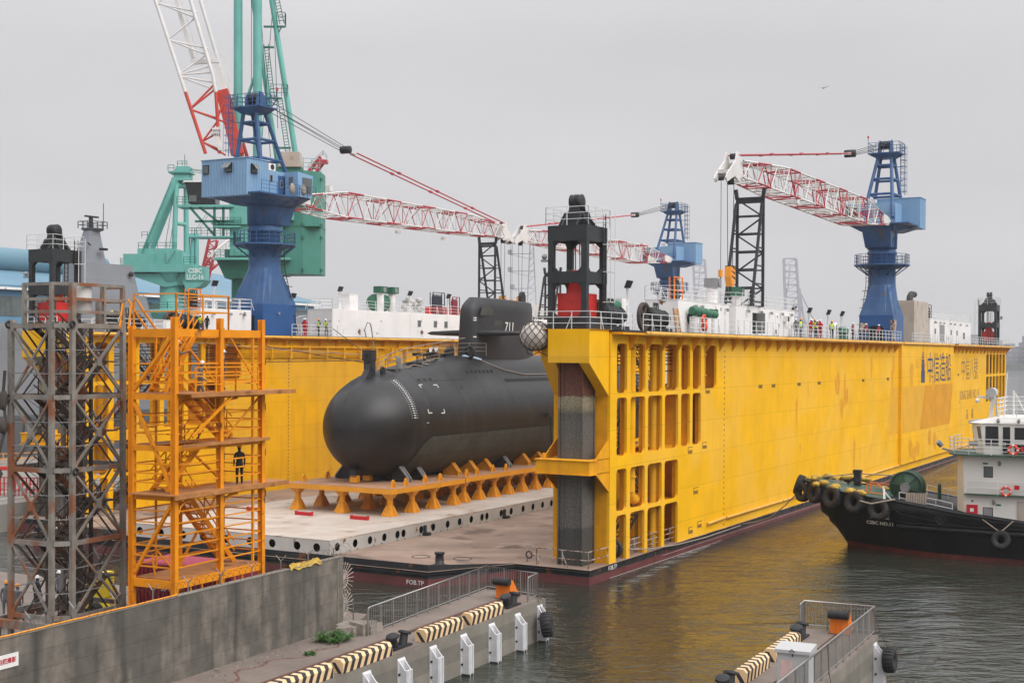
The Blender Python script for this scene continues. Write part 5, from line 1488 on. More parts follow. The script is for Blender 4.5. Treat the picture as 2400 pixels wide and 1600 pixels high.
part('loose_lines', m, 'rope_tan', t)
m = MB()
for y, x, r_ in ((4.9, 0.7, 0.24), (13.1, 0.3, 0.5), (15.6, 0.4, 0.38), (16.5, 0.2, 0.48), (18.0, 1.3, 0.5)):
    z = casing_z(y) + 0.3; m.torus((x, y, z), r_, 0.12, 'x' if r_ != 0.5 else 'y', 18, 7); m.lathe([(r_ * 0.7, -0.12), (r_ * 0.7, 0.12)], (x, y, z), 14, 'x')
for y in (6.0, 9.2): m.box(0.0, 1.1, y, y + 1.1, casing_z(y) - 0.0, casing_z(y) + 0.26)
m.box(-0.3, 0.3, 10.9, 17.0, casing_z(12) + 0.35, casing_z(12) + 0.62)
for i in range(6): m.bar((0, 11.2 + i * 1.1, casing_z(11) - 0.1), (0, 11.2 + i * 1.1, casing_z(12) + 0.4), 0.08)
part('cable_reel', m, 'iron_black', t)
m = MB()
for k in range(6): m.path([(0.9 + 0.02 * k, 6.6 + 0.1 * k, casing_z(6.5) + 1.25), (0.95, 6.7 + 0.1 * k, casing_z(6.5) + 0.2 + 0.05 * k), (0.95, 7.0 + 0.06 * k, casing_z(6.5) + 0.1), (0.9, 7.25 + 0.04 * k, casing_z(6.5) + 0.5), (0.9, 7.2, casing_z(6.5) + 1.25)], 0.05, 5)
part('hanging_coil', m, 'vent_grey', t)
m = MB()
for y, z in ((11.4, 1.15), (12.3, 1.05)): m.add([(1.1, y, casing_z(y) + z), (1.12, y + 0.7, casing_z(y) + z + 0.1), (1.0, y + 0.6, casing_z(y) + z - 0.35), (1.15, y + 0.05, casing_z(y) + z - 0.4)], [(0, 1, 2, 3)])
part('white_cloth', m, 'mark_white', t)
# draped line down the fore casing with its pale middle length
m = MB(); m.path([spt(19.0, R(70), 0.3), spt(22.5, R(62), 0.1), spt(26.0, R(57), 0.06), spt(30.5, R(57), 0.06), spt(36, R(63), 0.08)], 0.04, 5)
m.v = [v + Vector(SO) for v in m.v]
part('draped_line', m, 'rope_tan', t)
m = MB(SO); m.path([spt(17.2, R(80), 0.1), spt(18.4, R(77), 0.09), spt(19.4, R(73), 0.1)], 0.12, 6)
part('blue_cloth', m, 'cloth_blue', t)
# vertical probe by the hull near the pile
m = MB(); m.bar((5.3, 27.0, 0.0), (5.0, 27.0, 4.8), 0.12); m.box(4.7, 5.1, 26.5, 27.2, 4.6, 5.0)
solo('support_strut', m, 'iron_black', 'thin black strut leaning on the submarine side near the guide pile', 'strut', (-27.2, 10.0, 4.2), 0, True)

# ================= left background: ship, warehouse, green cranes =================
t = thing('naval_ship', 'large grey naval ship moored beyond the left quay with a tall tapering mast', 'naval ship', (-92, 45, 0), 0, True)
m = MB()
# hull flank runs along the quay; profile in plan with a pointed bow far ahead
def ship_sec(y, hw, zt, fl): return [(-24 + (24 - hw) * 0, y, -1)]
secs_ = [(-75, 9.5, 17.5), (-40, 11, 17.4), (10, 11, 17.2), (25, 9.8, 18.2), (45, 5.2, 19.6), (58, 0.3, 21.0)]
vs = []
for y, hw, zt in secs_:
    c = -11
    vs += [(c + hw * 0.86, y, -1.0), (c + hw * 0.96, y, 7.1), (c + hw, y, zt), (c - hw, y, zt), (c - hw * 0.96, y, 7.1), (c - hw * 0.86, y, -1.0)]
fs = []; 
for k in range(len(secs_) - 1):
    for i in range(6): fs.append((k * 6 + i, k * 6 + (i + 1) % 6, (k + 1) * 6 + (i + 1) % 6, (k + 1) * 6 + i))
fs.append((5, 4, 3, 2, 1, 0))
m.add(vs, fs)
hl = part('hull', m, 'grey_ship', t)
m = MB(); vs = []
for y, hw, zt in secs_:
    c = -11; vs += [(c + hw * 0.86 + 0.06, y, -0.99), (c + hw * 0.96 + 0.06, y, 7.0)]
m.add(vs, [(k * 2, k * 2 + 1, k * 2 + 3, k * 2 + 2) for k in range(len(secs_) - 1)])
part('lower_hull_band', m, 'grey_ship_dark', hl)
m = MB()
for y, z, r_ in ((-11, 14.2, 0.4), (-7.3, 10.4, 0.3), (8, 13.0, 0.3), (12, 10, 0.35)): m.lathe([(r_, 0), (r_, 0.1)], (0.0 - 0.35, y, z), 12, 'x')
m.box(-0.5, -0.32, -10.2, -9.3, 4.4, 6.6)
part('scuttle', m, 'grey_ship_dark', hl)
m = MB()   # superstructure: stepped slabs with sloped sides
def frust(x0, x1, y0, y1, z0, z1, ix, iy0, iy1, mm=m):
    mm.hexa([(x0, y0, z0), (x1, y0, z0), (x1, y1, z0), (x0, y1, z0), (x0 + ix, y0 + iy0, z1), (x1 - ix, y0 + iy0, z1), (x1 - ix, y1 - iy1, z1), (x0 + ix, y1 - iy1, z1)])
frust(-6.5, -1.2, -0.6, 12.6, 17.0, 22.2, 0.4, 0.7, 1.6)
frust(-6.2, -2.0, 0.4, 10.2, 22.1, 26.2, 0.4, 0.3, 0.9)
part('superstructure', m, 'grey_ship', t)
m = MB(); frust(-6.6, -4.2, 2.8, 6.4, 26.1, 30.6, 0.6, 1.3, 0.6, m)
mo = part('mast', m, 'grey_ship', t)
m = MB(); m.lathe([(0.7, 30.4), (1.5, 30.8), (1.5, 30.95)], (-5.6, 5.3, 0), 12)
m.rail([(-4.3, 4.0, 30.95), (-4.3, 6.6, 30.95), (-6.9, 6.6, 30.95), (-6.9, 4.0, 30.95), (-4.3, 4.0, 30.95)], 0.9, 0.9, 2, 0.05)
part('mast_platform', m, 'grey_ship_dark', mo)
m = MB(); m.tube((-5.6, 5.0, 30.9), (-5.6, 5.0, 32.4), 0.28, 8); m.box(-5.8, -5.4, 4.0, 6.2, 32.4, 32.6); m.tube((-5.0, 6.6, 30.9), (-5.0, 6.6, 34.4), 0.05, 5)
m.bar((-4.2, 3.6, 28.6), (-3.6, 2.6, 28.8), 0.15); m.box(-3.9, -3.3, 4.8, 5.8, 28.0, 28.3)
part('radar', m, 'iron_black', mo)
for y, z in ((8.6, 25), (9.3, 21.5), (1.2, 22.8)):
    m = MB(); m.sphere((-1.9, y, z), 0.35, 8, 6); m.bar((-2.9, y, z), (-1.9, y, z), 0.2); part('sensor', m, 'iron_black', t)
m = MB(); m.rail([(-0.6, -60, 17.4), (-0.4, 8, 17.2)], 1.1, 2.6, 3, 0.035); part('deck_rail', m, 'grey_ship', t)
m = MB()
m.prism([(-18, 17.2), (-9, 17.2), (-9, 17.9), (-16, 18.4)], 'x', -8, -2)
part('boat_deck_cover', m, 'vent_grey', t)

t = thing('warehouse', 'long blue warehouse with pale ribbed roof and a big round duct along its ridge', 'warehouse', (-150, 100, 0), 0, True)
m = MB(); m.box(-60, 0, -80, 66, 2, 25.3)
wh = part('wall', m, 'warehouse_blue', t)
m = MB(); m.prism([(0.9, 25.2), (0.9, 25.9), (-30, 33.2), (-60.9, 25.9), (-60.9, 25.2)], 'y', -81, 67)
part('roof', m, 'roof_blue', t)
m = MB(); m.box(0.91, 1.15, -81, 67, 25.1, 25.5); 
for y in range(-78, 66, 9): m.tube((0.4, y, 2), (0.4, y, 24.7), 0.22, 6)
part('gutter', m, 'white_paint', t)
for y in range(-78, 62, 9):
    for z0, z1 in ((15.6, 18.8), (20.6, 24.0)):
        m = MB(); m.box(0.0, 0.08, y + 1.2, y + 7.8, z0, z1); 
        for k in range(1, 6): m.box(0.08, 0.12, y + 1.2 + k * 1.1 - 0.05, y + 1.2 + k * 1.1 + 0.05, z0, z1)
        part('window', m, 'glass_grey', wh)
m = MB(); m.lathe([(0.5, 17.6), (1.9, 17), (2.25, 15.5), (2.25, -80)], (-15, 0, 31.4), 24, 'y')
part('ridge_duct', m, 'roof_blue', t)

# --- big green luffing crane behind the near blue crane
t = thing('luffing_crane', 'huge green shipyard crane with red and white boom towering behind the near blue crane', 'crane', (-36.5, 185, 2), 0)
m = MB(); m.lathe([(5.0, 0), (5.0, 1.5), (2.2, 3), (2.05, 24), (3.0, 25.5), (3.0, 27)], n=24)
m.hexa([(-2.4, -3, 23.0), (2.6, -3, 23.0), (2.6, 3, 23.0), (-2.4, 3, 23.0), (-3.4, -3.6, 25.4), (5, -3.6, 25.4), (5, 3.6, 25.4), (-3.4, 3.6, 25.4)])
part('column', m, 'green_dark', t)
m = MB(); m.box(-4, 6.5, -4, 4, 30.2, 30.8); m.box(-1.6, 5.5, -3.6, 3.6, 26.0, 30.2); m.box(-1.6, 7.0, -3.9, 3.4, 30.8, 36.2)
m.box(-3.6, 0, -4.2, -1.5, 29.8, 30.0); m.box(-6.2, 0, -4.3, -1.4, 28.4, 28.6); m.box(-3.6, 6.6, -4.6, 4, 25.4, 25.7); m.box(-8.6, -1, -4.4, -1, 32.5, 32.8)
part('slewing_platform', m, 'green_crane', t)
m = MB()
for z, x0, x1 in ((30.0, -3.6, 0), (28.6, -6.2, -1), (32.8, -8.6, -7.0), (25.7, -3.6, 6.4), (36.2, 1.5, 7.0)): m.rail([(x0, -4.2, z), (x1, -4.2, z)], 1.1, 0.9, 3, 0.04)
for a, b in (((-6.9, -3.9, 32.5), (-3.4, -3.9, 28.5)), ((-5.6, -3.9, 32.5), (-2.4, -3.9, 30)), ((-3.6, -3.9, 32.5), (-3.6, -3.9, 28.5)), ((-2.4, -3.9, 32.5), (-2.4, -3.9, 28.4)), ((-6.2, -3.9, 30.6), (-1, -3.9, 30.6))): m.bar(a, b, 0.3)

part('walkways', m, 'green_dark', t)
m = MB(); m.hexa([(-6.9, -4.3, 32.9), (-3.4, -4.3, 32.9), (-3.4, -1.5, 32.9), (-6.9, -1.5, 32.9), (-7.4, -4.6, 35.8), (-3.4, -4.6, 35.8), (-3.4, -1.5, 35.8), (-7.4, -1.5, 35.8)])
m.box(-6.9, -5.9, -4.42, -4.34, 33.2, 34.2, 1)
cab2 = part('driver_cab', m, ['window_dark', 'glass_grey'], t)
m = MB(); m.box(-7.6, -3.3, -4.7, -1.4, 35.8, 36.0); part('cab_roof', m, 'white_paint', cab2)
m = MB(); m.prism([(3.4, -3.0), (8.2, -3.0), (10.4, -1.2), (10.4, 3), (3.4, 3)], 'z', 23.6, 37.6)
cw = part('counterweight_house', m, 'green_box', t)
m = MB(); m.box(3.35, 10.45, -3.05, 3.05, 32.0 - 2.0, 32.1 - 2.0)
for z in (24.2, 28.6, 30.3, 36.6):
    for x, y in ((8.2, -3.05), (10.42, -1.2)): m.lathe([(0.22, -0.2), (0.22, 0.2)], (x, y, z), 8, 'z')
part('house_bands', m, 'green_dark', cw)
m = MB(); m.rail([(6, -2.8, 37.6), (10.2, -1.1, 37.6)], 1.8, 1.2, 3, 0.04); m.bar((10.3, -1, 37.6), (10.3, -1, 26), 0.08); part('roof_rail', m, 'green_crane', cw)
m = MB(); m.hexa([(5.0, -3.8, 38.0), (8.0, -3.8, 38.0), (8.0, -1.5, 38.0), (5, -1.5, 38.0), (5.2, -3.8, 40.0), (7.8, -3.8, 40.0), (7.8, -1.5, 40.0), (5.2, -1.5, 40.0)]); m.hexa([(1.5, -3.6, 36.1), (8.2, -3.6, 36.1), (8.2, 3, 36.1), (1.5, 3, 36.1), (2, -3.4, 38.0), (7.9, -3.4, 38.0), (7.9, 3, 38.0), (2, 3, 38.0)], 1)
part('winch_cover', m, ['plate_cream', 'green_dark'], t)
m = MB()   # mast legs
def leg(px0, py0, px1, py1, r0, r1, dy=0):
    s_ = 185 / 3150; a = ((px0 - 1200) * s_ + 36.5, dy, 13 + (825 - py0) * s_); b = ((px1 - 1200) * s_ + 36.5, dy, 13 + (825 - py1) * s_)
    m.tube(a, b, r0, 14, r1); return a, b
leg(565, 400, 565, -90, 0.62, 0.6, -2); leg(612, 440, 612, -90, 0.62, 0.6, -2.6); leg(697, 375, 630, -60, 0.38, 0.36, -1.0)
leg(648, 400, 585, -20, 0.34, 0.34, 2); leg(585, 240, 622, 130, 0.2, 0.2, -2)
part('mast_legs', m, 'green_crane', t)
m = MB()
def pp(px, py, y): s_ = 185 / 3150; return Vector(((px - 1200) * s_ + 36.5, y, 13 + (825 - py) * s_))
for x0, y0, x1, y1 in ((622, 68, 672, 68), (624, 235, 664, 235), (622, 116, 646, 116), (645, 350, 685, 350)): m.bar(pp(x0, y0, -1.2), pp(x1, y1, -1.2), 0.25)
m.ladder(pp(628, 110, -1.4), pp(643, 235, -1.4), 0.6, 0.4, 0.05); m.ladder(pp(652, 0, -1.4), pp(665, 62, -1.4), 0.6, 0.4, 0.05); m.ladder(pp(660, 235, -1.4), pp(680, 370, -1.4), 0.6, 0.4, 0.05); m.ladder(pp(640, -60, -1.4), pp(652, 0, -1.4), 0.6, 0.4, 0.05)
for (x0, x1, y) in ((654, 673, 66), (640, 678, 233)): m.rail([pp(x0, y, -1.8), pp(x1, y, -1.8)], 1.7, 0.8, 3, 0.04); m.rail([pp(x1 - 2, y, -0.3), pp(x1, y, -1.8)], 1.7, 0.8, 3, 0.04)
m.bar(pp(664, 68, -1.2), pp(655, 84, -1.2), 0.15); m.bar(pp(640, 255, -1.2), pp(652, 238, -1.2), 0.15)
part('ladders', m, 'green_dark', t)
m = MB()
for x0, x1, y1 in ((588, 588, 210), (603, 640, 480), (637, 650, 300), (646, 600, 480)): m.tube(pp(x0, -80, 0.4), pp(x1, y1, 0.4), 0.04, 4)
part('hoist_rope', m, 'iron_black', t)
# boom: two lattice faces, white above and red below
m = MB()
def bp(px, py, y): return pp(px, py, y)
bl = [(378, 0), (437, 192), (450, 235), (467, 272), (493, 343), (498, 365)]
def xl(py, off=0):     # left chord x at a photo height
    return 375 + (py + 10) * 0.3285 + off
def xr(py, off=0): return 459 + (py) * 0.300 + off
def bz(px, py, d): return bp(px, py, d)
cl = lambda py: 1 if py > 226 else 0
pys = [-70, 28, 112, 192, 232, 270, 343, 372]
for d in (-4.8, ):
    for a, b in zip(pys[:-1], pys[1:]):
        m.tube(bz(xl(a), a, d), bz(xl(b), b, d), 0.24, 8, m=cl((a + b) / 2)); 
        m.tube(bz(xr(a) if a < 232 else 524 + (a - 232) * 0.06, a, d), bz(xr(b) if b < 232 else 524 + (b - 232) * 0.06, b, d), 0.24, 8, m=cl((a + b) / 2))
for d in (-1.5,):
    for a, b in zip([-70, 50, 130, 226], [50, 130, 226, 380]):
        m.tube(bz(xr(a, 14), a, d), bz(xr(b, 14), b, d), 0.24, 8, m=cl((a + b) / 2))
for (x0, y0, x1, y1) in ((391, 28, 422, 0), (391, 28, 478, 62), (391, 30, 480, 48), (415, 112, 474, 62), (415, 112, 500, 145), (415, 113, 506, 132), (438, 192, 497, 148), (438, 192, 510, 186), (438, 192, 508, 172), (438, 195, 520, 225), (438, 195, 524, 210)):
    m.tube(bz(x0, y0, -4.8), bz(x1, y1, -4.4), 0.12, 6, m=0)
for (x0, y0, x1, y1) in ((466, 270, 520, 225), (466, 270, 518, 214), (467, 272, 545, 300), (467, 272, 530, 292), (494, 344, 528, 295), (494, 346, 530, 362), (494, 346, 545, 375), (494, 344, 516, 330), (528, 292, 540, 250)):
    m.tube(bz(x0, y0, -4.8), bz(x1, y1, -4.4), 0.14, 6, m=1)
part('boom', m, ['truss_white', 'boom_red'], t)
m = MB(); m.hexa([pp(530, 225, -4.2), pp(545, 225, -4.2), pp(545, 225, -3.4), pp(530, 225, -3.4)] + [pp(556, 375, -4.2), pp(585, 375, -4.2), pp(585, 375, -3.4), pp(556, 375, -3.4)][::1]); 
m.bar(pp(535, 225, -4), pp(572, 372, -4), 1.6, 0.8)
part('boom_root', m, 'boom_red', t)
m = MB(); m.bar(pp(420, -10, -3.5), pp(467, 150, -3.5), 0.55); m.bar(pp(463, 160, -3.5), pp(525, 155, -3.5), 0.55); m.bar(pp(522, 165, -3.2), pp(540, 222, -3.2), 0.7)
m.rail([pp(430, 0, -3.2), pp(475, 150, -3.2)], 1.0, 2.5, 2, 0.03)
for k in range(4): m.bar(pp(514 + k * 7, 140 + k * 4, -3), pp(544 + k * 2, 200, -3), 0.05)
m.path([pp(512, 140, -3), pp(530, 138, -3), pp(542, 152, -3), pp(545, 190, -3), pp(556, 220, -3)], 0.05, 4)
part('boom_walkway', m, 'truss_white', t)
m = MB(); 
pts = [(516, 315), (533, 312), (533, 335), (538, 352), (540, 366), (532, 366), (522, 348)]
m.add([pp(x, y, -5.2) for x, y in pts] + [pp(x, y, -5.0) for x, y in pts], [tuple(range(7)), tuple(reversed(range(7, 14)))] + [(i, (i + 1) % 7, 7 + (i + 1) % 7, 7 + i) for i in range(7)])
sg = part('boom_sign', m, 'truss_white', t)
text('sign_text', 'TMTM\n4085E', 0.5, 'mark_black', sg, face_m(tuple(pp(525, 326, -5.23)), (1, 0, 0), (0, 0, 1)))

# --- smaller green crane with the white letters
t = thing('harbour_crane', 'smaller green jib crane lettered CSBC LLC-16 left of the near blue crane', 'crane', (-57.8, 230, 2), 0)
s_ = 230 / 3150
def q_(px, py, y): return Vector(((px - 1200) * s_ + 57.8, y, 13 + (825 - py) * s_))
m = MB(); m.lathe([(2.6, 0), (2.6, 18.0), (4.6, 19.5), (4.6, 20.2), (2.4, 20.3), (2.4, 24.5), (2.8, 25.0), (3.4, 27.0)], n=20); part('column', m, 'green_crane', t)
m = MB(); m.rail([(4.5 * math.cos(R(a)), 4.5 * math.sin(R(a)), 20.2) for a in range(0, 361, 45)], 1.2, 1.5, 3, 0.05); m.ladder((2.6, -2, 20.3), (1.2, -3, 26.5), 0.6)
part('ring_rail', m, 'green_dark', t)
m = MB(); m.box(*[f(v) for f, v in zip((float,) * 6, (q_(296, 0, 0).x, q_(470, 0, 0).x, -3.5, 3.5, q_(0, 640, 0).z - 0.0, q_(0, 622, 0).z))])
m.prism([(q_(302, 0, 0).x, 26.3), (q_(450, 0, 0).x, 26.3), (q_(440, 0, 0).x, 24.4), (q_(395, 0, 0).x, 24.0)], 'y', -2.6, 2.6)
m.box(q_(302, 0, 0).x, q_(372, 0, 0).x, -3.4, 3.0, q_(0, 622, 0).z, q_(0, 598, 0).z); m.box(q_(332, 0, 0).x, q_(420, 0, 0).x, -2.6, 3.2, q_(0, 622, 0).z, q_(0, 585, 0).z); m.box(q_(400, 0, 0).x, q_(436, 0, 0).x, -2.9, 2.9, q_(0, 622, 0).z, q_(0, 592, 0).z)
part('machinery_house', m, 'green_crane', t)
m = MB(); m.rail([q_(334, 585, -2.6), q_(422, 585, -2.6)], 1.0, 1.5, 2, 0.05); m.rail([q_(296, 622, -3.5), q_(300, 622, -3.5)], 1.0, 1, 2, 0.05); m.rail([q_(442, 622, -3.4), q_(470, 622, -3.4)], 1.2, 0.9, 3, 0.05)
m.ladder(q_(402, 622, -3), q_(422, 590, -3), 0.6)
part('house_rail', m, 'green_dark', t)
m = MB()
for y in (-2.2, 2.2):
    m.tube(q_(330, 628, y), q_(416, 420, y * 0.5), 0.45, 8, 0.65)
    m.tube(q_(330 + (y + 2) * 0, 628, y), q_(345, 605, y), 0.6, 8)
m.tube(q_(415, 592, -2), q_(417, 430, -1), 0.45, 8); m.tube(q_(433, 625, 1), q_(433, 425, 1), 0.45, 8)
m.tube(q_(415, 525, -1.5), q_(433, 525, 1), 0.35, 8); m.tube(q_(417, 435, -1), q_(433, 435, 1), 0.5, 8)
m.hexa([q_(410, 425, -1.5), q_(447, 425, -1.5), q_(447, 425, 1.5), q_(410, 425, 1.5), q_(416, 392, -1.2), q_(447, 392, -1.2), q_(447, 392, 1.2), q_(416, 392, 1.2)])
m.box(q_(400, 0, 0).x, q_(452, 0, 0).x, -1.8, 1.8, q_(0, 408, 0).z, q_(0, 404, 0).z)
part('mast', m, 'green_crane', t)
m = MB(); m.rail([q_(400, 404, -1.8), q_(414, 404, -1.8)], 1.0, 0.8, 2, 0.05); m.rail([q_(420, 391, -1.2), q_(442, 391, -1.2)], 0.8, 0.8, 2, 0.05); m.tube(q_(433, 390, 0), q_(433, 362, 0), 0.06, 5)
m.ladder(q_(338, 610, -2.6), q_(408, 430, -1.8), 0.7, 0.5, 0.05); m.rail([q_(343, 560, -2.8), q_(356, 560, -2.8)], 1.0, 0.8, 2, 0.05)
m.rail([q_(436, 418, -1), q_(448, 418, -1)], 1.3, 0.5, 3, 0.05)
for x0, y0, x1, y1 in ((410, 440, 385, 590), (418, 440, 396, 590), (447, 398, 560, 415), (447, 402, 560, 420), (447, 396, 560, 411)): m.tube(q_(x0, y0, 0), q_(x1, y1, 0), 0.05, 4)
part('rigging', m, 'green_dark', t)
m = MB(); m.box(q_(446, 0, 0).x, q_(492, 0, 0).x, -3.6, -0.5, q_(0, 660, 0).z, q_(0, 628, 0).z); m.prism([(q_(440, 0, 0).x, 25.0), (q_(493, 0, 0).x, 25.2), (q_(480, 0, 0).x, 24.2), (q_(448, 0, 0).x, 23.2)], 'y', -3.4, 1.0)
sgo = part('counter_box', m, 'green_crane', t)
text('sign_text', 'CSBC\nLLC-16', 1.08, 'mark_white', sgo, face_m(tuple(q_(469, 645, -3.64)), (1, 0, 0), (0, 0, 1)), bold=0.03, sx=0.9)
# its white and red boom going up to the right
m = MB()
A_, B_ = Vector(q_(470, 640, 2)), Vector(q_(470 + 78, 640 - 104, 4))
lattice(m, A_, B_, lambda t: (0.5 + 1.0 * math.sin(math.pi * min(1, t + 0.15)), -0.9 * math.sin(math.pi * min(1, t + 0.12)), 0.9 * math.sin(math.pi * min(1, t + 0.12))), 10, 0.08, 0.16, (0, 1), cb=lambda i: 0 if 2 < i < 8 else 1)
part('lattice_boom', m, ['truss_white', 'truss_red'], t)
# third small green crane farther off
t = thing('harbour_crane', 'small distant green crane mast with red lattice boom between the two larger green cranes', 'crane', (-66, 300, 2), 0)
s2 = 300 / 3150
def q2(px, py, y): return Vector(((px - 1200) * s2 + 66, y, 13 + (825 - py) * s2))
m = MB()
for x0, x1 in ((449, 452), (461, 461), (447, 440)): m.tube(q2(x0 - (3 if x0 < 449 else 0), 700, 0), q2(x1, 555, 0), 0.5, 7)
m.tube(q2(450, 600, 0), q2(438, 720, 0), 0.4, 6); m.box(q2(443, 0, 0).x, q2(464, 0, 0).x, -1.5, 1.5, q2(0, 557, 0).z, q2(0, 548, 0).z); m.box(q2(440, 0, 0).x, q2(466, 0, 0).x, -3, 3, 0, q2(0, 690, 0).z)
part('mast', m, 'green_crane', t)
m = MB(); m.rail([q2(443, 548, -1.5), q2(464, 548, -1.5)], 1.2, 1.2, 2, 0.07)
for x in (452, 458): m.tube(q2(x, 550, 0), q2(x + 34, 498, 0), 0.05, 4)
part('rigging', m, 'green_dark', t)
m = MB(); lattice(m, q2(468, 690, 1), q2(498, 560, 1), lambda t: (0.7, -0.9, 0.9), 14, 0.09, 0.17, (0, 0)); part('lattice_boom', m, ['truss_red'], t)
# distant red boom tip right of the counterweight house
t = thing('harbour_crane', 'distant red crane boom tip showing just right of the green counterweight house', 'crane', (-53, 330, 2), 0)
s3 = 330 / 3150
def q3(px, py, y): return Vector(((px - 1200) * s3 + 53, y, 13 + (825 - py) * s3))
m = MB(); lattice(m, q3(640, 520, 0), q3(757, 372, 0), lambda t: (1.1, -1.3 + 0.6 * t, 1.1 - 0.4 * t), 16, 0.14, 0.25, (0, 0)); m.box(q3(745, 0, 0).x, q3(768, 0, 0).x, -1.2, 1.2, q3(0, 384, 0).z, q3(0, 376, 0).z)
part('lattice_boom', m, ['truss_red'], t)
m = MB(); m.tube(q3(640, 520, 0), (q3(640, 520, 0).x, 0, 0), 2.2, 12); m.box(q3(640, 0, 0).x - 4, q3(640, 0, 0).x + 4, -4, 4, q3(0, 540, 0).z, q3(0, 515, 0).z); part('column', m, 'green_dark', t)
m = MB(); m.rail([q3(722, 398, 0), q3(757, 365, 0), q3(766, 375, 0)], 1.2, 1.5, 2, 0.06); m.tube(q3(752, 380, 0), q3(752, 520, 0), 0.05, 4); part('walkway_rail', m, 'vent_grey', t)

# white patrol ship moored beyond the dock
t = thing('patrol_ship', 'white patrol ship with lattice mast and slanted bridge windows seen behind the submarine sail', 'ship', (4, 232, 0), R(-14))
m = MB(); m.prism([(-30, -1), (60, -1), (66, 9), (-34, 9)], 'y', -5, 5); part('hull', m, 'white_paint', t)
m = MB(); m.box(-20, 24, -4.4, 4.4, 9, 15); m.hexa([(-3.5, -4.5, 15), (14, -4.5, 15), (14, 4.5, 15), (-3.5, 4.5, 15), (-2.5, -4.9, 21.0), (13, -4.9, 21.0), (13, 4.9, 21.0), (-2.5, 4.9, 21.0)]); m.box(-4, 14, -5.1, 5.1, 21.0, 23.0)
su = part('superstructure', m, 'white_paint', t)
for k in range(6):
    m = MB(); x = -2.6 + k * 2.6; m.hexa([(x, -5.02, 19.0), (x + 2.1, -5.02, 19.0), (x + 2.1, -4.8, 19.0), (x, -4.8, 19.0), (x + 0.1, -5.12, 20.8), (x + 2.2, -5.12, 20.8), (x + 2.2, -4.9, 20.8), (x + 0.1, -4.9, 20.8)]); part('bridge_window', m, 'glass_grey', su)
m = MB(); m.rail([(-4, -5.1, 23), (14, -5.1, 23)], 1.8, 1.4, 3, 0.05); m.rail([(-12, -4.4, 15), (-3.6, -4.4, 15)], 1.4, 1.4, 3, 0.05); m.rail([(-3.5, -5.2, 18.2), (14, -5.2, 18.2)], 1.2, 1.4, 3, 0.05)
part('rail', m, 'rail_white', su)
m = MB()
for x in (-1.4, 0.2): m.tube((x, 0, 23), (-0.6 + (x + 0.6) * 0.3, 0, 34.5), 0.12, 5)
for k in range(9): m.bar((-1.4 + k * 0.06, 0, 23.5 + k * 1.2), (0.2 - k * 0.06, 0, 24.7 + k * 1.2), 0.08)
for z, w in ((26.0, 3.8), (29.0, 4.2), (32.0, 4.2)): m.bar((-0.6 - w, 0, z), (-0.3, 0, z), 0.14); m.box(-0.6 - w, -0.6 - w + 0.7, -0.4, 0.4, z, z + 0.7); m.bar((-0.6 - w, 0, z), (-0.6, 0, z - 1.0), 0.08)
m.tube((-0.6, 0, 34.5), (-0.6, 0, 37), 0.05, 4)
part('lattice_mast', m, 'far_white', t)

# left quay furniture: red barrier, rails, tyre on the quay edge
t = solo('quay_barrier', MB().rail([(0, 0, 0), (6, 0, 0)], 1.6, 0.35, 3, 0.05), 'block_red', 'red slatted barrier on the far quay at the left edge of the view', 'barrier', (-62, 3, 2.03), R(20), True)
m = MB(); 
for y in (0, 0.8, 1.6): m.box(-26, 26, y, y + 0.25, 0.0, 0.25)
solo('red_pipe_run', m, 'block_red', 'red pipes lying along the far quay beside the naval ship', 'pipes', (-79, 22, 2.03), R(48), True)
m = MB(); m.rail([(-22, 0, 0), (22, 0, 0)], 1.2, 2.0, 2, 0.05)
solo('quay_railing', m, 'helmet_orange', 'thin orange railing along the far quay in front of the naval ship', 'railing', (-85, 28, 2.0), R(62), True)

# ================= stair towers behind the concrete wall =================
WD = Vector((0.449, 0.894, 0)).normalized(); WN = Vector((-0.894, 0.449, 0)).normalized()   # along the wall, and to its left
def fr(o, ang=None): return math.atan2(WD.y, WD.x)
RZ = math.atan2(WD.y, WD.x)       # local +x runs along the wall (away), local +y to the left
# orange scaffold tower: local x 0..6, y 0..2.35
t = thing('orange_scaffold', 'orange steel access tower with platforms and stairs standing beside the rusty grey tower', 'scaffold tower', (-14.35, 57.15, 2.05), RZ)
Z0 = -2.05
def zz(z): return z - 2.05
m = MB()
HS = 0.22
for x in (0, 3.0, 6.0):
    for y in (0, 2.35): 
        top = 16.15 + (0.35 if y == 0 else 0)
        # I-section columns
        m.box(x - HS / 2, x + HS / 2, y - 0.13, y - 0.105, 0, zz(top)); m.box(x - HS / 2, x + HS / 2, y + 0.105, y + 0.13, 0, zz(top)); m.box(x - 0.02, x + 0.02, y - 0.105, y + 0.105, 0, zz(top))
if 1:
  for x in (0, 3.0, 6.0):
    for y in (0, 2.35):
        b = MB(); top = 16.15 + (0.35 if y == 0 else 0)
        b.box(x - HS / 2, x + HS / 2, y - 0.13, y - 0.105, 0, zz(top)); b.box(x - HS / 2, x + HS / 2, y + 0.105, y + 0.13, 0, zz(top)); b.box(x - 0.02, x + 0.02, y - 0.105, y + 0.105, 0, zz(top)); part('column', b, 'scaffold_orange', t)
if 0: part('column', m, 'scaffold_orange', t)
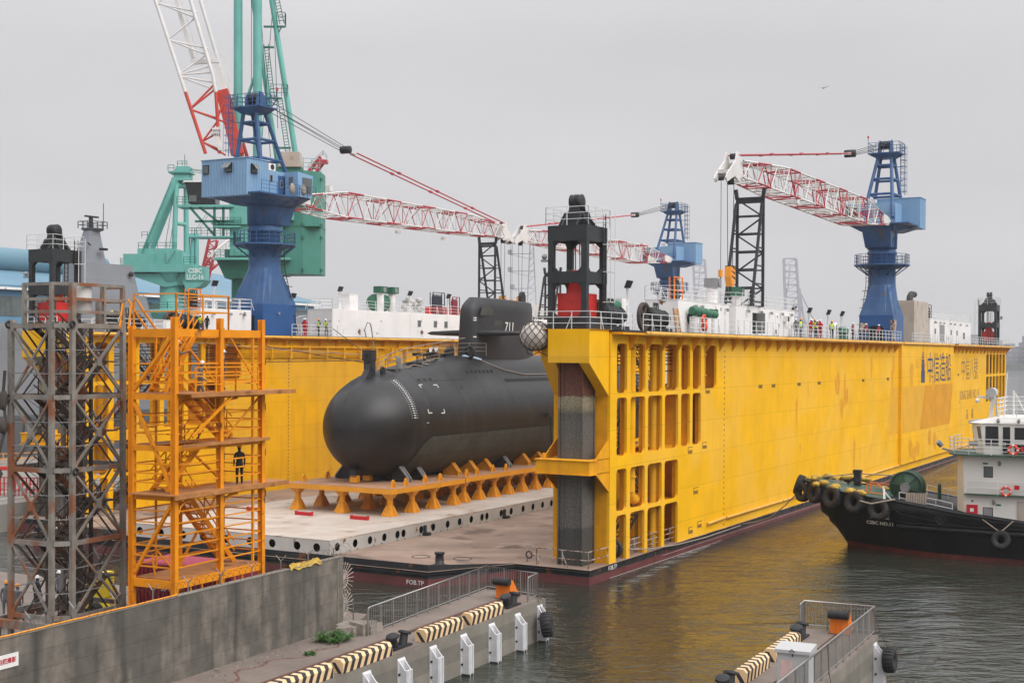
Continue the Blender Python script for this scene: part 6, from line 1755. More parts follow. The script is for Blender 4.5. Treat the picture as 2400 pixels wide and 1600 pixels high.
for z in (16.0, 13.2, 11.0, 8.9, 5.25):
    m = MB(); h = 0.34 if z in (16.0, 5.25) else 0.24; zt = zz(z)
    for a, b in (((0.15, 0), (2.85, 0)), ((3.15, 0), (5.85, 0)), ((0.15, 2.35), (2.85, 2.35)), ((3.15, 2.35), (5.85, 2.35))): m.bar((a[0], a[1], zt - h / 2), (b[0], b[1], zt - h / 2), 0.14, h)
    for x in (0, 3.0, 6.0): m.bar((x, 0.15, zt - h / 2), (x, 2.2, zt - h / 2), 0.14, h)
    part('floor_beam', m, 'scaffold_orange', t)
    if z == 16.0: continue
    m = MB(); x0, x1 = {13.2: (-0.0, 7.4), 11.0: (0.15, 6.2), 8.9: (-0.4, 7.6), 5.25: (0, 6)}[z]
    if z == 13.2: m.box(x0, 3.0, -0.9, 2.2, zt, zt + 0.05); m.box(3.0, x1, -0.9, 0.6, zt, zt + 0.05); m.box(x0, x1, -0.95, -0.9, zt - 0.12, zt + 0.06)
    elif z == 11.0: m.box(x0, 2.8, 1.0, 2.2, zt, zt + 0.05); m.box(2.0, x1, -0.3, 0.6, zt, zt + 0.05); m.box(x0, x1, -0.35, -0.3, zt - 0.08, zt + 0.06)
    elif z == 8.9: m.box(x0, x1, -0.35, 1.2, zt, zt + 0.05); m.box(x0, 2.2, 1.2, 2.2, zt, zt + 0.05); m.box(x0, x1, -0.4, -0.35, zt - 0.15, zt + 0.06)
    else: m.box(0.1, 5.9, 0.1, 2.25, zt, zt + 0.05)
    part('platform', m, 'orange_tread', t)
m = MB()
for a, b, z0, z1 in ((0.2, 2.8, 13.4, 15.7), (3.2, 5.8, 15.6, 13.4), (3.2, 5.8, 13.0, 11.1), (3.2, 5.8, 10.9, 9.1), (3.2, 5.9, 5.5, 8.6)):
    m.bar((a, 2.35, zz(z0)), (b, 2.35, zz(z1)), 0.09)
m.bar((5.9, 0, zz(13.3)), (3.6, 0, zz(15.8)), 0.07); m.bar((3.4, 0, zz(11.2)), (5.8, 0, zz(12.9)), 0.07); m.bar((0.2, -0.8, zz(11.4)), (2.9, -0.8, zz(13.1)), 0.1)
m.bar((0, 0.1, zz(8.6)), (0, 2.2, zz(5.5)), 0.14); m.bar((0, 0.1, zz(9.1)), (0, 2.2, zz(12.8)), 0.14); m.bar((0, 0.1, zz(15.7)), (0, 2.2, zz(13.4)), 0.14)
m.bar((5.35, 0, zz(5.4)), (5.35, 0, zz(15.9)), 0.1); m.bar((1.5, 2.35, zz(5.4)), (1.5, 2.35, zz(15.9)), 0.08)
for x in (0.15, 3.15): 
    for z in (13.2, 8.9):
        m.path([(x, -0.05, zz(z) - 0.8), (x + 0.15, -0.05, zz(z) - 0.5), (x + 0.5, -0.05, zz(z) - 0.28), (x + 1.0, -0.05, zz(z) - 0.25)], 0.07, 5)
part('brace', m, 'scaffold_orange', t)
m = MB()
for z in (5.3, 8.95, 11.05, 13.25):
    hs = (0.45, 0.85, 1.25) if z != 5.3 else (0.5, 0.95, 1.4, 1.9, 2.4, 2.9)
    for y in (0, 2.35):
        for h in hs: m.bar((0, y, zz(z) + h), (6, y, zz(z) + h), 0.055)
    for h in hs: m.bar((0, 0, zz(z) + h), (0, 2.35, zz(z) + h), 0.055); m.bar((6, 0, zz(z) + h), (6, 2.35, zz(z) + h), 0.055)
m.rail([(0.3, -0.88, zz(13.25)), (3.0, -0.88, zz(13.25)), (4.6, -0.88, zz(13.25))], 1.1, 1.4, 3, 0.032)
m.rail([(0.1, 0, zz(16.0)), (3.6, 0, zz(16.0)), (3.6, 2.3, zz(16.0))], 1.5, 1.7, 2, 0.035); m.rail([(0.1, 2.35, zz(16.0)), (0.1, 0, zz(16.0))], 1.5, 1.6, 2, 0.035)
for yy_ in (1.0, 1.5): m.path([(-0.4, yy_ + 1.2, zz(16.0)), (-0.2, yy_ + 1.2, zz(17.1)), (0.1, yy_ + 1.2, zz(17.3)), (0.5, yy_ + 1.0, zz(16.6)), (0.9, yy_ + 0.8, zz(16.0))], 0.05, 5)
m.path([(0.6, 1.6, zz(5.3)), (0.4, 1.6, zz(6.2)), (0.7, 1.6, zz(6.4)), (1.4, 1.2, zz(5.4))], 0.045, 5)
part('guard_rail', m, 'scaffold_orange', t)
for (x0, z0, x1, z1) in ((0.6, 13.25, 2.8, 15.95), (5.2, 11.1, 2.4, 13.2), (0.7, 8.95, 3.2, 11.0), (5.4, 5.3, 2.0, 8.85)):
    m = MB(); m.stair((x0, 1.5, zz(z0)), (x1, 1.5, zz(z1)), 0.8, (0, 1, 0), 0.24); part('stair', m, 'scaffold_orange', t)
m = MB()
for x in (1.0, 1.75): m.box(x, x + 0.06, -0.03, 0.03, zz(4.3), zz(4.95)); 
m.box(1.0, 1.8, -0.03, 0.03, zz(4.3), zz(4.36))
for x in (4.0, 4.55): m.box(x, x + 0.06, -0.03, 0.03, zz(4.3), zz(4.95))
m.box(4.0, 4.6, -0.03, 0.03, zz(4.3), zz(4.36))
for x in (0, 3.0, 6.0):
    for z in (8.3, 10.2, 12.3, 14.4): m.box(x + 0.13, x + 0.18, -0.12, 0.12, zz(z), zz(z) + 0.3, 1)
part('hanger', m, ['scaffold_orange', 'iron_black'], t)

# rusty grey stair tower with chamfered corners
O2 = Vector((-18.97, 58.0, 0))
t = thing('grey_stair_tower', 'rusty grey steel stair tower with crossed braces and gusset plates at the left', 'scaffold tower', (O2.x, O2.y, 2.05), RZ)
hh = 0.6
oct_ = [(0, 0), (3.08, 0), (3.08 + hh, hh), (3.08 + hh, hh + 2.41), (3.08, 2 * hh + 2.41), (0, 2 * hh + 2.41), (-hh, hh + 2.41), (-hh, hh)]
zl = [3.55, 6.75, 9.9, 13.05, 16.15]
m = MB()
for i, (x, y) in enumerate(oct_):
    w = 0.2 if i in (0, 1, 7, 6) else 0.17
    a0 = math.atan2(y - 1.8, x - 1.54)
    m.bar((x, y, 0), (x, y, zz(16.3)), w, w)
pieces('column', m, 'scaffold_grey', t)
m = MB()
for z in zl:
    for i in range(8):
        a, b = oct_[i], oct_[(i + 1) % 8]
        m.bar((a[0], a[1], zz(z)), (b[0], b[1], zz(z)), 0.12, 0.2)
pieces('ring_beam', m, 'scaffold_grey', t)
br_, gu, wi = MB(), MB(), MB()
for i in range(8):
    a, b = Vector(oct_[i]), Vector(oct_[(i + 1) % 8]); big = (b - a).length > 1.5
    for k in range(4):
        z0, z1 = zz(zl[k]), zz(zl[k + 1])
        if big:
            A, B, C_, Dd = Vector((a.x, a.y, z0)), Vector((b.x, b.y, z0)), Vector((a.x, a.y, z1)), Vector((b.x, b.y, z1))
            br_.bar(A, Dd, 0.085, 0.1); br_.bar(B, C_, 0.085, 0.1)
            c = (A + Dd) / 2; n_ = Vector((b.y - a.y, a.x - b.x, 0)).normalized(); d_ = Vector((b.x - a.x, b.y - a.y, 0)).normalized()
            def gus(c, w, h):
                e = n_ * 0.09; pts = [(-w, -h * 0.6), (-w * 0.7, -h), (w * 0.7, -h), (w, -h * 0.6), (w, h * 0.6), (w * 0.7, h), (-w * 0.7, h), (-w, h * 0.6)]
                P0 = [c + d_ * x + Vector((0, 0, z)) for x, z in pts]
                gu.add([p + e for p in P0] + [p - e for p in P0], [tuple(reversed(range(8))), tuple(range(8, 16))] + [(j, (j + 1) % 8, 8 + (j + 1) % 8, 8 + j) for j in range(8)])
            gus(c, 0.13, 0.2)
            for P_ in ((C_ + d_ * 0.06), (Dd - d_ * 0.06)): gus(P_, 0.16, 0.27)
            if k == 0:
                gus(A + d_ * 0.06, 0.16, 0.24); gus(B - d_ * 0.06, 0.16, 0.24)
            for f_ in (0.33, 0.66): wi.bar(A + (C_ - A) * f_, B + (Dd - B) * f_, 0.03)
        else:
            for f_ in (0.33, 0.66): 
                z = z0 + (z1 - z0) * f_; wi.bar((a.x, a.y, z), (b.x, b.y, z), 0.03)
pieces('cross_brace', br_, 'scaffold_grey', t); pieces('gusset_plate', gu, 'scaffold_grey', t)
# inner wires
for k in range(4):
    z0, z1 = zz(zl[k]), zz(zl[k + 1])
    for a, b in (((0.3, 0.3), (2.8, 3.2)), ((0.3, 3.2), (2.8, 0.3)), ((0.1, 1.8), (3.0, 1.9))): wi.bar((*a, z0), (*b, z1), 0.025); wi.bar((*a, z1), (*b, z0), 0.025)
part('tie_wire', wi, 'vent_grey', t)
m = MB()
for k in range(4):
    z0, z1 = zz(zl[k]) + (0 if k else -0.5), zz(zl[k + 1]); zm = (z0 + z1) / 2
    m.stair((0.5, 1.15, z0), (2.7, 1.15, zm), 0.9, (0, 1, 0), 0.2); m.stair((2.7, 2.35, zm), (0.5, 2.35, z1), 0.9, (0, 1, 0), 0.2)
    m.box(2.7, 3.4, 0.6, 3.0, zm - 0.06, zm); m.box(-0.4, 0.5, 0.6, 3.0, z1 - 0.06, z1)
    for x in (0.3, 2.9):
        m.bar((x, 1.75, z0), (x, 1.75, z1), 0.14)
    for y in (0.5, 3.1): m.bar((0.1, y, z0), (3.0, y, z1), 0.06); m.bar((0.1, y, z1), (3.0, y, z0), 0.06)
    m.box(2.0, 2.25, 1.6, 1.9, z0, z1)
part('stair_flight', m, 'stair_brown', t)
m = MB()   # top balustrade
for z in (17.9, 17.3, 16.75):
    for i in (7, 0, 1): pass
top = [(-hh, hh + 1.6), (-hh, hh), (0, 0), (3.08, 0), (3.08 + hh, hh), (3.08 + hh, hh + 1.2)]
for a, b in zip(top[:-1], top[1:]):
    for z in (17.95, 17.3, 16.75): m.bar((a[0], a[1], zz(z)), (b[0], b[1], zz(z)), 0.11, 0.13)
for i, (x, y) in enumerate(top): m.bar((x, y, zz(16.2)), (x, y, zz(18.0)), 0.15 if i != 2 else 0.24)
m.bar((1.9, 0, zz(16.2)), (1.9, 0, zz(17.95)), 0.13); m.bar((2.4, 0.8, zz(16.2)), (2.4, 0.8, zz(17.4)), 0.2)
part('balustrade', m, 'scaffold_grey', t)
m = MB(); m.lathe([(0.47, zz(16.7)), (0.47, zz(17.25)), (0.5, zz(17.27)), (0.47, zz(17.3)), (0.47, zz(17.93))], (1.05, 0.55, 0), 20, smooth=True)
part('drum', m, 'plate_side', t)
m = MB()
for x, y, z in ((-0.75, 3.0, 16.2), (-0.15, -0.15, 16.2), (3.8, 0.6, 16.1), (3.3, 2.9, 16.4), (0.05, -0.15, 9.85), (-0.75, 3.0, 13.0)): m.torus((x, y, zz(z)), 0.13, 0.05, 'y', 14, 6)
part('shackle', m, 'iron_black', t)
m = MB((0, 0, -2.05)); m.path([(-0.85, 3.1, 14.2), (-0.9, 3.15, 13.2), (-0.8, 3.1, 11.8), (-1.0, 3.3, 10.6), (-1.1, 3.4, 10.2), (-0.95, 3.2, 9.7), (-1.15, 3.4, 9.2)], 0.07, 6); m.sphere((-0.92, 3.15, 12.9), 0.24, 8, 6, sz=1.8, sx=0.8, jit=0.15); m.sphere((-0.9, 3.15, 11.8), 0.2, 8, 6, sz=1.8, jit=0.15); m.path([(0.6, -0.1, 15.0), (0.62, -0.12, 14.5), (0.5, -0.1, 14.2)], 0.03, 4)
part('hanging_rope', m, 'net_dark', t)
m = MB(); m.box(-0.9, 4.2, -0.45, -0.2, zz(3.0), zz(3.35)); m.box(-0.9, 4.2, 3.9, 4.15, zz(3.0), zz(3.35)); m.box(-0.9, -0.65, -0.2, 3.9, zz(3.0), zz(3.35))
for x, y in ((-0.7, -0.3), (4.0, -0.3), (-0.7, 4.0), (4.0, 4.0)): m.box(x - 0.25, x + 0.25, y - 0.25, y + 0.25, 0, zz(3.0))
part('base_frame', m, 'scaffold_grey', t)

# red container between the towers
t = thing('shipping_container', 'dark red container with pink ribbed roof half hidden behind the orange tower', 'container', (-15.5, 66.5, 2.05), R(-27))
m = MB(); m.box(-2.95, 2.95, -1.18, 1.18, 0.12, 2.5)
for i in range(22): m.box(-2.85 + i * 0.26, -2.72 + i * 0.26, -1.22, -1.18, 0.2, 2.4)
for x in (-3.0, 2.85):
    for y in (-1.24, 1.09): m.box(x, x + 0.15, y, y + 0.15, 0, 2.6)
bdy = part('body', m, 'container_red', t)
m = MB(); m.box(-3.0, 3.0, -1.22, 1.22, 2.5, 2.56)
for i in range(12): m.box(-2.9, 2.9, -1.15 + i * 0.2, -1.06 + i * 0.2, 2.56, 2.61)
part('roof', m, 'container_roof', t)
text('container_number', '24 02 -\n   30 1', 0.38, 'mark_white', bdy, face_m((-1.2, -1.235, 1.55), (1, 0, 0), (0, 0, 1)))
# grey tarpaulin heap, planks, yellow machine in the yard
t = thing('yellow_machine', 'yellow wheeled machine partly hidden inside the foot of the grey stair tower', 'machine', (-20.6, 66.0, 2.05), R(-20))
m = MB(); m.hexa([(-1.0, -0.6, 0.5), (1.0, -0.6, 0.5), (1.0, 0.6, 0.5), (-1.0, 0.6, 0.5), (-0.9, -0.55, 1.5), (0.4, -0.55, 1.7), (0.4, 0.55, 1.7), (-0.9, 0.55, 1.5)]); m.box(0.5, 0.9, -0.5, 0.5, 1.0, 2.2); part('body', m, 'helmet_yellow', t)
for x in (-0.7, 0.7):
    for y in (-0.7, 0.7):
        m = MB(); m.lathe([(0.2, -0.12), (0.42, -0.1), (0.42, 0.1), (0.2, 0.12)], (x, y, 0.42), 16, 'y'); part('wheel', m, 'rubber', t)
m = MB(); 
for k in range(5): m.box(-1.3, 1.3, -0.6 + k * 0.26, -0.4 + k * 0.26, 0.4 + 0.02 * k, 0.46 + 0.02 * k)
m.box(-1.2, -1.0, -0.6, 0.8, 0, 0.4); m.box(1.0, 1.2, -0.6, 0.8, 0, 0.4)
solo('plank_stack', m, 'orange_tread', 'orange brown planks on trestles at the foot of the grey tower', 'planks', (-19.8, 55.0, 2.05), R(60))
m = MB()
for x, y, z, r_ in ((0, 0, 0.25, 0.4), (0.5, 0.2, 0.2, 0.35), (-0.5, 0.1, 0.2, 0.35), (0.9, -0.1, 0.15, 0.3)): m.sphere((x, y, z), r_, 10, 7, sz=0.6, jit=0.15)
solo('sack_heap', m, 'net_fill', 'pale sacks lying beside the people at the far left behind the wall', 'sacks', (-24.2, 63.4, 2.05), R(10))
m = MB(); m.box(-2.6, 2.6, -0.14, 0.14, 0.0, 0.3); m.box(-2.6, 2.6, -0.5, -0.25, 0.0, 0.22); m.box(-0.2, 0.4, -0.16, 0.16, 0.3, 0.31)
solo('kerb_beam', m, 'plate_side', 'grey painted steel beams lying beside the tower foot right behind the wall top', 'steel beams', (-16.6, 56.3, 4.3 - 2.0), RZ)
# black pontoon fender mass in the water left of the dock

# ================= foreground: concrete wall and piers =================
P('wall_concrete', (0.175, 0.155, 0.13), 0.9, var=0.45, scale=1.3, streak=0.9, streakcol=(0.045, 0.043, 0.038), fade=0.65, fadecol=(0.075, 0.072, 0.064), fscale=0.7, bump=0.5, bscale=5, seam=dict(rot=(R(90), 0, 0), w=0.014, bw=13, rh=0.66, dark=0.62, tile=0.88))
t = thing('concrete_wall', 'long stained concrete boundary wall with razor wire on top in the foreground', 'wall', (-7.99, 63.24, 2.05), RZ)
WLn = 46
m = MB(); m.box(-WLn, 0.1, 0.0, 0.28, -0.6, 3.32)
part('wall_panel', m, 'wall_concrete', t)
m = MB(); m.box(-0.42, -0.36, -0.03, 0.0, 0.0, 3.25); m.box(-WLn, 0.12, -0.02, 0.3, 3.32, 3.36)
part('coping', m, 'concrete_side', t)
m = MB()
n_ = 0
pts = []
x = -22.0
while x < 0.6:
    a = x * 2 * math.pi / 0.36
    r_ = 0.24 + 0.05 * math.sin(x * 3.1)
    pts.append((x, 0.14 + r_ * math.cos(a), 3.60 + r_ * math.sin(a) + 0.05 * math.sin(x * 1.7))); x += 0.03
m.path(pts, 0.006, 3)
part('razor_wire', m, 'net_dark', t)
m = MB()
for x in [-21.0 + 2.05 * i for i in range(11)]:
    m.bar((x, 0.14, 3.3), (x, 0.14, 3.75), 0.035); m.bar((x, 0.14, 3.75), (x, -0.12, 4.02), 0.03); m.bar((x, 0.14, 3.75), (x, 0.4, 4.0), 0.03)
part('wire_bracket', m, 'steel_grey', t)
m = MB(); m.path([(-20.5 + i * 0.5, 0.03 + random.uniform(-0.01, 0.02), 3.40 + random.uniform(-0.01, 0.015)) for i in range(19)], 0.03, 6)
part('orange_rope', m, 'helmet_orange', t)
for k, (yy_, z) in enumerate(((0.1, 2.25), (0.1, 0.95))):
    m = MB()
    for i in range(13):
        a = R(-95 + i * 16); m.bar((0.12, yy_, z), (0.12 + 0.82 * math.cos(a), yy_ - 0.12, z + 0.82 * math.sin(a)), 0.025)
    m.path([(0.12 + 0.42 * math.cos(R(a)), yy_ - 0.06, z + 0.42 * math.sin(R(a))) for a in range(-90, 91, 15)], 0.02, 4)
    part('spike_fan', m, 'plate_cream', t)
m = MB(); m.path([(0.1, -0.05, 1.15), (0.62, -0.1, 1.15), (0.75, -0.12, 1.05), (0.76, -0.12, 0.0)], 0.03, 6); part('end_rail', m, 'steel_grey', t)
m = MB()
g = []
for i in range(15):
    for j in range(5):
        x = -4.1 + i * 0.17; g.append((x, -0.06 + j * 0.13, 3.39 + 0.07 * math.sin(i * 1.3 + j) * (0.5 + 0.5 * math.sin(j * 1.9 + i * 0.7)) + (0.07 if 0 < j < 4 else -0.1 + random.uniform(-0.05, 0.03))))
m.add(g, [(i * 5 + j, i * 5 + j + 1, (i + 1) * 5 + j + 1, (i + 1) * 5 + j) for i in range(14) for j in range(4)], True)
wm = t
solo('yellow_tarpaulin', m, 'yellow_tarp', 'crumpled yellow cloth lying over the top of the concrete wall near its end', 'tarpaulin', (-7.99, 63.24, 2.05), RZ)
t = thing('wall_sign', 'white metal sign with red Chinese writing screwed to the concrete wall at the left edge', 'sign', (-7.99 + WD.x * -20.8 - WN.x * 0.02, 63.24 + WD.y * -20.8 - WN.y * 0.02, 4.38), RZ)
m = MB(); m.box(-1.2, 1.15, -0.03, 0, 0, 0.46); part('plate', m, 'mark_white', t)
text('sign_text', '禁止攀爬圍牆及拍照攝影', 0.20, 'mark_red', t, face_m((-0.05, -0.035, 0.23), (1, 0, 0), (0, 0, 1)), bold=0.004)

# ---- pier 1 furniture (pier frame: x towards the water end, y to the left)
RP = math.atan2(PE.y, PE.x)
def on1(a, b, z=DZ + 0.03): p = P1 + PE * a + PNn * b; return (p.x, p.y, z)
def on2(a, b, z=DZ + 0.03): p = P2 + PE * a + PNn * b; return (p.x, p.y, z)
def kerb_mesh(L_, W_=0.6, H_=0.55, ch=0.13):
    """striped concrete kerb with chamfered top and diagonal stripes on the sides"""
    m = MB(); prof = [(0, 0), (0, H_ - ch), (ch, H_), (W_ - ch, H_), (W_, H_ - ch), (W_, 0)]
    n = int(L_ / 0.24); st = L_ / n; sl = 0.28
    def xs(i, z): return min(L_, max(0, i * st + (z / H_) * sl - sl))
    N_ = n + 2
    for i in range(N_ + 1):
        c = i % 2
        for k in range(5):
            (y0, z0), (y1, z1) = prof[k], prof[k + 1]
            a0, b0, a1, b1 = xs(i, z0), xs(i + 1, z0), xs(i, z1), xs(i + 1, z1)
            if b0 - a0 < 1e-4 and b1 - a1 < 1e-4: continue
            m.add([(a0, y0, z0), (b0, y0, z0), (b1, y1, z1), (a1, y1, z1)], [(0, 1, 2, 3)], m=c)
    # ends
    for x, sg in ((0, -1), (L_, 1)):
        m.add([(x, y, z) for y, z in prof], [tuple(range(6))], m=0)
        m.add([(x + sg * 0.004, 0.04, 0.0), (x + sg * 0.004, 0.24, 0.0), (x + sg * 0.004, W_ - 0.06, H_ - ch), (x + sg * 0.004, W_ - 0.24, H_ - ch)], [(0, 1, 2, 3)], m=1)
    return m
kb = None
for i, (a, L_, la) in enumerate(((-23.6, 4.2, 'striped kerb block nearest the viewer on the left pier, cut by the bottom edge'), (-18.75, 3.75, 'striped kerb block on the left pier just before the first iron bollard'), (-12.2, 3.4, 'striped kerb block on the left pier just after the first iron bollard'), (-8.0, 3.3, 'striped kerb block farthest out on the left pier, beside the second bollard'))):
    solo('kerb_block', kerb_mesh(L_), ['stripe_cream', 'stripe_black'], la, 'kerb block', on1(a, 0.04), RP, group='black and cream striped kerb blocks')
for a, L_, la in ((-11.6, 3.2, 'striped kerb block nearer the viewer on the right pier'), (-7.5, 3.9, 'striped kerb block farther along the right pier, next to the bollard')):
    solo('kerb_block', kerb_mesh(L_, 0.55), ['stripe_cream', 'stripe_black'], la, 'kerb block', on2(a, 2.62), RP, group='black and cream striped kerb blocks')
# mooring bollards: two leaning heads on one base
t = thing('mooring_bollard', 'black two-horned iron bollard between the striped kerbs in the middle of the left pier', 'bollard', on1(-13.6, 0.62), RP, group='iron mooring bollards on the piers')
m = MB(); m.box(-0.75, 0.75, -0.26, 0.26, 0, 0.09)
for sx in (-1, 1):
    a, b = Vector((sx * 0.32, 0, 0.05)), Vector((sx * 0.5, 0, 0.55)); m.tube(a, b, 0.2, 14, 0.17)
    d = (b - a).normalized(); m.tube(b - d * 0.02, b + d * 0.07, 0.3, 16, 0.28); m.tube(b + d * 0.07, b + d * 0.11, 0.28, 16, 0.15)
part('casting', m, 'iron_black', t)
dup(t, on1(-2.9, 0.62), RP, label='black two-horned iron bollard near the water end of the left pier by the orange buffer')
dup(t, on2(-2.4, 3.0), RP, label='black two-horned iron bollard beside the railing on the right pier')
dup(t, on2(-12.9, 3.0), RP, label='black two-horned iron bollard cut by the bottom edge on the right pier')
# rail buffers
t = thing('rail_buffer', 'orange rail buffer with black rubber roller at the end of the left pier track', 'buffer stop', on1(-1.1, 1.9), RP, group='orange rail buffers at the pier ends')
m = MB(); m.box(-0.12, 0.2, -0.42, 0.42, 0, 0.95)
for y in (-0.42, 0.36): m.prism([(0.2, 0), (0.95, 0), (0.95, 0.1), (0.2, 0.95)], 'y', y, y + 0.06)
for y in (-0.15, 0.12): m.box(-0.16, -0.12, y, y + 0.04, 0, 0.8)
part('frame', m, 'buffer_orange', t)
m = MB(); m.tube((-0.25, -0.46, 0.92), (-0.25, 0.46, 0.92), 0.2, 18); part('rubber_roller', m, 'rubber', t)
m = MB(); m.box(-0.2, 1.0, -0.5, 0.5, -0.02, 0.03)
for x in (0.35, 0.55, 0.75, 0.9):
    for y in (-0.47, 0.47): m.tube((x, y, 0), (x, y, 0.09), 0.03, 6)
part('base_plate', m, 'rail_steel', t)
dup(t, on2(-0.6, 1.6), RP, label='orange rail buffer with black rubber roller inside the railing of the right pier')
# crane rails
def track(on, a0, a1, b, la):
    m = MB()
    for k, y in enumerate((-0.16, 0.0, 0.14)):
        if k == 1: m.box(a0, a1, -0.035, 0.035, 0.0, 0.05)
        else: m.box(a0, a1, y - 0.02, y + 0.02, 0.0, 0.03)
    m.box(a0, a1, -0.14, 0.12, -0.01, 0.006, 1)
    o = solo('crane_rail', m, ['rail_steel', 'hull_black'], la, 'rail', on(0, b), RP)
track(on1, -50, -1.3, 1.9, 'rusty crane rail let into the left pier leading to the orange buffer')
track(on2, -50, -0.8, 1.6, 'rusty crane rail let into the right pier beside the grey cabinet')
# steel railings
def railing(name, la, pts, on, z=DZ + 0.03, h=1.28):
    """tubular railing: pts = list of (a,b)"""
    o0 = Vector(on(*pts[0], z)); t = thing(name, la, 'railing', tuple(o0), 0)
    P_ = [Vector(on(a, b, z)) - o0 for a, b in pts]
    up = Vector((0, 0, h))
    m = MB()
    d0 = (P_[1] - P_[0]).normalized(); d1 = (P_[-1] - P_[-2]).normalized()
    path = [P_[0], P_[0] + up * 0.88, P_[0] + up * 0.97 + d0 * 0.04, P_[0] + up + d0 * 0.14] + [p + up for p in P_[1:-1]] + [P_[-1] + up - d1 * 0.14, P_[-1] + up * 0.97 - d1 * 0.04, P_[-1] + up * 0.88, P_[-1]]
    m.path(path, 0.042, 8); part('top_rail', m, 'steel_grey', t)
    m = MB()
    for a, b in zip(P_[:-1], P_[1:]): m.path([a + Vector((0, 0, 0.16)), b + Vector((0, 0, 0.16))], 0.028, 6)
    part('bottom_rail', m, 'steel_grey', t)
    posts, bars = MB(), MB()
    for a, b in zip(P_[:-1], P_[1:]):
        L_ = (b - a).length; k = max(1, round(L_ / 1.25))
        for i in range(k + 1):
            p = a + (b - a) * i / k; posts.tube(p, p + up, 0.04, 7)
        nb = k * 7
        for i in range(1, nb):
            if i % 7: p = a + (b - a) * i / nb; bars.tube(p + Vector((0, 0, 0.16)), p + up, 0.013, 4, cap=False)
    pieces('post', posts, 'steel_grey', t); part('baluster', bars, 'steel_grey', t)
    return t
railing('pier_railing', 'galvanised steel railing running along the left pier to its water end', [(-12.2, 3.13), (0.95, 3.95), (-0.12, 0.42), (-1.5, 0.3)], on1)
railing('pier_railing', 'galvanised steel railing round the end of the right pier behind the grey cabinet', [(-1.05, 3.33), (0.0, 3.4), (0.0, 0.16), (-11.0, 0.14), (-20, 0.14)], on2)
# white ladder-like timber fenders down the pier face
t = thing('pier_fender', 'white fender post nearest the water end of the left pier, beside the hanging tyre', 'fender', on1(-0.75, 0.0, 0), RP, group='white fender posts on the left pier face')
m = MB()
m.hexa([(-0.22, -0.36, -1.0), (0.22, -0.36, -1.0), (0.3, 0.0, -1.0), (-0.3, 0.0, -1.0), (-0.22, -0.36, 1.45), (0.22, -0.36, 1.45), (0.3, 0.0, 1.85), (-0.3, 0.0, 1.85)])
m.v = []; m.f = []; m.mi = []; m.sm = []
m.hexa([(-0.30, -0.06, -1), (0.30, -0.06, -1), (0.30, 0.0, -1), (-0.30, 0.0, -1), (-0.30, -0.06, 1.75), (0.30, -0.06, 1.75), (0.30, 0.0, 1.85), (-0.30, 0.0, 1.85)])
for sx in (-1, 1):
    m.hexa([(sx * 0.22 - 0.03, -0.36, -1), (sx * 0.22 + 0.03, -0.36, -1), (sx * 0.22 + 0.03, -0.06, -1), (sx * 0.22 - 0.03, -0.06, -1), (sx * 0.22 - 0.03, -0.36, 1.38), (sx * 0.22 + 0.03, -0.36, 1.38), (sx * 0.22 + 0.03, -0.06, 1.74), (sx * 0.22 - 0.03, -0.06, 1.74)])
m.box(-0.25, 0.25, -0.44, -0.36, -1, 1.38); m.box(-0.17, -0.1, -0.47, -0.44, -1, 1.36); m.box(0.1, 0.17, -0.47, -0.44, -1, 1.36)
part('post', m, 'fender_white', t)
m = MB()
for z in (0.5, 1.2): m.tube((-0.26, -0.1, z), (-0.31, -0.1, z), 0.05, 8)
m.box(-0.28, 0.28, -0.46, 0.0, -1, 0.06)
part('bolts', m, 'hull_black', t)
for a, la in ((-3.3, 'second white fender post from the water end of the left pier'), (-6.1, 'third white fender post from the water end of the left pier'), (-8.9, 'fourth white fender post from the water end of the left pier'), (-11.7, 'fifth white fender post from the water end of the left pier'), (-14.4, 'sixth white fender post from the water end, below the first bollard'), (-17.1, 'seventh white fender post, short and cut by the bottom edge of the view')):
    dup(t, on1(a, -0.0, 0), RP, label=la)
dup(t, on2(-0.7, 0.0, 0), RP, label='white fender post on the right pier face with a tyre hung by it')
# hanging tyre fenders
def tyre_mesh(R_, r_, lugs=20):
    m = MB(); m.lathe([(R_ - r_ * 1.35, -r_ * 0.75), (R_ - r_ * 0.3, -r_ * 1.0), (R_, -r_ * 0.75), (R_ + 0.01, 0), (R_, r_ * 0.75), (R_ - r_ * 0.3, r_), (R_ - r_ * 1.35, r_ * 0.75), (R_ - r_ * 1.5, 0.0), (R_ - r_ * 1.35, -r_ * 0.75)], n=32)
    m.f = [f for f in m.f if len(f) == 4]; m.mi = m.mi[:len(m.f)]; m.sm = m.sm[:len(m.f)]
    for i in range(lugs):
        a = 2 * math.pi * i / lugs; c, s_ = math.cos(a), math.sin(a)
        for sg in (-1, 1): m.bar((c * (R_ + 0.01), s_ * (R_ + 0.01), sg * r_ * 0.05), (c * (R_ - 0.02), s_ * (R_ - 0.02), sg * r_ * 0.85), 0.07, 0.05)
    return m
t = solo('tyre_fender', tyre_mesh(0.62, 0.3), 'rubber', 'big worn tyre hanging on ropes at the water end corner of the left pier', 'tyre', on1(-1.15, -0.62, 0.95), RP + R(20), rx=R(82), ry=R(14))
solo('tyre_fender', tyre_mesh(0.55, 0.26), 'rubber', 'worn tyre hanging from the railing at the corner of the right pier', 'tyre', on2(-0.7, -0.66, 1.15), RP, rx=R(88))
m = MB()
def lp(on, pts, r_=0.018):
    m.path([on(*p) for p in pts], r_, 5)
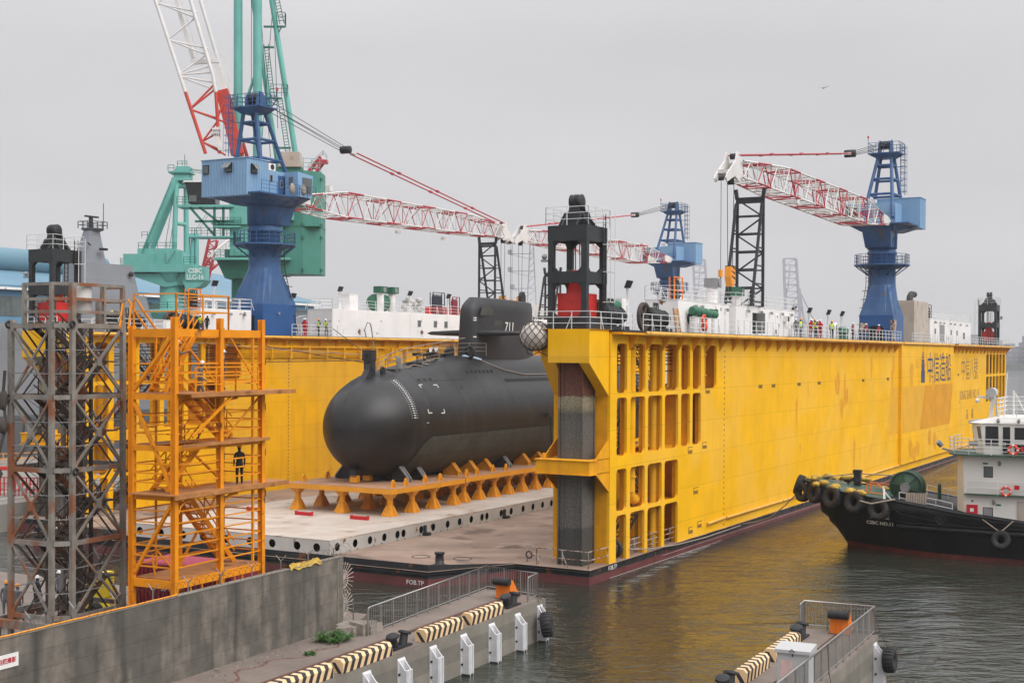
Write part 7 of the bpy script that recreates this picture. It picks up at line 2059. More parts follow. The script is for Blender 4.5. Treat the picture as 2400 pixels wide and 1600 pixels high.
lp(on1, [(-0.2, 0.35, 3.35), (-0.15, 0.1, 2.9), (-0.4, -0.2, 2.1), (-1.1, -0.55, 1.5)]); lp(on1, [(-0.12, 0.42, 2.35), (-0.9, -0.02, 2.1), (-1.3, -0.5, 1.45)]); lp(on1, [(-0.7, 0.3, 2.4), (-0.5, 0.0, 2.09), (-0.2, 0.3, 2.35)])
solo('tyre_rope', m, 'net_dark', 'dark ropes tying the hanging tyre to the left pier railing', 'rope')
m = MB(); lp(on2, [(-0.5, 0.14, 3.35), (-0.6, -0.2, 2.4), (-0.7, -0.6, 1.7)]); lp(on2, [(-9.0, 0.1, 3.38), (-9.4, -0.05, 2.4), (-9.6, -0.3, 1.4), (-9.7, -0.35, 0.3)])
solo('tyre_rope', m, 'net_dark', 'dark ropes looped over the right pier railing', 'rope')
# grey cabinet
t = thing('utility_cabinet', 'grey metal cabinet with sloping lid and a pink notice on the right pier', 'cabinet', on2(-11.35, 0.75), RP)
m = MB(); m.box(-0.42, 0.42, -0.62, 0.62, 0, 1.42); part('body', m, 'cabinet_grey', t)
m = MB(); m.hexa([(-0.5, -0.7, 1.42), (0.48, -0.7, 1.42), (0.48, 0.7, 1.42), (-0.5, 0.7, 1.42), (-0.5, -0.7, 1.55), (0.48, -0.7, 1.68), (0.48, 0.7, 1.68), (-0.5, 0.7, 1.55)]); part('lid', m, 'cabinet_grey', t)
P('notice_pink', (0.62, 0.38, 0.36), 0.7, var=0.15, scale=4)
m = MB(); m.box(-0.428, -0.42, 0.02, 0.48, 0.45, 1.12); n0 = part('notice', m, 'notice_pink', t)
m = MB()
for i in range(9): m.box(-0.432, -0.428, 0.05, 0.22, 0.5 + i * 0.065, 0.525 + i * 0.065); m.box(-0.432, -0.428, 0.27, 0.45, 0.5 + i * 0.065, 0.525 + i * 0.065)
part('notice_lines', m, 'line_pale', n0)
m = MB(); m.box(-0.46, -0.42, -0.02, 0.02, 1.3, 1.42); m.path([(-0.52, -0.1, 1.5), (-0.56, 0, 1.6), (-0.52, 0.1, 1.5)], 0.02, 5); part('hasp', m, 'iron_black', t)
# rubble blocks and weeds where the wall ends
for i, (a, b, sx, sy, sz, rz_, la) in enumerate(((-12.0, 4.2, 0.75, 0.5, 0.45, 10, 'broken concrete block against the end of the wall'), (-11.9, 3.6, 0.45, 0.4, 0.55, -8, 'rust brown concrete block beside the railing foot'), (-12.9, 4.0, 0.35, 0.3, 0.5, 25, 'small broken block standing in front of the weeds'), (-11.5, 3.5, 0.5, 0.45, 0.4, 3, 'squared pale concrete block at the quay edge beside the railing'))):
    m = MB(); j = lambda: random.uniform(-0.06, 0.06)
    m.hexa([(-sx + j(), -sy + j(), 0), (sx + j(), -sy + j(), 0), (sx + j(), sy + j(), 0), (-sx + j(), sy + j(), 0), (-sx + j(), -sy + j(), sz + j()), (sx + j(), -sy + j(), sz + j()), (sx + j(), sy + j(), sz + j()), (-sx + j(), sy + j(), sz + j())])
    solo('concrete_block', m, 'rubble', la, 'concrete block', on1(a, b), RP + R(rz_), group='blocks at the wall end')
def weeds(name, la, loc, n, rad, h, seed=3):
    random.seed(seed); t = thing(name, la, 'plant', loc)
    m = MB(); st = MB()
    for i in range(n):
        a, r_ = random.uniform(0, 6.28), rad * math.sqrt(random.random()); x, y = r_ * math.cos(a), r_ * math.sin(a) * 0.8
        hh_ = h * (1.1 - r_ / rad * 0.7) * random.uniform(0.5, 1.1); tip = Vector((x * 1.25 + random.uniform(-.1, .1), y * 1.25 + random.uniform(-.1, .1), hh_))
        base = Vector((x * 0.7, y * 0.7, 0)); st.bar(base, tip, 0.008)
        for k in range(16):
            p = base + (tip - base) * random.uniform(0.25, 1.05) + Vector((random.uniform(-.07, .07), random.uniform(-.07, .07), random.uniform(-.04, .06)))
            d = Vector((random.uniform(-1, 1), random.uniform(-1, 1), random.uniform(-0.3, 0.9))).normalized(); w = d.cross(Vector((0, 0, 1))).normalized() * random.uniform(0.015, 0.035); L_ = random.uniform(0.06, 0.14)
            m.add([p - w, p + w * 0.2 + d * L_ * 0.5 + w, p + d * L_, p + d * L_ * 0.5 - w * 1.2], [(0, 1, 2, 3)])
    part('leaves', m, 'leaf_green', t); part('stems', st, 'leaf_green', t)
weeds('weed_clump', 'bushy green weeds growing at the foot of the concrete wall by the broken blocks', on1(-13.9, 3.85), 90, 0.75, 0.6)
weeds('weed_clump', 'tiny green weed tuft in the crack of the pier paving', on1(-16.6, 3.2), 18, 0.2, 0.15, 5)
# crumbled edge strip along the foot of the wall
random.seed(5)
m = MB()
for i in range(420):
    a = random.uniform(-34, -12.6); e = 3.6 + 0.45 * math.sin(a * 0.9) + 0.25 * math.sin(a * 2.7); b = random.uniform(e, 5.2); s_ = random.uniform(0.02, 0.09)
    p = Vector((a, b, 0.0)); m.add([p + Vector((random.uniform(-s_, s_), random.uniform(-s_, s_), z)) for z in (0, 0, 0)] + [p + Vector((0, 0, s_ * 0.8))], [(0, 1, 3), (1, 2, 3), (2, 0, 3)])
o = part('gravel', m, 'rubble'); place(o, on1(0, 0), RP); o['kind'] = 'stuff'
m = MB(); prev = None; pa = []; pb = []
for i in range(120):
    a = -34 + i * 0.18; e = 3.55 + 0.45 * math.sin(a * 0.9) + 0.25 * math.sin(a * 2.7) + random.uniform(-0.07, 0.07); pa.append((a, e, 0.035)); pb.append((a + random.uniform(-.05, .05), e + random.uniform(0.06, 0.2), 0.004))
m.add(pa + pb, [(i, i + 1, 120 + i + 1, 120 + i) for i in range(119)])
m.add([(p[0], p[1], 0.035) for p in pa] + [(p[0], p[1] - 0.02, 0.0) for p in pa], [(i, i + 1, 120 + i + 1, 120 + i) for i in range(119)])
o = part('broken_paving_edge', m, 'rail_steel'); place(o, on1(0, 0), RP); o['kind'] = 'structure'
# net of white floats hung at the dock corner
t = thing('net_fender', 'round bundle of pale floats in a dark net beside the near hoist frame', 'net fender', (-4.3, 0.5, 16.05), 0, True)
m = MB(); m.sphere((0, 0, 0), 1.08, 18, 12, sx=0.95, sy=0.95, sz=0.9, jit=0.04); part('floats', m, 'net_fill', t)
m = MB()
for k in range(12):
    for sg in (1, -1):
        pts = []
        for i in range(19):
            la_ = -80 + i * 160 / 18; lo_ = k * 30 + sg * la_ * 0.8; c = math.cos(R(la_)); pts.append((1.08 * c * math.cos(R(lo_)), 1.08 * c * math.sin(R(lo_)), 1.0 * math.sin(R(la_))))
        m.path(pts, 0.024, 4)
part('net', m, 'net_dark', t)
m = MB(); m.path([(-0.2, 0, 0.85), (-0.1, -0.1, 1.2), (0.3, -0.1, 1.25), (0.9, 0, 1.3), (1.1, 0.1, 1.5)], 0.035, 5); m.path([(-0.6, -0.2, -0.8), (-0.4, -0.3, -1.2), (0.0, -0.3, -1.25), (0.4, -0.2, -1.05), (0.9, 0, -1.3)], 0.035, 5)
part('lashing', m, 'net_dark', t)

# ================= tug =================
TH = Vector((-math.sin(R(61)), math.cos(R(61)), 0)); RT = math.atan2(TH.y, TH.x)
tug = thing('tugboat', 'black hulled harbour tug with cream white bridge and tyre fenders at the right edge', 'tugboat', (26.3, 105.0, 0), RT)
def ip(tab, x):
    if x >= tab[0][0]: return tab[0][1]
    for (a, va), (b, vb) in zip(tab[:-1], tab[1:]):
        if b <= x <= a: return va + (vb - va) * (a - x) / (a - b)
    return tab[-1][1]
dk = [(3.6, 0.25), (3.2, 1.1), (2.4, 1.9), (1.2, 2.75), (0, 3.3), (-2, 3.95), (-5, 4.45), (-9, 4.7), (-24, 4.7), (-30, 4.2), (-33, 3.0)]
wl = [(0.0, 0.06), (-1, 0.7), (-3, 1.9), (-6, 3.2), (-9, 3.9), (-13, 4.3), (-24, 4.4), (-30, 3.6), (-33, 2.4)]
sh = [(3.6, 5.0), (0, 4.45), (-5, 3.95), (-9, 3.4), (-13.5, 2.95), (-24, 2.7), (-33, 3.1)]
def keelx(z):    # raked stem
    return 3.6 * max(0, z) / 5.0
def hb(x, z):
    zt = ip(sh, x); k = max(0, min(1, z / zt)); x0 = keelx(z)
    w0 = ip(wl, x - 3.6 * k * 0.75 if x > -9 else x); w1 = ip(dk, x)
    return max(0.02, w0 + (w1 - w0) * k ** 1.15)
xs_t = [3.6, 3.2, 2.8, 2.4, 1.8, 1.2, 0.6, 0, -1, -2, -3.5, -5, -7, -9, -11, -13.5, -16, -20, -24, -27, -30, -33]
lv = [-0.9, -0.3, 0.15, 0.36, 0.37, 1.2, 1.9, 2.6, 3.2, None]
m = MB(); vs = []
nl = len(lv)
for xi in xs_t:
    zt = ip(sh, xi)
    row = []
    for j, z in enumerate(lv):
        zz_ = zt if z is None else min(z, zt * (0.2 + 0.8 * j / (nl - 1)) if z > 0.6 else z)
        xx = xi
        if xi > 0:      # pull forward stations back to the raked stem
            lim = keelx(zz_)
            xx = min(xi, max(lim - 0.0, 0) ) if zz_ < zt else xi
        w = hb(xx, zz_) if xi < 3.6 else 0.02
        if xx >= keelx(zz_) - 0.02 and zz_ < zt: w = 0.02
        row.append((xx, w, zz_))
    vs += row + [(x, -y, z) for x, y, z in reversed(row)]
W2 = 2 * nl
fs = []; mi = []
for k in range(len(xs_t) - 1):
    for i in range(W2 - 1):
        fs.append((k * W2 + i, k * W2 + i + 1, (k + 1) * W2 + i + 1, (k + 1) * W2 + i)); j = i if i < nl else W2 - 2 - i; mi.append(1 if j < 3 else 0)
m.add(vs, fs, True); m.mi = mi; m.add(vs[-W2:], [tuple(range(W2))])
part('hull', m, ['tug_black', 'tug_red'], tug)
m = MB(); ring = []
for xi in xs_t[1:]: ring.append((xi, ip(dk, xi) - 0.12, ip(sh, xi) - (0.02 if xi > -4 else 0.85)))
n_ = len(ring); vs = ring + [(x, 0, z + (0.28 if x > -4 else 0.0)) for x, y, z in ring] + [(x, -y, z) for x, y, z in ring]
m.add(vs, [(k * n_ + i, k * n_ + i + 1, (k + 1) * n_ + i + 1, (k + 1) * n_ + i) for k in (0, 1) for i in range(n_ - 1)])
part('deck', m, 'tug_green', tug)
m = MB()
for sy in (1, -1):
    m.path([(x, sy * (ip(dk, x)), ip(sh, x) + 0.02) for x in xs_t], 0.06, 5)
    m.path([(x, sy * (hb(x, 2.15) + 0.05), 2.15 + 0.01 * (-x)*0) for x in (-4.6, -5.5, -7, -9, -12, -16, -20, -24, -28)], 0.2, 8)
    m.path([(x, sy * (hb(x, 2.5) + 0.03), 2.45) for x in (-4.6, -5.5, -7, -9, -12, -16, -20, -24, -28)], 0.06, 5)
part('rubbing_strake', m, 'tug_black', tug)
m = MB(); m.torus((-7.9, hb(-7.9, 2.85) + 0.03, 2.85), 0.34, 0.09, 'y', 18, 6); m.tube((-7.9, hb(-7.9, 2.85) - 0.1, 2.85), (-7.9, hb(-7.9, 2.85) + 0.04, 2.85), 0.28, 16, m=1)
part('hawse_hole', m, ['tug_black', 'hole_black'], tug)
# name on the bow
A_ = Vector((-2.3, hb(-2.3, 2.3) + 0.05, 2.3)); B_ = Vector((-4.4, hb(-4.4, 2.3) + 0.05, 2.3)); C_ = Vector((-3.3, hb(-3.3, 3.0) + 0.05, 3.0)); D_ = Vector((-3.3, hb(-3.3, 1.9) + 0.05, 1.9))
rt_, up_ = (B_ - A_).normalized(), (C_ - D_).normalized()
cen = (C_ + D_) / 2 + rt_.cross(up_).normalized() * 0.05
text('hull_name', '台船11號', 0.42, 'mark_white', tug, face_m(tuple(cen + up_ * 0.33), rt_, up_), bold=0.005)
text('hull_name', 'CSBC NO.11', 0.42, 'mark_white', tug, face_m(tuple(cen - up_ * 0.22), rt_, up_), bold=0.01)
# tyres round the bow and along the side: rest against the hull, so parts of their own things
def tug_w(x, y, z): return Vector(tug.location) + TH * x + Vector((-TH.y, TH.x, 0)) * y + Vector((0, 0, z))
tm = tyre_mesh(0.74, 0.30)
tyme = tm.mesh('tyre_fender'); tyme.materials.append(MATS['rubber'])
def tug_tyre(x, z, la, yaw=None, sc_=1.0, tilt=0, side=1, y=None):
    sc_ *= 1.07
    y = y if y is not None else side * (hb(x, z) + 0.32)
    # outward direction from the hull plan
    dx = 0.4; n_a = math.atan2(dx, (hb(x - dx / 2, z) - hb(x + dx / 2, z)) + 1e-6) if yaw is None else yaw
    o = bpy.data.objects.new('tyre_fender', tyme); COL.objects.link(o)
    nx = (hb(x - 0.4, z) - hb(x + 0.4, z)) / 0.8
    nv = Vector((nx, side, 0.25 if tilt == 0 else tilt)).normalized() if yaw is None else Vector((math.cos(yaw), math.sin(yaw), tilt)).normalized()
    q = nv.to_track_quat('Z', 'Y').to_matrix().to_4x4()
    o.matrix_world = Matrix.Translation(tug_w(x, y, z)) @ Matrix.Rotation(RT, 4, 'Z') @ q @ Matrix.Scale(sc_, 4)
    tag(o, la, 'tyre', 'tyre fenders round the tug')
tug_tyre(-3.4, 3.35, 'black tyre fender on the tug bow, farthest aft above the painted name')
tug_tyre(-1.5, 3.75, 'black tyre fender second from aft on the tug bow')
tug_tyre(0.4, 3.95, 'black tyre fender third from aft on the tug bow')
tug_tyre(2.0, 4.1, 'black tyre fender nearest the tug stem on the visible side', sc_=0.95)
tug_tyre(3.75, 4.5, 'black tyre fender upright at the very tip of the tug stem', yaw=R(10), y=0.5, tilt=0.35)
tug_tyre(3.3, 4.0, 'black tyre fender below the tip of the tug stem', yaw=R(55), y=1.2, tilt=0.1, sc_=0.9)
tug_tyre(-12.1, 1.75, 'black tyre fender slung on ropes on the tug side below the white deckhouse', sc_=0.82)
tug_tyre(-14.4, 1.6, 'black tyre fender slung on the tug side, cut by the right edge', sc_=0.82)
tug_tyre(1.0, 4.3, 'black tyre fender on the hidden side of the tug bow', side=-1, sc_=0.95)
m = MB()
for x, y, z in ((-1.0, 3.4, 4.2), (0.2, 3.0, 4.35), (1.6, 2.2, 4.5), (2.6, 1.0, 4.85), (2.2, -1.4, 4.8), (0.8, -2.6, 4.6), (1.8, -2.0, 4.65), (-0.6, -3.0, 4.5), (-2.0, 3.7, 4.05)):
    for k in range(3): m.sphere((x + random.uniform(-.3, .3), y + random.uniform(-.25, .25), z + random.uniform(-.05, .12)), random.uniform(0.2, 0.42), 8, 6, sz=0.6, jit=0.22)
m.path([(-3.2, 0.2, 4.15), (-2.6, 0.5, 4.35), (-2.2, -0.1, 4.4), (-2.9, -0.4, 4.2), (-3.2, 0.2, 4.15)], 0.1, 6)
solo('tug_rope_heap', m, 'yellow_tarp', 'heaps of yellow rope and matting on the tug bow', 'rope heap', (tug.location.x, tug.location.y, 0.3), RT)
m = MB()
for s_ in range(22):
    x = random.uniform(-3.5, 2.8); y = random.uniform(-1, 1) * ip(dk, x) * 0.85; z = ip(sh, x) - 0.12
    m.path([(x, y, z), (x + random.uniform(-.6, .6), y + random.uniform(-.5, .5), z + 0.12), (x + random.uniform(-1, 1), y + random.uniform(-.6, .6), z + 0.05)], 0.04, 5)
m.path([(2.6, 0.3, 4.9), (-0.67, 0.1, 5.35), (-4.4, 0.0, 5.3)], 0.045, 5); m.path([(-10.8, hb(-11, 2.6) + 0.1, 2.9), (-11.9, hb(-12, 2) + 0.5, 2.2)], 0.04, 5); m.path([(-12.9, hb(-12, 2.6) + 0.1, 2.9), (-12.2, hb(-12, 2) + 0.5, 2.2)], 0.04, 5)
m.path([(-2.0, hb(-2, 3.6) + 0.65, 3.7), (-2.9, hb(-3, 3.5) + 0.7, 3.55), (-4.6, ip(dk, -4.6), 3.95)], 0.07, 5)
solo('tug_lines', m, 'rope_tan', 'tan mooring lines lying across the tug fore deck and round its tyres', 'ropes', (tug.location.x, tug.location.y, 0.22), RT)
m = MB(); a = tug_w(3.7, 0.6, 4.1); b = D(0.25, 28.5, 0.9); m.path([a, a * 0.75 + b * 0.25 - Vector((0, 0, 0.5)), a * 0.5 + b * 0.5 - Vector((0, 0, 0.8)), a * 0.25 + b * 0.75 - Vector((0, 0, 0.5)), b], 0.05, 5)
solo('tow_line', m, 'rope_tan', 'taut line from the tug stem down to the side of the floating dock', 'rope')
# bitts, reel, rails
m = MB(); m.box(-0.95, -0.45, -0.25, 0.25, 4.1, 5.75); m.box(-1.0, -0.4, -0.3, 0.3, 5.6, 5.85); m.tube((-0.7, -0.6, 5.0), (-0.7, 0.6, 5.0), 0.14, 10); m.bar((0.6, 0, 4.2), (-0.4, 0, 5.2), 0.12)
part('towing_bitt', m, 'hull_black', tug)
m = MB(); m.lathe([(1.2, -0.75), (1.2, -0.6), (0.5, -0.58), (0.5, 0.58), (1.2, 0.6), (1.2, 0.75), (0.3, 0.76), (0.3, 0.95), (0.1, 0.96)], (-4.6, 0.2, 4.75), 28, 'y')
for i in range(6):
    a = R(60 * i + 15); m.bar((-4.6 + 0.3 * math.cos(a), 0.99, 4.75 + 0.3 * math.sin(a)), (-4.6 + 1.15 * math.cos(a), 0.99, 4.75 + 1.15 * math.sin(a)), 0.1, 0.08)
m.path([(-4.6 + 1.2 * math.cos(R(a)), 0.98, 4.75 + 1.2 * math.sin(R(a))) for a in range(0, 361, 15)], 0.06, 5)
m.box(-5.3, -3.9, -0.9, 1.1, 3.3, 3.9)
rl = part('towing_winch', m, 'tug_green', tug)
m = MB(); m.lathe([(0.34, 0.98), (0.2, 1.0)], (-4.6, 0.2, 4.75), 20, 'y'); m.torus((-4.6, 1.2, 4.75), 0.34, 0.04, 'y', 18, 5); part('hub', m, 'vent_grey', rl)
m = MB()
for pts in ([(-4.5, 2.6, 3.3), (-7.2, 2.8, 2.9)], [(-7.2, 2.8, 2.9), (-8.4, 2.9, 2.7)], [(-5.4, -2.8, 3.4), (-8.6, -2.8, 2.9)]): m.rail(pts, 1.25, 1.3, 3, 0.03)
m.bar((-3.7, 3.6, 3.7), (-3.5, 3.4, 5.0), 0.12); m.bar((-3.7, 4.1, 3.7), (-3.6, 3.5, 4.8), 0.09); m.bar((-4.4, 3.2, 3.6), (-3.6, 3.4, 4.6), 0.09)
part('deck_rail', m, 'rail_white', tug)
m = MB()
for p, q in (((-2.0, 2.3, 3.9), (-2.0, 2.3, 5.0)), ((-3.4, 2.5, 3.7), (-3.4, 2.5, 4.9)), ((-2.0, 2.3, 5.0), (-3.4, 2.5, 4.9)), ((-2.0, 1.2, 3.9), (-2.0, 1.2, 5.05)), ((-2.0, 1.2, 5.05), (-3.4, 1.2, 4.95)), ((-2.0, 2.3, 4.4), (-3.4, 2.5, 4.3))): m.bar(p, q, 0.07)
m.bar((-7.4, 3.9, 2.85), (-8.6, 3.9, 2.75), 0.09); m.bar((-7.4, 3.9, 3.35), (-8.6, 3.9, 3.3), 0.09)
part('orange_frame', m, 'buffer_orange', tug)
m = MB(); 
for i in range(9): m.path([(-5.1 - i * 0.17, 2.75, 4.55), (-5.1 - i * 0.17, 2.9, 4.0 - (i % 3) * 0.1), (-5.1 - i * 0.17, 2.85, 3.2 + (i % 2) * 0.15)], 0.09, 6)
part('hanging_hawser', m, 'rope_tan', tug)
m = MB(); m.box(-8.9, -7.2, -2.5, 2.0, 2.5, 3.35); m.box(-9.0, -8.6, -1.6, -0.9, 3.4, 4.7); m.tube((-6.6, -1.5, 3.0), (-6.6, -1.5, 4.9), 0.14, 8); m.box(-6.9, -6.3, 1.0, 1.9, 2.7, 3.1)
part('deck_locker', m, 'tug_green', tug)
# superstructure
m = MB()
def oct_house(x0, x1, hy, z0, z1, ch=0.9, sl=0.0, mm=m, mid=None):
    lo = [(x0 - ch, hy, z0), (x1, hy, z0), (x1, -hy, z0), (x0 - ch, -hy, z0), (x0, -hy + ch, z0), (x0, hy - ch, z0)]
    hi = [(x - (sl if i in (0, 3, 4, 5) else 0), y * (1 - sl * 0.05), z1) for i, (x, y, _) in enumerate(lo)]
    n = 6; mm.add(lo + hi, [tuple(reversed(range(n))), tuple(range(n, 2 * n))] + [(i, (i + 1) % n, n + (i + 1) % n, n + i) for i in range(n)])
oct_house(-8.7, -21, 3.0, 1.9, 7.5, 0.5)
sup = part('deckhouse', m, 'tug_white', tug)
m = MB(); m.hexa([(-8.69, -2.5, 2.6), (-8.69, 2.5, 2.6), (-8.67, 2.5, 2.6), (-8.67, -2.5, 2.6), (-8.69, -2.5, 7.4), (-8.69, 2.5, 7.4), (-8.67, 2.5, 7.4), (-8.67, -2.5, 7.4)])
m.add([(-9.2, 3.006, 2.4), (-8.695, 2.503, 2.4), (-8.695, 2.503, 7.45), (-9.2, 3.006, 7.45)], [(0, 1, 2, 3)])
part('front_face', m, 'tug_cream', sup)
m = MB(); m.prism([(-8.0, 2.2), (-8.5, 3.3), (-9.6, 3.75), (-21, 3.75), (-21, -3.75), (-9.6, -3.75), (-8.5, -3.3), (-8.0, -2.2)], 'z', 7.5, 7.6)
part('bridge_deck', m, 'tug_green', sup)
m = MB(); m.rail([(-8.1, -2.2, 7.6), (-8.1, 2.2, 7.6), (-8.6, 3.25, 7.6), (-9.7, 3.7, 7.6), (-20.5, 3.7, 7.6)], 1.15, 1.6, 4, 0.03)
m.rail([(-9.4, 3.3, 4.75), (-20.5, 3.3, 4.75)], 0.95, 2.2, 2, 0.03)
part('bridge_rail', m, 'rail_white', sup)
m = MB(); m.box(-9.3, -20.8, 3.0, 3.4, 4.68, 4.76); part('side_walkway', m, 'tug_green', sup)
m = MB()
lo = [(-9.9, 1.9), (-10.6, 2.75), (-18.5, 2.75), (-18.5, -2.75), (-10.6, -2.75), (-9.9, -1.9)]; hi = [(-9.6, 2.0), (-10.4, 2.85), (-18.5, 2.85), (-18.5, -2.85), (-10.4, -2.85), (-9.6, -2.0)]
m.add([(x, y, 7.6) for x, y in lo] + [(x, y, 9.85) for x, y in hi], [tuple(reversed(range(6))), tuple(range(6, 12))] + [(i, (i + 1) % 6, 6 + (i + 1) % 6, 6 + i) for i in range(6)])
m.hexa([(-9.4, -2.2, 9.85), (-9.4, 2.2, 9.85), (-18.6, 3.0, 9.85), (-18.6, -3.0, 9.85), (-11.2, -2.2, 10.3), (-11.2, 2.2, 10.3), (-18.6, 2.9, 10.35), (-18.6, -2.9, 10.35)])
m.add([(-9.4, 2.2, 9.85), (-10.5, 2.95, 9.85), (-18.6, 3.0, 9.85), (-18.6, 2.9, 10.35), (-11.4, 2.7, 10.32), (-11.2, 2.2, 10.3)], [(0, 1, 4, 5), (1, 2, 3, 4)])
wh_ = part('wheelhouse', m, 'tug_white', sup)
def sidewin(x0, x1, z0, z1, parent=None, mat='window_dark', y=2.86, name='window'):
    m = MB(); m.box(x0, x1, y - 0.1, y - 0.0, z0, z1, 0); m.box(x0 - 0.05, x1 + 0.05, y - 0.1, y - 0.02, z0 - 0.05, z1 + 0.05, 1); part(name, m, [mat, 'iron_black'], parent or wh_)
sidewin(-11.55, -10.75, 8.35, 9.65); sidewin(-13.55, -12.75, 8.75, 9.55); sidewin(-12.35, -11.95, 7.75, 9.6, name='door'); sidewin(-13.5, -12.7, 7.75, 8.4); sidewin(-15.2, -14.3, 8.75, 9.55); sidewin(-17, -16, 8.75, 9.55)
for x0, y0, x1, y1 in ((-9.93, 1.98, -10.47, 2.66), (-9.78, 0.1, -9.78, 1.85), (-9.78, -1.85, -9.78, -0.1)):
    m = MB(); nrm = Vector((y1 - y0, x0 - x1, 0)).normalized() * 0.03
    if nrm.x < 0: nrm = -nrm
    P0 = [Vector((x0, y0, 8.4)), Vector((x1, y1, 8.4)), Vector((x1 + 0.16, y1 + (0.06 if y1 > 1.9 else 0), 9.6)), Vector((x0 + 0.16, y0 + (0.06 if y0 > 1.9 else 0), 9.6))]
    m.add([p + nrm for p in P0] + [p - nrm for p in P0], [(0, 1, 2, 3), (7, 6, 5, 4), (0, 4, 5, 1), (1, 5, 6, 2), (2, 6, 7, 3), (3, 7, 4, 0)]); part('window', m, 'glass_grey', wh_)
sidewin(-11.2, -10.65, 6.0, 6.7, sup, 'glass_grey', 3.03); sidewin(-11.2, -10.6, 3.15, 3.75, sup, 'vent_grey', 3.03); sidewin(-16, -15.4, 6.0, 6.7, sup, 'glass_grey', 3.03)
m = MB(); m.box(-14.2, -12.9, 2.98, 3.06, 2.6, 4.35); m.box(-14.1, -13.0, 3.06, 3.08, 2.7, 4.2); part('door', m, 'plate_cream', sup)
m = MB(); m.box(-10.2, -9.45, 2.98, 3.2, 3.2, 3.95); m.box(-9.95, -9.7, 3.2, 3.21, 3.45, 3.7, 1); part('fire_hose_box', m, ['red_bright', 'mark_white'], sup)
for y, z in ((1.0, 5.0), (1.6, 6.2), (2.1, 6.0)):
    m = MB(); m.box(-8.67, -8.64, y - 0.1, y + 0.1, z - 0.35, z + 0.35); part('window', m, 'vent_grey', sup)
for x, z in ((-11.7, 7.0), (-11.3, 4.2), (-11.6, 10.05), (-13.0, 10.05)):
    m = MB(); m.sphere((x, 3.06 if z < 8 else 2.9, z), 0.12, 8, 6, sz=1.6); m.bar((x, 2.9, z), (x, 3.1, z), 0.05); part('wall_lamp', m, 'vent_grey', sup)
m = MB()
for x, z in ((-10.9, 6.9), (-9.9, 4.15), (-11.8, 3.95)): m.box(x, x + 0.35 if x != -9.9 else x + 0.15, 3.0, 3.02, z, z + 0.12)
part('safety_label', m, 'motor_green', sup)
for x, z in ((-12.75, 8.05), (-12.2, 5.05)):
    t = thing('lifebuoy', 'red and white lifebuoy hung on the tug ' + ('upper bridge rail' if z > 6 else 'side walkway rail'), 'lifebuoy', tuple(tug_w(x, 3.78 if z > 6 else 3.38, z)), RT, group='lifebuoys on the tug')
    m = MB(); m.torus((0, 0, 0), 0.3, 0.085, 'y', 28, 8); part('ring', m, 'life_orange', t)
    m = MB()
    for a in (0, 90, 180, 270):
        c = Vector((0.3 * math.cos(R(a)), 0, 0.3 * math.sin(R(a)))); d = Vector((-math.sin(R(a)), 0, math.cos(R(a)))); m.tube(c - d * 0.045, c + d * 0.045, 0.092, 10)
    part('band', m, 'mark_white', t)
m = MB(); m.box(-13.6, -13.25, 3.72, 3.76, 7.95, 8.3); m.box(-13.1, -12.75, 3.3, 3.34, 5.2, 5.5); part('red_plate', m, 'red_bright', sup)
m = MB(); m.rail([(-11.4, 2.5, 10.35), (-18.4, 2.7, 10.35)], 1.3, 1.5, 4, 0.035); m.rail([(-11.4, -2.5, 10.35), (-11.4, 2.5, 10.35)], 1.3, 1.6, 4, 0.035); m.rail([(-11.4, -2.5, 10.35), (-18.4, -2.7, 10.35)], 1.3, 1.6, 4, 0.035)
part('top_rail', m, 'rail_white', sup)
m = MB(); m.bar((-10.9, 1.9, 10.2), (-11.1, 1.9, 11.9), 0.25); m.bar((-11.5, 1.9, 10.2), (-11.1, 1.9, 11.9), 0.12); m.bar((-10.0, 1.9, 11.75), (-11.3, 1.9, 11.6), 0.16); m.tube((-11.8, 1.6, 10.3), (-12.0, 1.6, 13.5), 0.05, 6); m.sphere((-10.0, 1.95, 11.45), 0.17, 8, 6)
m.bar((-12.3, 0.5, 10.3), (-12.3, 0.5, 12.2), 0.12); m.bar((-13.2, 0.3, 10.3), (-12.4, 0.5, 12.0), 0.09)
part('mast_bracket', m, 'tug_white', sup)
m = MB(); m.tube((-11.0, 1.35, 12.05), (-11.0, 2.3, 12.05), 0.36, 14); m.bar((-11.1, 1.8, 11.6), (-11.1, 1.8, 11.9), 0.1); part('searchlight', m, 'cabinet_grey', sup)
m = MB(); m.bar((-8.4, 2.5, 7.7), (-7.6, 2.4, 7.9), 0.14); m.tube((-7.5, 2.3, 8.1), (-7.3, 2.5, 8.4), 0.2, 10); m.tube((-9.9, 3.0, 7.7), (-9.9, 3.0, 8.2), 0.05, 6); m.box(-10.2, -9.6, 2.9, 3.1, 8.2, 8.55); m.box(-9.3, -10.4, -1.6, 1.6, 9.75, 9.95)
m.tube((-12.1, 3.5, 8.3), (-12.1, 3.5, 8.55), 0.12, 8); 
part('deck_lamp', m, 'vent_grey', sup)

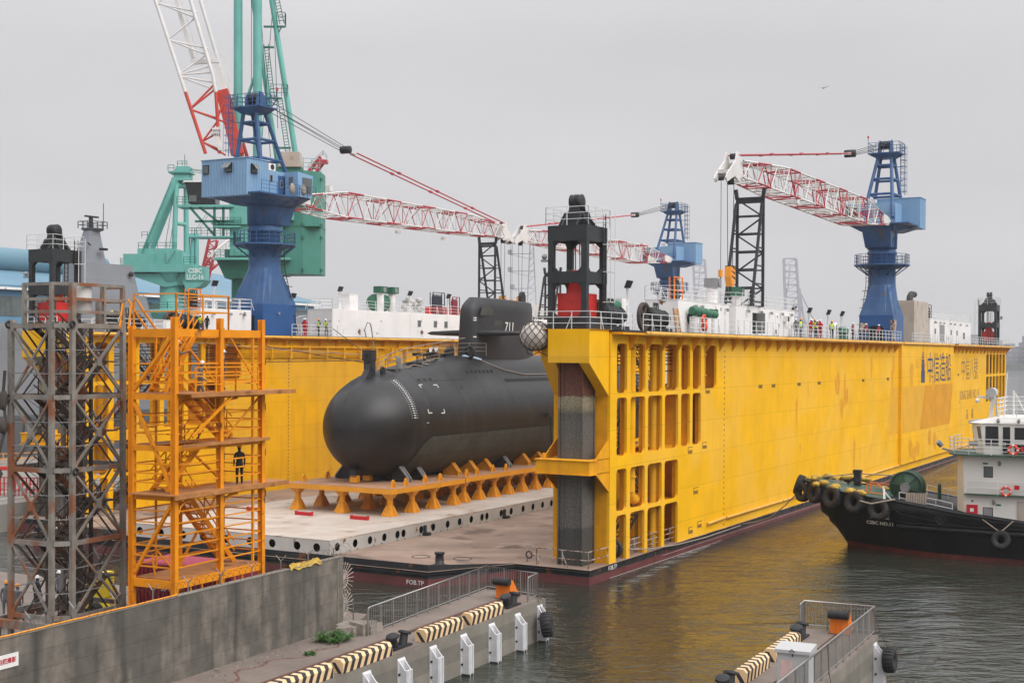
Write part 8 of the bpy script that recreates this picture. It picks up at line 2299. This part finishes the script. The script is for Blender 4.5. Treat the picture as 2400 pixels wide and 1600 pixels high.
# ================= deck equipment =================
def flood(loc, rz, la, h=1.6, dock=True):
    t = thing('flood_light', la, 'floodlight', loc, rz, dock, group='flood lights on posts along the dock decks')
    m = MB(); m.bar((0, 0, 0), (0, 0, h), 0.09); m.box(-0.12, 0.12, -0.12, 0.12, h * 0.45, h * 0.7); m.bar((0, 0, h * 0.7), (0.15, 0, h), 0.05); part('post', m, 'rail_white', t)
    m = MB(); m.hexa([(-0.1, -0.28, h), (0.16, -0.28, h), (0.16, 0.28, h), (-0.1, 0.28, h), (0.12, -0.28, h + 0.55), (0.38, -0.28, h + 0.5), (0.38, 0.28, h + 0.5), (0.12, 0.28, h + 0.55)]); part('lamp_head', m, 'iron_black', t)
    return t
RH = WT + 2.62
f0 = flood((-TW + 1.0, 34.6, WT + 0.0), R(0), 'flood light on a white post at the near corner of the long white deckhouse', 4.0)
def fl(x, y, z, la, h=None): dup(f0, (x, y, z - (4.0 - (h or 1.6))), 0, True, label=la)
fl(-TW + 2.0, 41.5, WT + 3.0, 'second flood light from the blue crane above the long white deckhouse', 2.0)
fl(-TW + 3.2, 53.5, WT + 3.0, 'flood light right of the green ventilators on the long deckhouse', 2.0)
fl(-TW + 3.2, 62.0, WT + 3.0, 'flood light between the blue and red bottle racks', 2.0)
fl(-TW + 2.8, 20.4, WT + 2.4, 'flood light above the small white house left of the blue crane', 2.2)
for y, la in ((49.4, 'flood light behind the group of workers on the near wall'), (54.6, 'flood light standing right of the worker group on the near wall'), (61.4, 'flood light alone between the worker group and the crane'), (66.6, 'flood light just left of the big blue crane base')): fl(-2.2, y, WT, la, 2.6)
fl(-1.2, 8.2, WT, 'flood light on the white switch box beside the near hoist frame', 3.0)
# ventilators
def vent(x, y, z, mat, la, h=1.6, dk=True):
    t = thing('ventilator', la, 'ventilator', (x, y, z), 0, dk, group='mushroom ventilators on the deckhouse roofs')
    m = MB(); m.lathe([(0.42, 0), (0.42, h)], n=14); part('trunk', m, 'white_paint', t)
    m = MB(); m.box(-0.55, 0.55, -0.6, 0.6, h, h + 0.75); m.lathe([(0.3, 0.6), (0.3, 0.62)], (0, 0, h + 0.38), 12, 'x', m=1); part('cowl', m, [mat, 'vent_grey'], t)
vent(-TW + 3.2, 47.6, WT + 2.95, 'motor_green', 'left one of the two green topped ventilators on the long white deckhouse', 2.1); vent(-TW + 3.2, 49.9, WT + 2.95, 'motor_green', 'right one of the two green topped ventilators on the long white deckhouse', 2.1)
vent(-2.4, 28.2, RH, 'vent_grey', 'grey topped ventilator on the near deckhouse left of the jib rest', 1.35); vent(-2.6, 34.5, RH, 'motor_green', 'green topped ventilator beside the legs of the near jib rest', 0.9)
# bottle racks, tanks, crates on the roofs
def rack(x, y, z, mat, la, n=5, h=1.9, frame=None, r_=0.13):
    t = thing('bottle_rack', la, 'gas bottle rack', (x, y, z), 0, True, group='gas bottle racks on the dock roofs')
    for i in range(n):
        m = MB(); m.lathe([(r_, 0), (r_, h * 0.82), (r_ * 0.4, h * 0.93), (r_ * 0.35, h)], (0, (i - n / 2) * r_ * 2.15, 0.1), 10); part('gas_bottle', m, mat, t)
    m = MB(); L_ = n * r_ * 1.2
    for y0 in (-L_ - 0.1, L_): m.bar((0.2, y0, 0), (0.2, y0, h + 0.3), 0.09); m.bar((-0.2, y0, 0), (-0.2, y0, h + 0.3), 0.09)
    for z0 in (0.05, h * 0.5, h + 0.3): m.bar((0.2, -L_ - 0.1, z0), (0.2, L_, z0), 0.08)
    part('rack_frame', m, frame or mat, t)
rack(-TW + 3.0, 60.0, WT + 3, 'cloth_navy', 'dark blue gas bottle rack on the long white deckhouse', 8, 2.3); rack(-TW + 3.0, 64.0, WT + 3, 'container_red', 'dark red gas bottle rack near the submarine sail', 5, 1.9)
rack(-2.6, 20.7, RH, 'iron_black', 'orange framed rack of dark bottles at the left end of the near deckhouse', 5, 1.5, 'buffer_orange'); rack(-TW + 2.6, 17.8, WT + 2.4, 'iron_black', 'orange framed rack of dark bottles above the small white house', 5, 1.5, 'buffer_orange')
rack(-2.6, 38.9, RH, 'window_dark', 'rack of dark bottles with a white canopy right of the near jib rest', 4, 1.6, 'white_paint')
rack(-2.0, 109.0, WT + 3.3, 'iron_black', 'black bottle basket on the far white deckhouse', 6, 1.6)
for x, y, z, mat, d, la in ((-TW + 2.6, 61.0, WT + 3, 'block_red', (0.5, 2.4, 0.8), 'long red box behind the railing of the long white deckhouse'), (-TW + 2.8, 67.0, WT + 3, 'buffer_orange', (0.5, 1.3, 0.8), 'orange crate on the deckhouse roof beside the submarine sail'),
                      (-TW + 2.0, 43.2, WT + 3, 'white_paint', (0.7, 0.8, 1.7), 'white locker with dark print on the long deckhouse roof'), (-TW + 4.0, 12.8, WT, 'white_paint', (0.5, 0.9, 1.1), 'white deck box on the far wall left of the white house')):
    m = MB(); m.box(-d[0], d[0], -d[1], d[1], 0, d[2]); m.box(-d[0] - 0.03, d[0] + 0.03, -d[1] - 0.03, d[1] + 0.03, d[2], d[2] + 0.06); m.box(d[0], d[0] + 0.03, -0.06, 0.06, d[2] * 0.4, d[2] * 0.6)
    solo('deck_box', m, mat, la, 'deck box', (x, y, z), 0, True)
for i, (y, r_, la) in enumerate(((48.6, 1.0, 'dark green round tank behind the green ventilators'), (54.6, 0.75, 'white gas tank bundle on the long deckhouse roof'), (56.6, 0.7, 'second pale tank bundle right of the first on the long deckhouse roof'))):
    m = MB(); z0 = 0.0
    if i == 0: m.lathe([(0.05, -1.4), (r_ * 0.8, -1.35), (r_, -0.9), (r_, 0.9), (r_ * 0.8, 1.35), (0.05, 1.4)], (0, 0, r_), 18, 'y')
    else:
        for k in range(14): m.sphere((random.uniform(-.4, .4), random.uniform(-.7, .7), 0.4 + random.uniform(0, 1.2)), random.uniform(0.2, 0.38), 8, 6, jit=0.15)
    solo('roof_tank', m, 'motor_green' if i == 0 else 'plate_side', la, 'tank', (-TW + 2.3, y, WT + 3), 0, True)
# winches
def winch(x, y, la, wheel=1.0, rz=0):
    t = thing('mooring_winch', la, 'winch', (x, y, WT), rz, True, group='mooring winches on the wing walls')
    m = MB(); m.lathe([(wheel * 0.75, -0.12), (wheel, -0.12), (wheel, 0.12), (wheel * 0.75, 0.12), (wheel * 0.75, -0.12)], (0, 0, wheel + 0.05), 26, 'x')
    for k in range(5):
        a = R(72 * k); m.bar((0, 0, wheel + 0.05), (0, wheel * 0.8 * math.cos(a), wheel + 0.05 + wheel * 0.8 * math.sin(a)), 0.16, 0.3)
    part('gear_wheel', m, 'stair_brown', t)
    m = MB()
    for k in range(4): m.lathe([(0.3, 0), (0.85 - 0.06 * k, 0.02), (0.85 - 0.06 * k, 0.12), (0.45, 0.14), (0.45, 0.75), (0.3, 0.76)], (0.0, 0.7 + 0.85 * k, 1.0), 18, 'y')
    m.box(-0.5, 0.5, 0.5, 4.2, 0, 0.3); m.box(-0.4, 0.3, 1.0, 1.3, 0.2, 1.2); m.box(-0.4, 0.3, 3.2, 3.5, 0.2, 1.6)
    for k in range(3): m.path([(0.2, 1.2 + k * 0.3, 1.7), (0.2, 1.3 + k * 0.3, 2.15), (0.2, 1.5 + k * 0.3, 2.15), (0.2, 1.6 + k * 0.3, 1.5)], 0.05, 5)
    part('drum', m, 'frame_black', t)
winch(-1.3, 3.6, 'dark mooring winch with big gear wheel right of the near hoist frame'); winch(-1.5, 11.9, 'dark mooring winch with big gear wheel in front of the near white deckhouse', 1.05)
winch(-TW + 3.2, 6.6, 'dark mooring winch beside the red block of the left hoist frame', 0.8); winch(-TW + 3.2, 14.3, 'dark mooring winch behind the top of the orange tower', 1.0)
t = thing('switch_box', 'white switch box with a green motor on top near the first winch', 'switch box', (-1.5, 7.6, WT), 0, True)
m = MB(); m.box(-0.3, 0.3, -0.2, 0.9, 0, 2.25); m.box(0.3, 0.32, 0.0, 0.7, 1.2, 2.1); part('cabinet', m, 'white_paint', t)
m = MB(); m.lathe([(0.3, -1.0), (0.42, -0.9), (0.42, 0.2), (0.3, 0.3)], (0.0, -0.7, 1.7), 14, 'y'); m.box(-0.3, 0.3, -1.5, -0.5, 1.2, 1.4); part('motor', m, 'motor_green', t)
m = MB(); m.lathe([(0.4, 0), (0.4, 1.2)], (0, -1.0, 0), 14); part('drum', m, 'white_paint', t)
t = thing('pump_set', 'row of green pump motors on white drums beside the near deckhouse', 'pump set', (-0.75, 20.0, WT), 0, True)
for k in range(4):
    m = MB(); m.lathe([(0.26, -0.55), (0.36, -0.5), (0.36, 0.4), (0.26, 0.5)], (0, k * 1.3, 1.75 - k * 0.06), 12, 'y'); m.box(-0.2, 0.2, k * 1.3 + 0.45, k * 1.3 + 0.7, 1.45, 2.0); part('motor', m, 'motor_green', t)
    m = MB(); m.lathe([(0.34, 0), (0.34, 1.2)], (0, k * 1.3, 0), 12); part('drum', m, 'white_paint', t)
m = MB()
for k in range(7): m.box(-0.03, 0.03, -0.45, 0.45, 0.1 + k * 0.24, 0.28 + k * 0.24)
for y in (-0.42, 0.42): m.box(-0.08, 0.0, y - 0.05, y + 0.05, 0, 1.8)
solo('wooden_pallet', m, 'wood_tan', 'tan wooden pallet leaning upright by the second winch', 'pallet', (0.25, 14.3, WT), 0, True, ry=R(-8))
m = MB(); m.torus((0, 0, 1.0), 0.34, 0.1, 'x', 20, 6); m.sphere((0, 0.1, 0.5), 0.28, 8, 6, sz=1.3, jit=0.15)
solo('life_jackets', m, 'life_orange', 'red life jacket bundle hanging on the rail by the pump motors', 'life jackets', (0.55, 18.6, WT), 0, True)
for y, la, x in ((86.9, 'pinkish grey panel box beside the big blue crane base', 0.1),):
    m = MB(); m.box(-0.2, 0.2, -0.6, 0.6, 1.3, 2.5); m.bar((0, -0.3, 0), (0, -0.1, 1.3), 0.12); m.bar((0, 0.3, 0), (0, 0.1, 1.3), 0.12)
    solo('panel_box', m, 'rail_rusty', la, 'panel box', (0.1, 80.6, WT), 0, True)
m = MB(); m.path([(0, 0, 0), (0, 0, 1.2), (0, 0.2, 1.5), (0, 0.6, 1.55), (0, 1.0, 1.3), (0, 1.1, 0)], 0.16, 8)
solo('bent_pipe', m, 'white_paint', 'white gooseneck pipe on the near wall right of the worker group', 'pipe', (-0.4, 57.5, WT), 0, True)
m = MB(); m.lathe([(0.3, -0.9), (0.45, -0.8), (0.45, 0.8), (0.3, 0.9)], (0, 0, 0.9), 14, 'y'); m.box(-0.4, 0.4, -0.7, 0.7, 0, 0.5)
solo('deck_motor', m, 'motor_green', 'green motor on the near wall between pipe and standing worker', 'motor', (-0.7, 61.8, WT), 0, True)
m = MB(); m.path([(0, 0, 0.0), (0, -0.3, 0.8), (0, 0.2, 1.6), (0, 0.8, 1.5), (0, 1.2, 0.2), (0.1, 1.3, -1.5)], 0.07, 6)
solo('arched_hose', m, 'vent_grey', 'grey hose arching over the edge of the far wall above the bow post', 'hose', (-TW + 4.9, 42.5, WT), 0, True)
m = MB()
for k in range(3): m.sphere((k * 0.03, 0, 0), 0.18, 6, 4, sx=1.2, sy=0.5, sz=0.3)
m.add([(-0.1, 0, 0), (0.12, 0, 0), (0.05, 0.7, 0.25), (-0.05, 0.7, 0.25)], [(0, 1, 2, 3)]); m.add([(-0.1, 0, 0), (0.12, 0, 0), (0.05, -0.7, 0.2), (-0.05, -0.7, 0.2)], [(0, 1, 2, 3)])
solo('seabird', m, 'iron_black', 'tiny dark seabird gliding high in the empty sky', 'bird', ((1929 - 1200) * 150 / 3150, 150, 15 + (825 - 207) * 150 / 3150), R(60))
# thin stay cables in the sky
m = MB(); a, b = D(-0.2, 84, WT + 9.5), Vector((95, 420, 62)); m.tube(a, b, 0.03, 4)
solo('stay_wire', m, 'vent_grey', 'faint long wire running from the big right blue crane into the haze', 'wire')
m = MB(); m.tube(D(-TW + 4.9, 23.5, 15.6), D(-27.5, 14.0, 14.0), 0.035, 5); m.tube(D(-TW + 4.9, 36.5, WT + 0.8), D(-27.6, 13.8, 14.9), 0.04, 5); m.tube(D(-TW + 4.5, 22.3, 13.8), D(-27.6, 13.7, 14.2), 0.03, 4)
solo('bow_lines', m, 'net_dark', 'thin mooring lines strung from the far wing wall to the black bow post', 'ropes')

# ================= people =================
def skin_body(kind):
    """one continuous body surface grown from a joint skeleton (pelvis first)"""
    V = []; E_ = []; Rd = []
    def J(p, r, parent=None):
        V.append(p); Rd.append(r); i = len(V) - 1
        if parent is not None: E_.append((parent, i))
        return i
    lean = {'stand': 0.0, 'rail': 0.16, 'walk': 0.05, 'climb': 0.28}[kind]
    pel = J((0, 0, 0.95), (0.15, 0.115))
    bel = J((0, lean * 0.35, 1.10), (0.145, 0.11), pel)
    che = J((0, lean * 0.75, 1.30), (0.17, 0.12), bel)
    sh_ = J((0, lean, 1.44), (0.12, 0.09), che)
    nk = J((0, lean + 0.015, 1.52), (0.055, 0.058), sh_)
    h1 = J((0, lean + 0.04, 1.60), (0.078, 0.09), nk)
    h2 = J((0, lean + 0.045, 1.69), (0.08, 0.095), h1)
    h3 = J((0, lean + 0.035, 1.75), (0.05, 0.06), h2)
    for s_ in (-1, 1):
        a = J((s_ * 0.17, lean, 1.43), (0.065, 0.065), sh_)
        if kind == 'stand': e, w, h = (s_ * 0.235, 0.0, 1.16), (s_ * 0.24, 0.08, 0.92), (s_ * 0.235, 0.11, 0.83)
        elif kind == 'rail': e, w, h = (s_ * 0.25, lean + 0.10, 1.20), (s_ * 0.16, lean + 0.32, 1.12), (s_ * 0.12, lean + 0.39, 1.10)
        elif kind == 'walk': e, w, h = (s_ * 0.24, -0.05 * s_, 1.17), (s_ * 0.24, 0.12 + 0.08 * s_, 0.98), (s_ * 0.23, 0.19 + 0.1 * s_, 0.93)
        else: e, w, h = (s_ * 0.24, lean + 0.15, 1.22), (s_ * 0.22, lean + 0.38, 1.30), (s_ * 0.2, lean + 0.45, 1.33)
        b = J(e, (0.05, 0.05), a); c = J(w, (0.034, 0.034), b); d_ = J(h, (0.04, 0.025), c)
    for s_ in (-1, 1):
        st = {'stand': 0.0, 'rail': 0.05 * s_, 'walk': 0.22 * s_, 'climb': 0.18 * s_}[kind]
        up_k = 0.22 if (kind == 'climb' and s_ > 0) else 0.0
        a = J((s_ * 0.095, 0, 0.86), (0.1, 0.1), pel)
        k_ = J((s_ * 0.105, st * 0.55 + 0.02 + up_k * 0.5, 0.50 + up_k * 0.5), (0.066, 0.07), a)
        f = J((s_ * 0.105, st - (0.05 if st < 0 else 0), 0.10 + up_k), (0.045, 0.05), k_)
        J((s_ * 0.12, st + 0.13, 0.05 + up_k), (0.045, 0.035), f)
    me = bpy.data.meshes.new('tmp'); me.from_pydata(V, E_, [])
    ob = bpy.data.objects.new('tmp', me); COL.objects.link(ob)
    ob.modifiers.new('s', 'SKIN'); 
    for i, sv in enumerate(me.skin_vertices[0].data): sv.radius = Rd[i]; sv.use_root = (i == 0)
    sb = ob.modifiers.new('d', 'SUBSURF'); sb.levels = 1; sb.render_levels = 1
    dg = bpy.context.evaluated_depsgraph_get(); dg.update()
    out = bpy.data.meshes.new_from_object(ob.evaluated_get(dg)); bpy.data.objects.remove(ob)
    # add face, ears, fingers into the same mesh
    b = MB(); b.v = [v.co.copy() for v in out.vertices]; b.f = [list(p.vertices) for p in out.polygons]; b.mi = [0] * len(b.f); b.sm = [True] * len(b.f)
    hy = lean + 0.04
    for i, f in enumerate(b.f):
        c = sum((b.v[k] for k in f), Vector()) / len(f)
        if c.z > 1.50: b.mi[i] = 2
        elif c.z < 0.10 + (0.22 if kind == 'climb' and c.x > 0 else 0): b.mi[i] = 3
        elif c.z < 0.93 and abs(c.x) < 0.215: b.mi[i] = 1
        else:
            wr = {'stand': c.z < 0.90 and abs(c.x) > 0.2, 'rail': c.y > lean + 0.31, 'walk': abs(c.x) > 0.2 and c.z < 0.965, 'climb': c.y > lean + 0.37}[kind]
            b.mi[i] = 2 if wr else 0
    b.sphere((0, hy + 0.105, 1.64), 0.02, 6, 5, m=2, sz=1.4)
    for s_ in (-1, 1):
        b.sphere((s_ * 0.085, hy, 1.65), 0.025, 6, 5, m=2, sx=0.5); b.sphere((s_ * 0.032, hy + 0.088, 1.67), 0.012, 6, 4, m=3)
        h = {'stand': (s_ * 0.235, 0.11, 0.83), 'rail': (s_ * 0.12, lean + 0.39, 1.10), 'walk': (s_ * 0.23, 0.19 + 0.1 * s_, 0.93), 'climb': (s_ * 0.2, lean + 0.45, 1.33)}[kind]
        dn = Vector((0, 0.3, -1)).normalized() if kind in ('stand', 'walk') else Vector((-0.2 * s_, 0.8, -0.5)).normalized()
        h = Vector(h)
        for k, L_ in enumerate((0.07, 0.08, 0.075, 0.06)):
            o = Vector((0, (k - 1.5) * 0.019, 0)) if kind in ('stand', 'walk') else Vector(((k - 1.5) * 0.019, 0, 0))
            b.path([h + o, h + o + dn * L_ * 0.6, h + o + dn * L_ + Vector((-s_ * 0.015, 0, -0.012))], 0.009, 5, 2)
        b.path([h - dn * 0.02 + Vector((0, 0.03, 0)), h + Vector((-s_ * 0.02, 0.05, 0.0)), h + dn * 0.03 + Vector((-s_ * 0.025, 0.055, 0))], 0.01, 5, 2)
    b.box(-0.025, 0.025, hy + 0.085, hy + 0.094, 1.598, 1.606, 3)
    # vest shell from the torso faces
    vst = MB(); used = {}
    for f in out.polygons:
        c = f.center
        if 1.0 < c.z < 1.46 and abs(c.x) < 0.19 and c.y < 0.3 + lean and not (kind in ('rail', 'climb') and c.y > lean + 0.13):
            idx = []
            for k in f.vertices:
                if k not in used: used[k] = len(vst.v); v = out.vertices[k]; vst.v.append(v.co + v.normal * 0.014)
                idx.append(used[k])
            vst.f.append(idx); vst.mi.append(0 if not (1.12 < c.z < 1.2) else 1); vst.sm.append(True)
    hm = MB(); hm.lathe([(0.125, 0.0), (0.112, 0.02), (0.108, 0.06), (0.085, 0.105), (0.045, 0.13), (0.0, 0.137)], (0, hy, 1.70), 16); hm.box(-0.07, 0.07, hy + 0.09, hy + 0.155, 1.695, 1.71)
    return b.mesh('body'), vst.mesh('vest'), hm.mesh('helmet')
BODY = {k: skin_body(k) for k in ('stand', 'rail', 'walk', 'climb')}
COLR = {'red': 'cloth_red', 'navy': 'cloth_navy', 'grey': 'cloth_grey', 'black': 'cloth_black', 'blue': 'cloth_blue', 'tan': 'cloth_tan', 'jeans': 'cloth_jeans'}
cache = {}
def person(loc, face_to, shirt, trousers, helmet, vest, pose, la, group, dock=True, hgt=1.0, vestmat='vest_yellow'):
    """face_to in degrees in the frame used: 0 = looks along +y"""
    t = thing('person', la, 'person', loc, R(face_to), dock, group=group); 
    key = (pose, shirt, trousers)
    if key not in cache:
        me = BODY[pose][0].copy(); me.materials.clear()
        for k in (COLR[shirt], COLR[trousers], 'skin', 'cloth_black'): me.materials.append(MATS[k])
        cache[key] = me
    o = bpy.data.objects.new('body', cache[key]); COL.objects.link(o); o.parent = t; o.scale = (hgt,) * 3
    if vest:
        k2 = (pose, 'v', vestmat)
        if k2 not in cache:
            me = BODY[pose][1].copy(); me.materials.append(MATS[vestmat]); me.materials.append(MATS['plate_side']); cache[k2] = me
        o = bpy.data.objects.new('vest', cache[k2]); COL.objects.link(o); o.parent = t; o.scale = (hgt,) * 3
    if helmet:
        k3 = (pose, 'h', helmet)
        if k3 not in cache:
            me = BODY[pose][2].copy(); me.materials.append(MATS['helmet_' + helmet]); cache[k3] = me
        o = bpy.data.objects.new('helmet', cache[k3]); COL.objects.link(o); o.parent = t; o.scale = (hgt,) * 3
    return t
G1 = 'workers standing along the near wing wall'
for x, y, fa, sh_, tr, he, ve, po, la in (
    (-0.2, 45.4, 250, 'grey', 'navy', 'orange', True, 'stand', 'worker in yellow vest and orange helmet, leftmost of the group by the near rail'),
    (-0.9, 46.3, 200, 'grey', 'navy', 'white', False, 'stand', 'worker in grey half hidden behind the leftmost vest wearer'),
    (0.1, 47.6, 220, 'red', 'navy', 'white', False, 'rail', 'worker with red top and white helmet leaning in the middle of the group'),
    (0.2, 49.2, 160, 'navy', 'black', 'orange', True, 'rail', 'worker bending over the near rail in yellow vest and orange helmet'),
    (-0.5, 50.3, 180, 'grey', 'navy', 'white', True, 'stand', 'worker in yellow vest and white helmet behind the bending one'),
    (0.0, 51.2, 200, 'red', 'navy', 'white', False, 'rail', 'worker with red top and white helmet right of the bending one'),
    (-0.5, 52.8, 170, 'red', 'jeans', None, False, 'stand', 'person with tan hood and red jacket in the worker group'),
    (-0.9, 53.3, 190, 'grey', 'navy', 'white', False, 'stand', 'worker in grey at the back of the group near its right end'),
    (0.1, 54.9, 200, 'navy', 'jeans', 'orange', True, 'stand', 'worker in yellow vest at the right end of the group'),
    (-0.2, 63.9, 260, 'navy', 'navy', 'white', True, 'stand', 'worker in dark jacket with red panel, standing alone right of the group'),
    (-0.1, 68.6, 250, 'navy', 'black', 'white', True, 'walk', 'worker in dark jacket with red panel just left of the crane base'),
    (0.0, 73.7, 230, 'navy', 'navy', 'white', True, 'rail', 'worker in red vest in front of the dark doorway of the crane base')):
    p_ = person((x, y, WT), fa, sh_, tr, he, ve, po, la, G1, vestmat='cloth_red' if 'panel' in la or 'red vest' in la else 'vest_yellow')
    if 'tan hood' in la:
        m = MB(); m.sphere((0, 0.03, 1.68), 0.13, 10, 8, sy=1.1, sz=1.2, jit=0.04); part('hood', m, 'cloth_tan', p_)
G2 = 'workers standing along the far wing wall'
for x, y, fa, sh_, tr, he, ve, po, la in (
    (-48.9, 6.4, 240, 'black', 'black', 'yellow', False, 'stand', 'worker in black with yellow helmet on the left deck behind the grey tower'),
    (-48.6, 7.3, 230, 'blue', 'navy', 'white', False, 'rail', 'worker in pale blue shirt on the left deck behind the grey tower'),
    (-48.4, 17.0, 200, 'grey', 'navy', 'white', True, 'rail', 'worker in yellow vest beside the small white house, behind the orange tower'),
    (-48.5, 17.9, 260, 'black', 'black', 'white', False, 'walk', 'worker in black reaching out beside the vest wearer at the small white house'),
    (-48.5, 32.7, 220, 'red', 'navy', 'white', False, 'stand', 'worker in red with white helmet close to the near blue crane base'),
    (-49.3, 33.5, 200, 'red', 'black', 'white', False, 'stand', 'worker in dark red behind the other at the near blue crane base'),
    (-48.4, 34.9, 160, 'black', 'navy', 'orange', True, 'stand', 'worker in yellow vest and orange helmet near the end of the long white deckhouse'),
    (-48.2, 35.9, 190, 'grey', 'navy', 'white', True, 'rail', 'worker in yellow vest and white helmet leaning on the far rail')):
    person((x, y, WT), fa, sh_, tr, he, ve, po, la, G2)
def tw(x, y, z): p = Vector((-14.35, 57.15, 0)) + WD * x + WN * y; return (p.x, p.y, z)
G3 = 'people on the orange access tower'
person(tw(4.7, 0.25, 8.95), 20, 'black', 'jeans', 'orange', False, 'stand', 'person in black jacket, jeans and orange helmet standing alone on the orange tower platform', G3, dock=False)
person(tw(1.5, 1.5, 13.7), -75, 'grey', 'navy', 'white', True, 'climb', 'highest of three white helmeted people on the orange tower stair, in hi-vis vest', G3, dock=False)
person(tw(2.5, 0.7, 13.25 - 0.45), -80, 'grey', 'black', 'white', False, 'walk', 'middle one of three white helmeted people high on the orange tower', G3, dock=False)
person(tw(3.6, 0.35, 13.3), -60, 'grey', 'navy', 'white', False, 'stand', 'person in grey and white helmet upright at the right on the upper orange platform', G3, dock=False)
G4 = 'people in the yard behind the concrete wall'
for px, Z, fa, sh_, tr, he, ve, po, la in ((14, 65.5, 10, 'grey', 'navy', 'orange', False, 'stand', 'person in grey shirt and orange helmet at the very left edge behind the wall'),
    (41, 64.6, 20, 'grey', 'black', 'orange', False, 'stand', 'person in grey shirt and orange helmet seen from behind, second from the left edge'), (86, 67.0, -30, 'navy', 'black', 'white', False, 'stand', 'person in navy and white helmet seen through the left bay of the grey tower'),
    (141, 68.5, 60, 'grey', 'black', 'white', False, 'walk', 'person in grey and white helmet standing in the foot of the grey tower'), (236, 68.0, 30, 'grey', 'navy', 'white', False, 'stand', 'person in grey with white helmet right of the grey tower foot'), (247, 67.0, 200, 'navy', 'navy', 'white', True, 'stand', 'person in yellow vest and white helmet next to the red container')):
    person(((px - 1200) / 3150 * Z, Z, 2.06), fa, sh_, tr, he, ve, po, la, G4, dock=False)

# ================= the hazy air =================
def haze():
    m = bpy.data.materials.new('haze_air'); m.use_nodes = True
    t = m.node_tree; N, L = t.nodes, t.links
    N.remove(N['Principled BSDF'])
    v = N.new('ShaderNodeVolumePrincipled')
    v.inputs['Color'].default_value = (0.99, 0.99, 1.0, 1)
    v.inputs['Density'].default_value = 0.00014
    v.inputs['Anisotropy'].default_value = 0.2
    L.new(v.outputs[0], N['Material Output'].inputs['Volume'])
    MATS['haze'] = m
haze()
hz = MB(); hz.box(-1000, 1400, -80, 1500, -4, 135)
struct('haze', hz, 'haze', kind='stuff')
